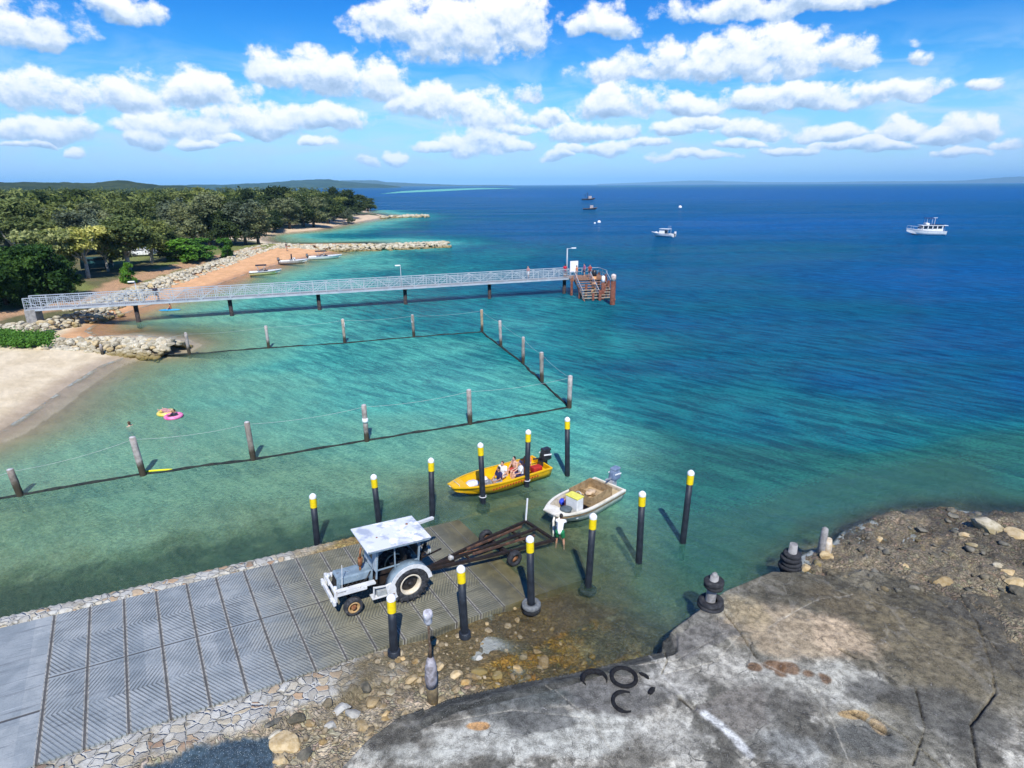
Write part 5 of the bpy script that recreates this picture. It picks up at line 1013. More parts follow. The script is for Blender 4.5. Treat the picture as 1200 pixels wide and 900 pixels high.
def person(pose, loc, rz, label, skin=0, shirt=None, shorts=None, hair='dark', s=1.0, group=None, vox=.014, sleeves=.55, hat=False):
    e = empty('person', loc, rz); e.scale = (s, s, s); J = {k: ([Vector(q) for q in v] if isinstance(v, list) else Vector(v)) for k, v in POSES[pose].items()}
    f = J['f'].normalized(); up = (J['hed'] - J['nek']).normalized(); side = Vector((1, 0, 0)); hd = J['hed']; sp = (J['nek'] - J['pel']).normalized()
    rot = Matrix((side, f - up * f.dot(up), up)).transposed()
    C = [('c', [J['pel'], J['pel'].lerp(J['che'], .5), J['che'], J['nek'] - sp * .06], [.135, .125, .15, .10]), ('c', [J['nek'] - sp * .05, hd], [.058, .055]), ('e', hd + up * .02, (.078, .098, .118), rot), ('e', hd + f * .055 - up * .055, (.052, .05, .05)),
         ('e', hd + f * .108 - up * .012, (.013, .018, .024)), ('e', hd + side * .08 - up * .005, (.012, .02, .03)), ('e', hd - side * .08 - up * .005, (.012, .02, .03)), ('c', [J['sh'][0], J['sh'][1]], [.075, .075]), ('c', [J['hip'][0], J['hip'][1]], [.115, .115])]
    for i in (0, 1):
        sg = -1 if i == 0 else 1; a, b, c = J['sh'][i], J['el'][i], J['wr'][i]; C.append(('c', [a, a.lerp(b, .4), b, b.lerp(c, .3), c], [.062, .053, .043, .042, .029]))
        dr = (c - b).normalized(); inn = Vector((-sg, 0, 0)); inn = (inn - dr * inn.dot(dr)).normalized(); acr = dr.cross(inn).normalized(); palm = c + dr * .055
        C.append(('c', [c, palm], [.03, .036]))
        for k in range(4):
            o_ = acr * (k - 1.5) * .022; L = (.062, .072, .068, .052)[k]; p0 = palm + o_ + dr * .02; p1 = p0 + dr * L * .55 + inn * .008; p2 = p1 + dr * L * .35 + inn * .02; C.append(('c', [p0, p1, p2], [.0125, .0115, .0095]))
        tb = c + dr * .03 + acr * .03; C.append(('c', [tb, tb + acr * .025 + dr * .025 + inn * .01, tb + acr * .03 + dr * .055 + inn * .02], [.014, .0125, .0105]))
        h, k_, n_ = J['hip'][i], J['kn'][i], J['an'][i]; C.append(('c', [h, h.lerp(k_, .5), k_, k_.lerp(n_, .35), n_], [.095, .078, .056, .058, .037]))
        fw = f.copy(); fw.z = 0; fw = fw.normalized() if fw.length > .1 and pose != 'lie' else Vector((0, .3, 1)).normalized(); C.append(('c', [n_ + Vector((0, 0, -.04)) - fw * .03, n_ - Vector((0, 0, .045)) + fw * .16], [.037, .026]))
    flesh('body', C, SKIN[skin], e, vox, 2, .5)
    if shirt:
        S = [('c', [J['pel'] + sp * .0, J['pel'].lerp(J['che'], .5), J['che'], J['nek'] - sp * .075], [.155, .147, .170, .112]), ('c', [J['sh'][0], J['sh'][1]], [.090, .090])]
        for i in (0, 1): S.append(('c', [J['sh'][i], J['sh'][i].lerp(J['el'][i], sleeves)], [.082, .072]))
        flesh('shirt', S, shirt, e, .02, 1, .5)
    if shorts:
        S = [('c', [J['hip'][0], J['hip'][1]], [.135, .135]), ('c', [J['pel'], J['pel'] + sp * .08], [.150, .148])]
        for i in (0, 1): S.append(('c', [J['hip'][i], J['hip'][i].lerp(J['kn'][i], .62)], [.122, .105]))
        flesh('shorts', S, shorts, e, .02, 1, .5)
    H = [('e', hd + up * .045 - f * .02, (.088, .102, .105), rot), ('e', hd - f * .04, (.084, .075, .10))]
    if hat: H.append(('e', hd + up * .085, (.19, .19, .03), rot))
    flesh('hair' if hair in ('dark', 'brown', 'fair') else 'hat', H, HAIR[hair], e, .016, 1, .5)
    tag(e, label, 'person', group); return e
C_ = lambda n, *c: M('cloth_' + n, c, tuple(x * .8 for x in c), 9, .9)
g = at(656, 641, -.22)
person('lean', (g.x, g.y, -.24), R(-12), 'person in white shirt and green shorts leaning on the bow of the white boat', 1, C_('white', .78, .78, .78), C_('green', .015, .20, .075), 'dark', .93, vox=.011)
def bp(p): c, s = math.cos(hd), math.sin(hd); return (YB.x + p[0] * c - p[1] * s, YB.y + p[0] * s + p[1] * c, YB.z + p[2])
person('sit', bp((2.95, .30, .47)), hd - R(90), 'person in a dark navy top seated nearest the bow in the yellow boat', 1, C_('navy', .03, .03, .10), C_('grey', .3, .3, .32), 'dark', 1.0)
person('sit', bp((2.35, -.30, .40)), hd - R(60), 'person in a white shirt seated in the middle of the yellow boat', 0, C_('white', .78, .78, .78), C_('white2', .6, .6, .62), 'brown', .98)
person('sit', bp((1.62, .35, .47)), hd - R(110), 'person in a white top and dark cap seated behind the others in the yellow boat', 0, C_('white', .78, .78, .78), C_('navy', .03, .03, .10), 'cap', 1.0)
person('sit', bp((1.55, -.35, .47)), hd - R(80), 'person with bare shoulders and dark hair seated at the near side of the yellow boat', 0, None, C_('red', .4, .06, .05), 'dark', .95)
person('sit', bp((.75, -.3, .55)), hd - R(60), 'person in an orange top seated beside the black outboard of the yellow boat', 0, C_('orange', .62, .22, .10), C_('pink', .5, .25, .25), 'brown', .9)
# swimmers
g = at(152, 499, 0); person('float', (g.x, g.y, -.05), R(70), 'bare shouldered swimmer alone in the water near the beach', 0, None, C_('navy', .03, .03, .10), 'brown', 1.0, 'swimmers in the enclosure')
def ring_float(px, py, mat, lab, tilt=0):
    g = at(px, py, .06); o = MB().ring([(.46 + .15 * math.cos(a), .13 * math.sin(a)) for a in [k * math.pi / 5 for k in range(10)]], 30).build('inflatable_ring', mat); o.location = (g.x, g.y, .08); o.rotation_euler = (R(tilt), 0, 0); tag(o, lab, 'inflatable ring'); return g
a_ = ring_float(195, 484, M('yellow_vinyl', (.70, .55, .08), (.75, .62, .2), 4, .35), 'yellow inflatable ring with a person lying across it')
person('lie', (a_.x, a_.y + .1, .12), R(60), 'person in a pink swimsuit lying across the yellow inflatable ring', 0, C_('pink', .62, .2, .25), C_('pink', .62, .2, .25), 'fair', .95, sleeves=.1)
b_ = ring_float(203.5, 488, M('pink_vinyl', (.75, .12, .35), (.8, .3, .45), 4, .35), 'bright pink inflatable ring beside the yellow one')
person('float', (b_.x + .05, b_.y + .1, .22), R(160), 'dark haired swimmer holding the bright pink inflatable ring', 1, C_('dark', .03, .03, .05), None, 'dark', .95)
# paddler below the jetty
g = at(199, 364, 0); k_ = MB().ell((0, 0, .08), (1.35, .36, .13), 18).build('paddle_board', M('blue_board', (.03, .28, .55), (.05, .35, .6), 3, .4)); k_.location = (g.x, g.y, 0); k_.rotation_euler.z = R(8); tag(k_, 'bright blue paddle board floating beside the sandy cove under the jetty', 'paddle board')
person('sit', (g.x + .15, g.y, .12), R(100), 'person in an orange top sitting on the blue paddle board', 0, C_('orange', .62, .22, .10), C_('navy', .03, .03, .10), 'dark', .9)

# ------------------------------------------------------------------ jetty
J0 = at(34, 366, 1.9); J1 = Vector((7.9, 87.5, 0)); J0.z = 0
jd = (J1 - J0); JL = jd.length; ja = math.atan2(jd.y, jd.x)
e = empty('jetty', (J0.x, J0.y, 0), ja)
DZ = 2.35
M_DECK = M('deck_planks', (.40, .40, .39), (.30, .30, .29), 3, .8); M_LATT = M('white_lattice', (.42, .46, .49), (.33, .38, .42), 1, .5)
MB().box((JL / 2, 0, DZ - .05), (JL, 1.7, .09)).build('deck', M_DECK, e)
for s in (-1, 1):
    y = s * .92; m = MB(); n = int(JL / 1.55); stp = JL / n
    m.box((JL / 2, y, DZ - .12), (JL, .10, .20)).box((JL / 2, y, DZ + 1.22), (JL, .08, .08)).box((JL / 2, y, DZ + .52), (JL, .04, .05))
    for k in range(n + 1):
        m.box((k * stp, y, DZ + .5), (.06, .06, 1.4))
        if k < n: a, b = (k * stp, (k + 1) * stp) if k % 2 else ((k + 1) * stp, k * stp); m.bar((a, y, DZ), (b, y, DZ + 1.2), .05)
    m.build('side_truss', M_LATT, e)
    m = MB()
    for k in range(int(JL / .2)): m.box((.1 + k * .2, y * .97, DZ + .58), (.026, .02, 1.15))
    for z in (.25, .8, 1.0): m.box((JL / 2, y * .97, DZ + z), (JL, .02, .03))
    m.build('infill_bars', M_LATT, e)
PJ = [(162,378),(271,372),(375,365),(476,357),(574,350),(661,344)]
M_PILE = M('dark_pile', (.025, .022, .025), (.06, .045, .04), 4, .8, .3)
M_RPILE = M('red_brown_pile', (.11, .035, .022), (.20, .08, .05), 3, .85, .4, dirt=(.04, .025, .02), dirt_at=(.55, .7))
for i, q in enumerate(PJ):
    g = at(*q, 0); v = g - J0; x = v.x * math.cos(ja) + v.y * math.sin(ja); y = -v.x * math.sin(ja) + v.y * math.cos(ja)
    MB().tube([(x, y * .0, -4), (x, 0, DZ - .2)], .24, 14).box((x, 0, DZ - .22), (.5, 1.6, .16)).build('pile', M_PILE, e)
MB().box((.4, 0, DZ - .9), (1.0, 2.0, 1.7), bev=.05).build('abutment', M('abutment_concrete', (.32, .31, .29), (.22, .21, .2), 3, .9), e)
tag(e, 'long white lattice sided jetty running from the beach over the water', 'jetty')
JH = empty('jetty_landing', (J1.x, J1.y, 0), ja - R(8)); HZ = 2.3
M_HW = M('landing_wood', (.20, .10, .06), (.30, .18, .12), 4, .85, .3); M_HP = M('pale_planks', (.34, .30, .24), (.20, .16, .11), 4, .85)
m = MB()
for k in range(16): m.box((.25 + k * .34, 0, HZ), (.31, 3.6, .07))
m.box((2.8, -1.7, HZ - .18), (5.5, .16, .26)).box((2.8, 1.7, HZ - .18), (5.5, .16, .26)).build('deck', M_HW, JH)
nst = 8
for k in range(nst):
    y = -2.0 - k * .58; z = HZ - .10 - k * .27; MB().box((2.9, y, z), (4.4, .44, .08)).build('step', M_HP if k > 3 else M_HW, JH)
for x in (.7, 2.9, 5.1): MB().bar((x, -1.8, HZ - .2), (x, -6.5, HZ - .3 - nst * .27), .12, .3).build('stringer', M_HW, JH)
for (x, y, t, r) in [(.3, -1.7, HZ + .1, .17), (.3, 1.7, HZ + .1, .17), (1.7, -4.0, 1.9, .17), (4.1, -4.6, 1.8, .18), (2.0, -6.2, 1.0, .16), (5.3, -1.8, HZ + .5, .19), (.7, -4.3, 1.6, .17), (5.1, -3.6, 2.2, .19), (2.9, -6.4, 1.4, .2), (5.5, 1.7, HZ + .3, .2), (4.9, -6.3, .9, .18)]: MB().tube([(x, y, -5), (x, y, t)], r, 12).build('pile', M_RPILE, JH)
def rail(pts, name='handrail'):
    m = MB()
    for a, b in zip(pts[:-1], pts[1:]):
        a, b = Vector(a), Vector(b); m.bar(a, b, .06); m.bar(a - Vector((0, 0, .5)), b - Vector((0, 0, .5)), .04); n = max(1, int((b - a).length / 1.3))
        for k in range(n + 1): p = a.lerp(b, k / n); m.bar(p - Vector((0, 0, 1.08)), p, .05)
    m.build(name, M_LATT, JH)
rail([(.15, -1.7, HZ + 1.05), (.6, -1.75, HZ + 1.05)]); rail([(.6, -1.9, HZ + 1.0), (.6, -6.0, HZ - 1.0)]); rail([(5.45, -1.75, HZ + 1.05), (5.45, 1.65, HZ + 1.05), (.2, 1.65, HZ + 1.05)]); rail([(2.9, -1.9, HZ + 1.0), (2.9, -6.2, HZ - 1.1)]); rail([(5.3, -1.9, HZ + .95), (5.3, -4.9, HZ - .5)])
tag(JH, 'dark timber landing with broad steps down to the water at the jetty end', 'landing')
def jh(x, y, z=0): a = ja - R(8); return Vector((J1.x + x * math.cos(a) - y * math.sin(a), J1.y + x * math.sin(a) + y * math.cos(a), z))
def standing(px, base, pytop, r, body, cap, lab, nm='fender_pile'):
    g = at(px, base, 0); t = ztop(g.x, g.y, pytop); e = empty(nm, (g.x, g.y, 0)); MB().tube([(0, 0, -5), (0, 0, t - .5)], [r, r * .92], 12).build('pile', body, e)
    MB().lathe([(r * .95, t - .9), (r * .97, t - .5), (r * .9, t - .12), (r * .3, t)], 12).build('pile_top', cap, e); tag(e, lab, 'pile', 'big piles round the jetty landing')
standing(717.5, 357, 321, .36, M_RPILE, M('pale_pile_top', (.42, .30, .26), (.6, .55, .5), 4, .9), 'thick red brown pile standing alone at the right of the jetty landing')
standing(706, 350, 323, .26, M_RPILE, M_WCAP, 'pile with a broad white top at the right side of the landing steps')
standing(695.5, 345, 316, .36, M('orange_pile', (.50, .24, .10), (.6, .34, .18), 3, .8), M_BLKP, 'orange pile with a black conical cap rising above the landing')
b = jh(1.5, 1.3, HZ); e = empty('sign_board', b, ja); MB().box((0, 0, 1.35), (1.25, .07, 1.6)).build('panel', M_WCAP, e); MB().box((-.5, .06, .7), (.08, .06, 1.4)).build('post', M_LATT, e); MB().box((.5, .06, .7), (.08, .06, 1.4)).build('post', M_LATT, e); tag(e, 'white sign board standing on the jetty landing', 'sign')
def lamp(base, h, lab, arm=.9, r=.10, rz=0, ap=1):
    e = empty('lamp_post', base, rz); MB().tube([(0, 0, 0), (0, 0, h)], [r, r * .7], 10).build('pole', M_LATT, e); MB().bar((0, 0, h - .05), (arm * ap, 0, h), .06).build('arm', M_LATT, e); MB().box((arm * ap, 0, h), (.7, .28, .14), bev=.04).build('lamp_head', M_WCAP, e); tag(e, lab, 'lamp post', 'lamp posts of the jetty')
b = jh(.4, 1.2, HZ); lamp(b, ztop(b.x, b.y, 291) - HZ, 'tall white lamp post rising from the jetty landing', 1.0, .13, ja)
def jw(x, y, z=0): return Vector((J0.x + x * math.cos(ja) - y * math.sin(ja), J0.y + x * math.sin(ja) + y * math.cos(ja), z))
def jx(px): # distance along the jetty whose image column is px
    lo, hi = 0, JL
    for _ in range(30):
        mid = (lo + hi) / 2; p = jw(mid, 0, DZ)
        if proj(p.x, p.y, DZ)[0] < px: lo = mid
        else: hi = mid
    return lo
for px, ty, lab in ((160, 330, 'slim white lamp post on the shore half of the jetty'), (472, 311, 'slim white lamp post near the middle of the jetty')):
    p = jw(jx(px), .98, DZ); lamp(p, ztop(p.x, p.y, ty) - DZ, lab, .35, .05, ja, -1)
p = jw(jx(184), 0, DZ); person('stand', p, ja, 'person in dark clothes on the jetty near the beach', 1, C_('dark', .03, .03, .05), C_('dark', .03, .03, .05), 'dark', 1.0)
p = jw(jx(619), 0, DZ); person('stand', p, ja + 2, 'person in a pink top on the outer part of the jetty', 0, C_('pink', .62, .2, .25), C_('white', .78, .78, .78), 'brown', 1.05)
p = jw(jx(662), 0, DZ); person('stand', p, ja, 'person in a crimson top where the jetty meets the landing', 1, C_('crimson', .5, .02, .05), C_('navy', .03, .03, .10), 'dark', 1.05)
for (x, y, z, rz, lab, sk, sh, so) in [(1.2, -1.0, HZ + .03, 1, 'person in an orange top at the near left corner of the landing', 0, C_('orange', .62, .22, .10), C_('grey', .3, .3, .32)), (2.9, .7, HZ + .03, 2, 'person in a mauve top standing beside the landing sign board', 0, C_('mauve', .35, .12, .25), C_('navy', .03, .03, .10)),
      (3.3, -.6, HZ + .03, 3, 'person in a red top standing just above the landing steps', 0, C_('red', .4, .06, .05), C_('dark', .03, .03, .05))]:
    person('stand', jh(x, y, z), rz, lab, sk, sh, so, 'dark', 1.0, 'people on the jetty landing', vox=.02)
person('sit', jh(4.2, -3.4, HZ - .8), ja - R(90), 'bare chested person sitting on the landing steps', 0, None, C_('navy', .03, .03, .10), 'brown', 1.0, 'people on the jetty landing', vox=.02)
g = ground(336, 294, .6); person('stand', (g.x, g.y, g.z), 2, 'person in a dark top walking on the orange sand by the boulder wall', 1, C_('dark', .03, .03, .05), C_('pink', .5, .25, .25), 'dark', 1.1, vox=.02)

# ------------------------------------------------------------------ boats along the beach and at anchor
M_WHULL = M('white_hull', (.80, .80, .78), (.72, .72, .70), 3, .35, spec=.5); M_YW = M('yellow_white_hull', (.74, .72, .36), (.66, .64, .3), 3, .4); M_ALU = M('alloy_hull', (.50, .50, .49), (.38, .38, .38), 3, .4, metal=.3)
M_CANV = M('black_canvas', (.015, .018, .03), (.03, .035, .05), 5, .8); M_GLASS = M('boat_glass', (.02, .035, .05), None, 2, .08, spec=.7)
def beach_boat(px, py, L, hdg, mat, lab, canopy=1, motor=1, wheel=1):
    g = at(px, py, 0); e = empty('beached_boat', (g.x, g.y, -.08), hdg); B = L * .36
    hull(e, L, B, .72, .25, mat, M_WHULL, M_WHULL, foredeck=.55, blunt=.10, n=14, bandmat=M_CANV if mat is M_YW else None)
    if wheel:
        MB().bar((L * .54, -B * .36, .8), (L * .48, -B * .36, 1.25), .04).bar((L * .54, B * .36, .8), (L * .48, B * .36, 1.25), .04).box((L * .52, 0, 1.02), (.04, B * .75, .5), ry=R(-25)).build('windscreen', M_GLASS, e)
        MB().box((L * .4, -B * .22, .7), (.5, .45, .7), bev=.05).build('seat', M_GREYBAG, e); MB().box((L * .4, B * .22, .7), (.5, .45, .7), bev=.05).build('seat', M_GREYBAG, e)
    if canopy:
        m = MB()
        for s in (-1, 1): m.bar((L * .30, s * B * .4, .8), (L * .25, s * B * .38, 1.75), .035).bar((L * .42, s * B * .4, .8), (L * .50, s * B * .38, 1.75), .035)
        m.build('canopy_frame', M_GALV, e); MB().box((L * .38, 0, 1.8), (L * .34, B * .82, .10), bev=.04).build('canopy', M_CANV, e)
    else:
        MB().box((L * .5, 0, .8), (.5, .5, .9), bev=.05).build('console', M_WHULL, e); MB().tube([(L * .42, -.4, .6), (L * .42, -.38, 1.8), (L * .42, 0, 2.0), (L * .42, .38, 1.8), (L * .42, .4, .6)], .10, 8).build('arch', M_CANV, e)
    if motor: outboard(e, -.2, .68, M_BLKP, M_BLKP, 1.25)
    tag(e, lab, 'boat', 'boats drawn up at the orange beach'); return e
beach_boat(292.5, 323, 5.4, R(22), M_YW, 'cream and yellow runabout with a flat black canopy, nearest along the beach', motor=0)
beach_boat(328, 309.5, 5.6, R(14), M_ALU, 'bare alloy boat with a dark arch, middle of the three along the beach', canopy=0)
beach_boat(361.5, 304.5, 7.0, R(20), M_WHULL, 'white cabin runabout with a black canopy and outboard, farthest of the three', 1)

def cruiser(px, py, L, hdg, lab):
    g = at(px, py, 0); e = empty('motor_cruiser', (g.x, g.y, -.15), hdg); B = L * .31
    hull(e, L, B, 1.35, .75, M('cruiser_hull', (.70, .74, .72), (.60, .66, .64), 2, .4), M_WHULL, M_WHULL, foredeck=.62, n=18, blunt=.05, rake=1.2, bandmat=M_WHULL)
    MB().prism([(L * .10, -B * .40), (L * .66, -B * .34), (L * .70, 0), (L * .66, B * .34), (L * .10, B * .40)], 1.35, 2.05).build('coaming', M_WHULL, e)
    for k, (a, b) in enumerate(((.15, .24), (.27, .36), (.39, .48), (.51, .60))):
        for s in (-1, 1): MB().box(((a + b) / 2 * L, s * B * .385, 2.45), ((b - a) * L, .05, .75)).build('window', M_GLASS, e)
    ps = MB()
    for f_ in (.12, .255, .375, .495, .62):
        for s in (-1, 1): ps.box((f_ * L, s * B * .385, 2.4), (.22, .10, 1.0))
    ps.box((L * .37, B * .385, 2.9), (L * .52, .1, .1)).box((L * .37, -B * .385, 2.9), (L * .52, .1, .1)).build('cabin_pillars', M_WHULL, e)
    MB().box((L * .655, 0, 2.4), (.06, B * .66, .8), ry=R(-28)).build('windscreen', M_GLASS, e)
    MB().box((L * .33, 0, 2.98), (L * .68, B * .86, .14), bev=.04).build('cabin_roof', M_WHULL, e)
    MB().box((L * .28, 0, 3.12), (L * .40, B * .6, .12), bev=.03).build('roof_deck', M_CANV, e); MB().box((L * .50, 0, 3.42), (L * .10, B * .55, .55), ry=R(-20), bev=.08).build('flybridge', M_WHULL, e)
    MB().bar((L * .40, -B * .25, 3.1), (L * .40, -B * .25, 5.0), .06).bar((L * .40, B * .25, 3.1), (L * .40, B * .25, 5.0), .06).bar((L * .53, -B * .25, 3.1), (L * .53, -B * .25, 5.0), .06).bar((L * .53, B * .25, 3.1), (L * .53, B * .25, 5.0), .06).build('canopy_posts', M_GALV, e)
    MB().box((L * .46, 0, 5.05), (L * .22, B * .6, .14), bev=.04).build('canopy', M_DKBLUE, e); MB().box((L * .30, 0, 5.15), (L * .10, .3, .12)).bar((L * .30, 0, 3.1), (L * .30, 0, 5.1), .07).build('aerial', M_WHULL, e)
    m = MB(); pts = [(L * .66, -B * .42, 2.5), (L * .85, -B * .25, 2.75), (L * .99, 0, 2.9), (L * .85, B * .25, 2.75), (L * .66, B * .42, 2.5)]; m.tube(pts, .035, 5)
    for p_ in pts: m.bar(p_, (p_[0], p_[1], 1.8), .03)
    m.build('bow_rail', M_GALV, e); MB().box((.1, -B * .2, 2.6), (.05, .7, .5)).build('flag', M_RED, e); MB().bar((.1, 0, 1.4), (.1, 0, 2.9), .03).build('flag_staff', M_GALV, e)
    tag(e, lab, 'cruiser')
cruiser(1106, 275.5, 10.6, R(180 - 10), 'white motor cruiser with dark windows anchored far out on the right')
def dayboat(px, py, L, hdg, lab):
    g = at(px, py, 0); e = empty('cabin_boat', (g.x, g.y, -.1), hdg); B = L * .36
    hull(e, L, B, .95, .45, M_WHULL, M_WHULL, M_WHULL, foredeck=.6, n=14, blunt=.08)
    MB().box((L * .5, 0, 1.55), (L * .26, B * .7, 1.1), bev=.1, taper=.85).build('cabin', M_WHULL, e)
    for y in (-B * .2, B * .2): MB().box((L * .36, y, 1.55), (.06, B * .26, .95)).build('door', M_GLASS, e)
    MB().box((L * .40, 0, 2.4), (L * .42, B * .82, .1), bev=.03).bar((L * .22, -B * .38, .9), (L * .22, -B * .38, 2.4), .05).bar((L * .22, B * .38, .9), (L * .22, B * .38, 2.4), .05).build('hard_top', M_WHULL, e)
    for k in range(4): MB().bar((L * .24, -B * .33 + k * B * .22, 2.4), (L * .22, -B * .33 + k * B * .22, 3.3), .03).build('rod', M_GALV, e)
    outboard(e, -.25, .95, M_WHULL, M_BLKP, 1.4); tag(e, lab, 'boat')
dayboat(790, 278, 7.4, R(140), 'small white cabin boat moored beyond the jetty end beside a round buoy')
def workboat(px, py, L, hdg, lab, mast=1):
    g = at(px, py, 0); e = empty('fishing_boat', (g.x, g.y, -.2), hdg); B = L * .32; Hm = M('dark_hull', (.02, .025, .035), (.05, .05, .06), 3, .6)
    hull(e, L, B, L * .10, L * .07, Hm, M_DKSTEEL, M('rusty_trim', (.4, .3, .25), (.3, .2, .15), 3, .7), n=12, foredeck=.7)
    MB().box((L * .6, 0, L * .20), (L * .24, B * .6, L * .2), bev=.1, taper=.9).build('wheelhouse', M('worn_house', (.42, .38, .38), (.3, .26, .26), 3, .7), e)
    if mast: m = MB().tube([(L * .42, 0, L * .1), (L * .40, 0, L * .56)], L * .014, 8).bar((L * .40, 0, L * .5), (L * .08, 0, L * .34), .18).bar((L * .42, 0, L * .45), (L * .75, 0, L * .3), .12).bar((L * .42, -B * .2, L * .42), (L * .42, B * .2, L * .42), .2).bar((L * .22, 0, L * .1), (L * .25, 0, L * .38), .25); m.build('mast_and_boom', M_CANV, e)
    tag(e, lab, 'fishing boat')
workboat(682, 234.4, 13.5, R(8), 'dark fishing trawler with mast far out, farthest vessel above the jetty')
workboat(683, 245.6, 9, R(-5), 'low dark boat with a pale wheelhouse just below the distant trawler', 0)
for i, (a, b_, r, lab) in enumerate([(769,274,.55,'round white mooring buoy just left of the small cabin boat'), (702,261,.7,'white mooring buoy nearer than the two dark boats'), (797,243.5,1.1,'tiny white buoy far out right of the dark boats'), (697,262,.4,'faint small buoy beside another white buoy below the dark boats')]):
    g = at(a, b_, 0); e = empty('mooring_buoy', (g.x, g.y, 0)); MB().ell((0, 0, r * .35), (r, r, r), 14).build('float', M_WCAP, e); MB().ring([(r * .25 + .05, 0), (r * .25, .05), (r * .25 - .05, 0), (r * .25, -.05)], 12, Matrix.Translation((0, 0, r * 1.5)) @ Matrix.Rotation(R(90), 4, 'X')).build('shackle', M_DKSTEEL, e); tag(e, lab, 'buoy', 'mooring buoys')

# ------------------------------------------------------------------ cars, van and shelters among the trees
def car(px, py, hdg, body, lab, van=0):
    g = ground(px, py, 2.0); e = empty('parked_car', (g.x, g.y, g.z), hdg); L = 4.6; h = 1.5 + .6 * van
    prof = [(-L/2, .35), (-L/2, 1.0), (-L/2 + .15, h - .05), (-L/2 + .5, h), (.5 + .4 * van, h), (1.15 + .3 * van, 1.02), (L/2 - .1, .9), (L/2, .6), (L/2, .35)]
    vs = [(x, y * (1 if z < 1.05 else .86), z) for y in (-.88, .88) for x, z in prof]; n = len(prof); MB().add(vs, [tuple(range(n)), tuple(range(2 * n - 1, n - 1, -1))] + [(i, n + i, n + (i + 1) % n, (i + 1) % n) for i in range(n)]).build('body', body, e)
    for s in (-1, 1): MB().box((-.55 + .2 * van, s * .83, h - .32), (2.2 + .5 * van, .06, .36), rx=-s * R(14)).build('window', M_GLASS, e)
    MB().box((.86 + .35 * van, 0, h - .28), (.05, 1.35, .62), ry=R(52 - 20 * van)).build('windscreen', M_GLASS, e)
    for x in (-1.4, 1.4):
        for s in (-1, 1): MB().lathe([(.0, -.1), (.2, -.1), (.33, -.08), (.33, .08), (.2, .1), (0, .1)], 16, Matrix.Translation((x, s * .82, .33)) @ Matrix.Rotation(R(90), 4, 'X')).build('wheel', M_RUB, e)
    for s in (-1, 1): MB().box((L/2 + .0, s * .6, .72), (.06, .3, .14)).build('headlight', M_WCAP, e)
    tag(e, lab, 'car', 'vehicles parked under the shoreline trees')
M_CARW = M('white_car_paint', (.78, .78, .78), None, 3, .25, spec=.6); M_CARB = M('silver_blue_paint', (.35, .40, .48), None, 3, .25, spec=.6)
car(168, 300, R(20), M_CARW, 'white car parked in the shade left of the bright clearing'); car(178, 297, R(35), M_CARB, 'silver blue car parked beside the white one under the trees'); car(190, 292, R(100), M_CARW, 'white car parked at the edge of the clearing'); car(115, 316, R(30), M('dark_teal_paint', (.03, .10, .11), None, 3, .3), 'dark teal van parked deep under the left trees', 1)
g = ground(196, 281, 2.2); e = empty('caravan', (g.x, g.y, g.z), R(25)); MB().box((0, 0, 1.55), (5.2, 2.2, 2.1), bev=.15).build('body', M_CARW, e); MB().box((0, 0, 2.66), (5.3, 2.4, .1), bev=.04).build('roof', M_WCAP, e); MB().box((0, -2.0, 2.45), (4.2, 1.9, .05), rx=R(8)).build('awning', M_WCAP, e); MB().box((-1, -1.12, 1.7), (1.0, .04, .6)).build('window', M_GLASS, e); MB().box((1.2, -1.12, 1.45), (.7, .04, 1.7)).build('door', M_CARB, e)
for x in (-.4, .4): MB().lathe([(0, -.1), (.32, -.1), (.32, .1), (0, .1)], 14, Matrix.Translation((x, -1.0, .33)) @ Matrix.Rotation(R(90), 4, 'X')).build('wheel', M_RUB, e)
tag(e, 'white caravan roof and awning showing between the trees', 'caravan')
for (a, b_, lab) in ((228, 281, 'small grey roofed picnic shelter, left one of the pair behind the bright bush'), (247, 283, 'small grey roofed picnic shelter, right one of the pair behind the bright bush')):
    g = ground(a, b_, 2.2); e = empty('picnic_shelter', (g.x, g.y, g.z), R(15)); w_ = 2.3
    MB().add([(-w_, -w_, 2.3), (w_, -w_, 2.3), (w_, w_, 2.3), (-w_, w_, 2.3), (0, 0, 3.7), (-w_, -w_, 2.2), (w_, -w_, 2.2), (w_, w_, 2.2), (-w_, w_, 2.2)], [(0, 1, 4), (1, 2, 4), (2, 3, 4), (3, 0, 4), (0, 5, 6, 1), (1, 6, 7, 2), (2, 7, 8, 3), (3, 8, 5, 0), (8, 7, 6, 5)]).build('roof', M('grey_roof', (.28, .29, .30), (.22, .23, .24), 3, .6), e)
    for x in (-1.9, 1.9):
        for y in (-1.9, 1.9): MB().bar((x, y, 0), (x, y, 2.25), .14).build('post', M_HW, e)
    MB().box((0, 0, .74), (1.8, .8, .06)).box((0, 0, .37), (.2, .6, .7)).build('table', M_HW, e); tag(e, lab, 'shelter', 'picnic shelters')

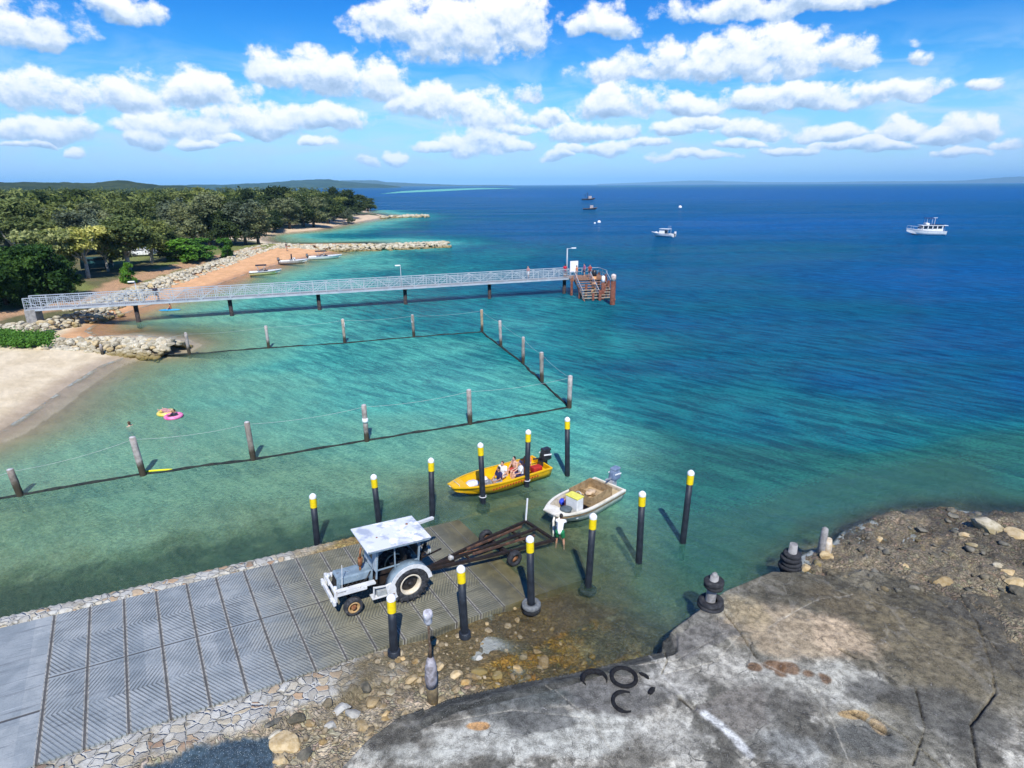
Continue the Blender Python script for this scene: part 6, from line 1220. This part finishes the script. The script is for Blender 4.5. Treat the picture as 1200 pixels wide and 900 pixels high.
# ------------------------------------------------------------------ stones
def rock_mesh(seed, sub=3, flat=.7):
    bm = bmesh.new(); bmesh.ops.create_icosphere(bm, subdivisions=sub, radius=1); rd = random.Random(seed)
    pl = [(Vector((rd.gauss(0, 1), rd.gauss(0, 1), rd.gauss(0, 1))).normalized(), rd.uniform(.55, .85)) for _ in range(11)]; off = Vector((seed * 3.1, 0, 0))
    for v in bm.verts:
        p = v.co.normalized()
        for n_, d_ in pl:
            k = p.dot(n_)
            if k > d_: p = p - n_ * (k - d_) * .92
        p *= 1 + .07 * mnoise.noise(p * 3 + off); v.co = Vector((p.x * 1.15, p.y * .9, p.z * flat))
    me = bpy.data.meshes.new('rock'); bm.to_mesh(me); bm.free(); return me
ROCKS = [rock_mesh(i, 3, (.75, .6, .85, .5, .7, .65)[i % 6]) for i in range(8)]
def rock_proto(mat): return [(lambda m: (m.materials.clear(), m.materials.append(mat), m)[2])(r.copy()) for r in ROCKS]
RP = {'pale': rock_proto(MR_PALE), 'tan': rock_proto(MR_TAN), 'dark': rock_proto(MR_DARK), 'grey': rock_proto(MR_GREY)}
rr = random.Random(5)
def rock(x, y, z, s, kind, name='boulder', label=None, group=None, fl=1.0):
    o = bpy.data.objects.new(name, rr.choice(RP[kind])); COL.objects.link(o); o.location = (x, y, z); o.rotation_euler = (rr.uniform(-.35, .35), rr.uniform(-.35, .35), rr.uniform(0, 6.28)); o.scale = (s * rr.uniform(.85, 1.2), s * rr.uniform(.8, 1.1), s * rr.uniform(.75, 1.0) * fl)
    tag(o, label, 'rock', group); return o
# named foreground stones: (px, py, half size, kind, label)
FG = [(334,873,.36,'tan','big tan boulder with grey friends at the bottom, touching the bitumen patch'),(356,886,.26,'dark','dark mossy boulder below the big tan one near the bottom edge'),(330,893,.22,'tan','pale tan stone at the very bottom beside the bitumen patch'),(324,861,.20,'pale','pale boulder at the upper tip of the bitumen patch'),
 (347,843,.24,'dark','dark brown stone above the big tan boulder'),(320,847,.22,'dark','dark flat stone at the foot of the stone pitched verge'),(400,832,.30,'grey','pale grey broken slab in the rubble left of the platform'),(384,824,.18,'dark','small black jagged stone above the grey broken slabs'),
 (414,838,.22,'grey','small grey slab right of the broken grey slab'),(388,851,.20,'grey','grey cracked stone below the broken grey slab'),(425,852,.24,'tan','brownish block against the platform edge'),(436,823,.26,'tan','rust tan boulder on the rubble near the platform corner'),(428,806,.24,'dark','flat dark stone halfway between ramp and platform'),
 (452,838,.16,'tan','small tan stone wedged against the platform edge'),(482,797,.26,'tan','sandy orange boulder left of the eaten timber pile'),(458,812,.20,'pale','pale stone left of the sandy orange boulder'),(534,791,.24,'tan','ochre stone right of the eaten timber pile'),(517,782,.16,'tan','small ochre stone beside the timber pile'),
 (562,789,.24,'pale','pale flat stone on the ochre rubble below the collar pole'),(563,762,.14,'dark','small dark round stone below the second collar pole'),(562,772,.13,'grey','small grey stone under the dark round one'),(583,793,.20,'pale','flat cream stone touching the platform rim'),(638,779,.27,'tan','pointed pale stone standing in the golden shallows'),
 (603,713,.11,'tan','rounded yellow stone just off the lower ramp corner'),(606,727,.12,'tan','second rounded yellow stone beside the lower ramp corner'),(586,721,.10,'pale','small cream stone at the edge of the ramp'),(571,731,.12,'tan','small ochre stone near the ramp edge'),(656,754,.11,'tan','small stone alone in the golden shallows'),
 (472,772,.14,'tan','small tan stone behind the eaten timber pile'),(497,790,.15,'pale','cream pebble boulder in front of the timber pile'),(545,800,.18,'tan','ochre slab lying against the dark platform rim'),(607,785,.16,'tan','olive stone by the dark platform rim'),
 (1157,617,.62,'pale','largest pale boulder at the tip of the rocky reef'),(1190,628,.50,'tan','brown boulder right of the largest pale reef boulder'),(1118,606,.25,'dark','low dark rock breaking the surface off the reef'),(1105,684,.42,'tan','long tan slab lying on the dark reef'),(1178,672,.30,'tan','tan block in the cleft at the right edge'),(1188,684,.34,'tan','larger tan block in the cleft at the right edge'),
 (1170,664,.24,'pale','pale round boulder beside the cleft at the right edge'),(1196,695,.35,'dark','dark block at the bottom of the cleft'),(1095,651,.2,'dark','small dark boulder on the middle of the reef'),(1060,663,.18,'tan','small tan stone on the reef'),(972,640,.26,'pale','pale boulder at the foot of the twin stumps'),(968,652,.24,'tan','tan boulder below the twin stumps'),
 (944,666,.20,'tan','small tan boulder between tyre bollard and twin stumps'),(958,662,.22,'pale','cream stone at the platform tip'),(1130,628,.24,'tan','brown stone near the middle of the reef crest'),(1080,622,.2,'dark','dark stone on the seaward side of the reef'),(1140,640,.26,'pale','grey brown block behind the long tan slab'),(1030,632,.18,'tan','small brown rock at the left of the reef'),(1000,640,.2,'dark','dark stone right of the twin stumps')]
nind = 0
for (a, b_, s, k, lab) in FG:
    g = ground(a, b_, .3); z = max(g.z, plat_z(g.x, g.y)) if a > 930 else g.z
    rock(g.x, g.y, z + s * .12, s, k, 'boulder', lab, None, .8); nind += 1
def arr_mesh(name, items, sub, mat):
    """one mesh of many stones"""
    base = []
    for i in range(6):
        me = rock_mesh(40 + i, sub, .75); n = len(me.vertices); co = np.empty(n * 3); me.vertices.foreach_get('co', co); fa = np.empty(len(me.polygons) * 3, int); me.polygons.foreach_get('vertices', fa); base.append((co.reshape(-1, 3), fa.reshape(-1, 3))); bpy.data.meshes.remove(me)
    V = []; Fc = []; T = []; off = 0
    for (x, y, z, s) in items:
        co, fa = base[rr.randrange(6)]; Mx = np.array((Matrix.Rotation(rr.uniform(0, 6.3), 3, 'Z') @ Matrix.Rotation(rr.uniform(-.6, .6), 3, 'X')))
        c = (co * np.array([s * rr.uniform(.8, 1.25), s * rr.uniform(.8, 1.2), s * rr.uniform(.7, 1.05)])) @ Mx.T + np.array([x, y, z]); V.append(c); Fc.append(fa + off); off += len(co); T.append(np.full(len(co), rr.random()))
    V = np.concatenate(V); Fc = np.concatenate(Fc); me = bpy.data.meshes.new(name); me.vertices.add(len(V)); me.vertices.foreach_set('co', V.astype(np.float32).ravel()); me.loops.add(Fc.size); me.loops.foreach_set('vertex_index', Fc.ravel().astype(np.int32)); me.polygons.add(len(Fc)); me.polygons.foreach_set('loop_start', (np.arange(len(Fc)) * 3).astype(np.int32)); me.update(calc_edges=True)
    a = me.attributes.new('tone', 'FLOAT', 'POINT'); a.data.foreach_set('value', np.concatenate(T).astype(np.float32)); me.materials.append(mat); o = bpy.data.objects.new(name, me); COL.objects.link(o); return o
# walls of quarry stone: centre line, half width, crest height, stone size, count
def wall(pts, zt, hw, s, cnt, zb=0.0):
    P = [at(a, b_, zt) for a, b_ in pts]; seg = [(P[i + 1] - P[i]).length for i in range(len(P) - 1)]; L = sum(seg); out = []
    for _ in range(cnt):
        d = rr.uniform(0, L); i = 0
        while i < len(seg) - 1 and d > seg[i]: d -= seg[i]; i += 1
        t = (P[i + 1] - P[i]).normalized(); n_ = Vector((t.y, -t.x, 0)); w = rr.uniform(-1, 1); p = P[i] + t * d + n_ * w * hw
        z = zb + (zt - zb) * (1 - abs(w)**1.5); z = max(z, hz(p.x, p.y) + s * .1) if abs(w) > .5 else z
        out.append((p.x, p.y, z - s * rr.uniform(.1, .5), s * rr.uniform(.6, 1.35)))
    return out
W1 = wall([(60,398),(110,396),(160,397),(203,399)], 1.15, 2.3, .36, 560, -.1) + wall([(62,396),(75,398)], .9, 1.5, .36, 50)
W2 = wall([(-60,384),(0,380),(60,377)], 1.4, 2.4, .33, 200, .6) + wall([(55,374),(90,366),(128,357)], 1.3, 1.8, .33, 160, .2)
W3 = wall([(95,357),(135,345),(176,331),(216,318),(252,307),(283,297),(312,289),(325,286)], 1.4, 2.4, .36, 1700, .3)
W4 = wall([(322,288),(350,287),(400,286.5),(450,286),(500,283.5),(526,282.5)], 1.35, 3.4, .50, 1300, -.3)
W5 = wall([(446,253),(475,252.2),(502,252)], 1.0, 3.4, 1.1, 150, -.4)
SC = []
SCL = []
for _ in range(1500):
    a, b_ = rr.uniform(300, 700), rr.uniform(725, 895)
    g = ground(a, b_, .3); u, v = ramp_uv(g.x, g.y); s_ = sdist(np.array([g.x]), np.array([g.y]), PLATW)[0]
    if g.z < .02 and rr.random() < .75: continue
    if v > -.15 or s_ > -.1 or (u < 8.5 and v > -1.7) or g.z < -.4: continue
    if sdist(np.array([g.x]), np.array([g.y]), [at(q, w, .9) for q, w in [(150,960),(160,900),(240,865),(320,850),(330,905)]])[0] > -.1: continue
    SCL.append((g.x, g.y, g.z, (.03 + .13 * rr.random()**3.0)))
for _ in range(170):
    a, b_ = rr.uniform(985, 1215), rr.uniform(598, 700); g = ground(a, b_, .2); z = max(g.z, plat_z(g.x, g.y))
    if z < -.35: continue
    SC.append((g.x, g.y, z, (.04 + .18 * rr.random()**2.6)))
allw = sorted(W1 + W2, key=lambda p: p[1]); ind = sorted(W1, key=lambda p: -p[2] + p[1] * .05)[:160] + [w for w in W2 if w[3] > .34][:80]
ids = {id(w) for w in ind}
for w in ind:
    k = w in W1
    rock(*w, 'pale', 'boulder', 'pale quarry boulder packed into the near rock groyne beside the pale sand' if k else 'pale quarry boulder packed into the bank where the jetty starts', 'boulders of the near groyne' if k else 'boulders of the bank below the jetty start')
rest = [w for w in W1 + W2 if id(w) not in ids] + W3 + W4 + W5
arr_mesh('boulders', rest, 2, MR_PALE)['kind'] = 'stuff'
arr_mesh('rubble', SCL, 2, MR_RUB)['kind'] = 'stuff'; arr_mesh('rubble', SC, 2, MR_DARK)['kind'] = 'stuff'

# ------------------------------------------------------------------ leaves
def leaf_mat(name, c1, c2):
    m = bpy.data.materials.new(name); m.use_nodes = True; t = NT(m.node_tree); t.n.clear(); out = t.new('ShaderNodeOutputMaterial')
    a = t.new('ShaderNodeAttribute', attribute_name='tone').outputs['Fac']; r = t.new('ShaderNodeObjectInfo').outputs['Random']
    c = t.mix(a, tuple(x * .95 for x in c1), tuple(min(x * 1.5, .6) for x in c2)); c = t.mix(1, c, t.ramp(r, [(0, (.72, .78, .8)), (.5, (1, 1, 1)), (1, (1.4, 1.3, .95))]), 'MULTIPLY')
    d = t.new('ShaderNodeBsdfDiffuse'); t.l.new(c, d.inputs[0]); tr = t.new('ShaderNodeBsdfTranslucent'); t.l.new(c, tr.inputs[0]); mx = t.new('ShaderNodeMixShader'); mx.inputs[0].default_value = .34
    t.l.new(d.outputs[0], mx.inputs[1]); t.l.new(tr.outputs[0], mx.inputs[2]); t.l.new(mx.outputs[0], out.inputs[0]); return m
LM = {'gum': leaf_mat('gum_leaves', (.085, .115, .038), (.21, .24, .085)), 'oak': leaf_mat('casuarina_needles', (.085, .110, .062), (.175, .20, .125)), 'dense': leaf_mat('dense_leaves', (.022, .055, .018), (.06, .115, .03)), 'lime': leaf_mat('lime_leaves', (.15, .19, .045), (.42, .45, .17)), 'dark': leaf_mat('dark_leaves', (.028, .05, .022), (.075, .10, .038)), 'bright': leaf_mat('bright_leaves', (.045, .12, .02), (.09, .20, .04))}
def crown_mesh(name, lobes, nclump, nleaf, leaf, mat, seed, spread=.35, up=.3):
    g = np.random.default_rng(seed); lob = np.array(lobes, float); vol = lob[:, 3] * lob[:, 4] * lob[:, 5]; pick = g.choice(len(lob), nclump, p=vol**.67 / (vol**.67).sum())
    d = g.normal(size=(nclump, 3)); d[:, 2] = np.where(d[:, 2] < -.5, -d[:, 2] * .5, d[:, 2]); d /= np.linalg.norm(d, axis=1)[:, None]; rad = g.uniform(.55, 1.05, nclump)[:, None]
    cc = lob[pick, :3] + d * lob[pick, 3:6] * rad; tone = np.clip(g.normal(.42, .2, nclump) + d[:, 2] * .12, 0, 1)
    c = np.repeat(cc, nleaf, 0) + g.normal(size=(nclump * nleaf, 3)) * spread * np.array([1, 1, .7]); n = len(c); tn = np.clip(np.repeat(tone, nleaf) + g.normal(0, .12, n), 0, 1)
    nn = g.normal(size=(n, 3)) + np.repeat(d, nleaf, 0) * .9 + np.array([0, 0, up]); nn /= np.linalg.norm(nn, axis=1)[:, None]
    a = np.cross(nn, g.normal(size=(n, 3))); a /= np.linalg.norm(a, axis=1)[:, None]; b = np.cross(nn, a); s = leaf * g.uniform(.6, 1.3, n)[:, None]
    V = np.stack([c - a * s, c - b * s * .5, c + a * s, c + b * s * .5], 1).reshape(-1, 3); q = np.arange(n * 4).reshape(-1, 4)
    me = bpy.data.meshes.new(name); me.vertices.add(len(V)); me.vertices.foreach_set('co', V.astype(np.float32).ravel()); me.loops.add(q.size); me.loops.foreach_set('vertex_index', q.ravel().astype(np.int32)); me.polygons.add(len(q)); me.polygons.foreach_set('loop_start', (np.arange(len(q)) * 4).astype(np.int32)); me.update(calc_edges=True)
    at_ = me.attributes.new('tone', 'FLOAT', 'POINT'); at_.data.foreach_set('value', np.repeat(tn, 4).astype(np.float32)); me.materials.append(LM[mat]); return me
M_BARK = {'pale': M('pale_bark', (.42, .39, .34), (.26, .23, .20), 5, .9), 'dark': M('dark_bark', (.07, .055, .045), (.13, .11, .09), 5, .9)}
PROT = {}
def make_proto(kind, var):                  # trees of unit height 1 = 10 m
    g = random.Random(hash_(kind) + var * 7); H = 10.0
    if kind == 'gum': lobes = [(g.uniform(-2.3, 2.3), g.uniform(-2.3, 2.3), g.uniform(3.2, 8.4), g.uniform(1.3, 2.2), g.uniform(1.3, 2.2), g.uniform(1.1, 1.8)) for _ in range(13)]; cl, nl, lf, bk = 290, 26, .26, 'pale'
    elif kind == 'oak': lobes = [(g.uniform(-1.9, 1.9), g.uniform(-1.9, 1.9), g.uniform(1.6, 8.2), g.uniform(1.0, 1.7), g.uniform(1.0, 1.7), g.uniform(1.5, 2.4)) for _ in range(14)]; cl, nl, lf, bk = 320, 26, .24, 'dark'
    elif kind == 'dense': lobes = [(g.uniform(-3, 3), g.uniform(-2.5, 2.5), g.uniform(.6, 7.2), 2.2, 2.2, 2.0) for _ in range(18)]; cl, nl, lf, bk = 430, 24, .30, 'dark'
    elif kind == 'lime': lobes = [(g.uniform(-2.8, 2.8), g.uniform(-2.5, 2.5), g.uniform(5.4, 8.2), g.uniform(1.3, 1.9), g.uniform(1.3, 1.9), g.uniform(.9, 1.3)) for _ in range(10)]; cl, nl, lf, bk = 240, 26, .28, 'pale'
    elif kind == 'dark': lobes = [(g.uniform(-1.8, 1.8), g.uniform(-1.8, 1.8), g.uniform(2.0, 8.6), g.uniform(1.5, 2.2), g.uniform(1.5, 2.2), g.uniform(1.2, 1.9)) for _ in range(12)]; cl, nl, lf, bk = 310, 26, .28, 'dark'
    else: lobes = [(g.uniform(-2, 2), g.uniform(-2, 2), g.uniform(1, 7.8), 1.5, 1.5, 1.5) for _ in range(13)]; cl, nl, lf, bk = 200, 22, .42, 'dark'
    e = empty('tree', (0, 0, 0)); cm = crown_mesh('crown', lobes, cl, nl, lf, kind, hash_(kind) + var, .36 if kind != 'lime' else .30)
    c = bpy.data.objects.new('crown', cm); COL.objects.link(c); c.parent = e
    m = MB(); ln = g.uniform(-.6, .6); top = (ln * 1.4, g.uniform(-.5, .5), 5.6); m.tube([(0, 0, -.6), (ln * .3, 0, 1.5), (ln, 0, 3.6), top], [.34, .27, .20, .12], 9)
    for lo in lobes[:7]:
        a = Vector((ln * g.uniform(.2, 1), 0, g.uniform(2.2, 4.4))) if kind not in ('dense', 'bright') else Vector((0, 0, .3)); b = Vector(lo[:3]); m.tube([a, a.lerp(b, .55) + Vector((0, 0, -.3)), b], [.15, .10, .04], 6)
    m.build('trunk', M_BARK[bk], e); PROT[(kind, var)] = e; return e
def hash_(s): return sum(ord(c) * (i + 3) for i, c in enumerate(s)) % 997
used = set(); NV = {'gum': 3, 'oak': 3, 'dense': 2, 'lime': 2, 'dark': 2, 'bright': 1}
NAME = {'gum': 'eucalyptus_tree', 'oak': 'casuarina_tree', 'dense': 'dense_shrub', 'lime': 'flowering_tree', 'dark': 'dark_tree', 'bright': 'bright_shrub'}
WORD = {'gum': 'olive green gum tree', 'oak': 'grey green feathery she oak', 'dense': 'dense dark green shrub mass', 'lime': 'yellow green spreading tree', 'dark': 'dark green broad tree', 'bright': 'bright green leafy shrub'}
def tree(px, py, ty, wpx, kind, place):
    g = ground(px, py, 2.0) if py < 600 else None
    h = ztop(g.x, g.y, ty) - g.z; dist = math.hypot(g.x, g.y); wid = wpx / FPX * dist * 1.02; var = rr.randrange(NV[kind]); k = (kind, var)
    if k not in PROT: make_proto(kind, var)
    if k in used: e = copy_tree(PROT[k])
    else: e = PROT[k]; used.add(k)
    ch = kids(e) if e is PROT[k] else None
    zt = {'gum': 9.6, 'oak': 9.9, 'dense': 9.3, 'lime': 9.2, 'dark': 9.9, 'bright': 9.6}[kind]; wt = {'gum': 8.0, 'oak': 6.4, 'dense': 9.6, 'lime': 8.4, 'dark': 7.0, 'bright': 8.0}[kind]
    e.name = NAME[kind]; e.location = (g.x, g.y, g.z - .1); e.rotation_euler.z = rr.uniform(0, 6.28); e.scale = (wid / wt, wid / wt, h / zt)
    tag(e, f'{WORD[kind]} {place}', 'shrub' if kind in ('dense', 'bright') else 'tree', 'trees and shrubs along the shore'); return e
KC = {}
TREES = [
 (8,357,287,56,'dense','at the left edge in front of all others'),(44,354,284,56,'dense','behind the dirt track at the left front'),(74,349,302,36,'dense','with the rightmost tip of the front thicket'),(-22,362,290,60,'dense','cut by the left edge of the view'),(22,340,276,50,'dense','rising behind the front thicket'),(60,332,268,52,'lime','above the front thicket, farthest left of its kind'),
 (104,326,265,54,'lime','with blossom crown over the shaded lawn'),(127,318,268,34,'lime','smaller, beside the one with the blossom crown'),(84,322,272,36,'gum','between the two yellow green trees'),(152,317,250,62,'gum','tallest on the lawn behind the sapling'),(131,312,258,40,'oak','with a leaning pale trunk left of the tallest lawn tree'),(178,308,252,44,'gum','over the parked cars'),(196,300,258,34,'oak','beside the clearing with cars'),
 (152,332,305,15,'bright','as a lone sapling on the lawn beside the boulder wall'),(266,303,276,16,'bright','as a lone sapling on the grass strip'),(214,307,277,34,'bright','left half of the clump at the clearing'),(233,304,277,34,'bright','right half of the clump at the clearing'),(203,306,272,26,'dark','behind the left half of the bright clump'),
 (20,305,232,60,'gum','in the middle row at the far left'),(62,300,228,58,'gum','second in the middle row from the left'),(98,300,243,36,'oak','pale and thin in the middle row'),(118,296,238,40,'oak','in the middle row above the blossom crown'),(143,292,233,40,'gum','behind the tallest lawn tree'),(170,288,229,40,'gum','left of the pointed tall crown'),(186,283,222,34,'gum','with the highest pointed crown of the middle row'),
 (208,284,233,36,'oak','just right of the highest pointed crown'),(228,286,236,36,'oak','behind the left picnic shelter'),(246,288,228,40,'oak','behind the right picnic shelter'),(268,288,232,38,'dark','shading the right picnic shelter'),(288,287,236,38,'oak','at the end of the grass strip, left'),(303,286,240,34,'oak','rightmost on the point of the grass strip'),(276,284,226,36,'gum','rising behind the grass strip'),
 (40,275,224,50,'dark','in the back row at the far left'),(85,272,222,50,'dark','in the back row above the pale thin oak'),(128,268,225,44,'gum','in the back row above the lawn'),(160,266,226,40,'dark','in the back row left of the pointed crown'),(215,268,224,40,'gum','in the back row right of the pointed crown'),(240,270,220,30,'gum','with a small pale crown poking above the back row'),(262,268,224,30,'dark','in the back row above the grass strip'),
 (293,264,221,26,'dark','tall and narrow near the start of the far beach'),(322,262,218,42,'dark','with a big round dark crown against the far hills'),(312,266,232,30,'dark','below the big round dark crown'),(340,268,233,34,'oak','pale, at the back of the far beach'),(356,266,226,30,'dark','behind the pale oak of the far beach'),(368,266,230,32,'oak','second pale one on the far beach'),(384,262,224,32,'dark','above the driftwood on the far beach'),
 (392,259,229,28,'gum','small, at the top of the far beach'),(404,256,222,28,'dark','near the headland tip'),(396,250,219,22,'dark','with thin spiky top near the headland tip'),(418,251,226,26,'dark','second last before the headland tip'),(431,247,232,22,'dark','lowest, on the very tip of the headland'),(300,276,240,30,'gum','behind the dark water of the second cove'),(322,272,244,26,'dark','at the waterline of the second cove'),(346,262,224,26,'gum','behind the start of the far beach'),
 (408,262,244,14,'oak','tiny, standing on the far beach sand'),(10,290,238,50,'dark','filling the gap at the left behind the thicket'),(48,288,240,46,'oak','filling the middle left'),(0,268,226,50,'gum','in the back row, cut by the left edge'),(200,272,228,36,'dark','in the back row straight behind the clearing'),(105,280,234,44,'dark','between middle and back row above the blossom crown')]
for T_ in TREES: tree(*T_)
for k, p in PROT.items():
    if k not in used: pass
# forest beyond: far too many to count
def build_forest():
    g = np.random.default_rng(9); lob = []; n = 0
    while n < 1500:
        y = 170 * math.exp(g.uniform(0, math.log(1500 / 170))); px = g.uniform(-500, 440); d = ray(px, 300); x = d[0] / d[1] * y
        if y < 850:
            if sdist(np.array([x]), np.array([y]), FARW)[0] < 14: continue
            z = hz(x, y)
            if px > 300 and y < 330: continue
        else:
            if x > -.24 * y - 60: continue
            z = 2.0
        if y < 250 and x > -95 : continue
        s = g.uniform(.8, 1.25); lob.append((x, y, z + 5.6 * s, 4.0 * s, 4.0 * s, 3.6 * s)); n += 1
    o = bpy.data.objects.new('forest', crown_mesh('forest', lob, 13000, 9, .95, 'dark', 77, 1.1, .6)); COL.objects.link(o); o['kind'] = 'stuff'
    o = bpy.data.objects.new('woods', crown_mesh('woods', lob[::2], 5000, 9, .9, 'gum', 78, 1.1, .6)); COL.objects.link(o); o['kind'] = 'stuff'
build_forest()
def tussocks():
    g = np.random.default_rng(4); lob = []
    for _ in range(260):
        p = at(g.uniform(-40, 56), g.uniform(389, 404), 1.2); lob.append((p.x, p.y, hz(p.x, p.y) + .45, .5, .5, .25))
    o = bpy.data.objects.new('grass', crown_mesh('grass', lob, 1600, 10, .12, 'bright', 5, .25, 1.0)); COL.objects.link(o); o['kind'] = 'stuff'
tussocks()
for (a, b_, s, lab) in [(352,262,1.5,'dark driftwood heap left on the far beach'),(377,261,1.3,'dark fallen trunk lying at the middle of the far beach'),(402,256,.9,'small dark snag near the end of the far beach')]:
    g = ground(a, b_, .8); e = empty('driftwood', (g.x, g.y, g.z), .3); MB().tube([(-2.6 * s, 0, .3), (0, .3, .7), (2.4 * s, -.2, .4)], [.35, .45, .2], 8).build('trunk', M_BARK['dark'], e); MB().tube([(-.8, .2, .6), (-1.2, .6, 1.7 * s)], [.2, .05], 6).tube([(.6, .1, .6), (1.3, -.5, 1.4 * s)], [.2, .05], 6).tube([(0, .2, .6), (.2, 1.2, 1.0)], [.2, .06], 6).build('branches', M_BARK['dark'], e); tag(e, lab, 'driftwood', 'driftwood on the far beach')
build_haze()
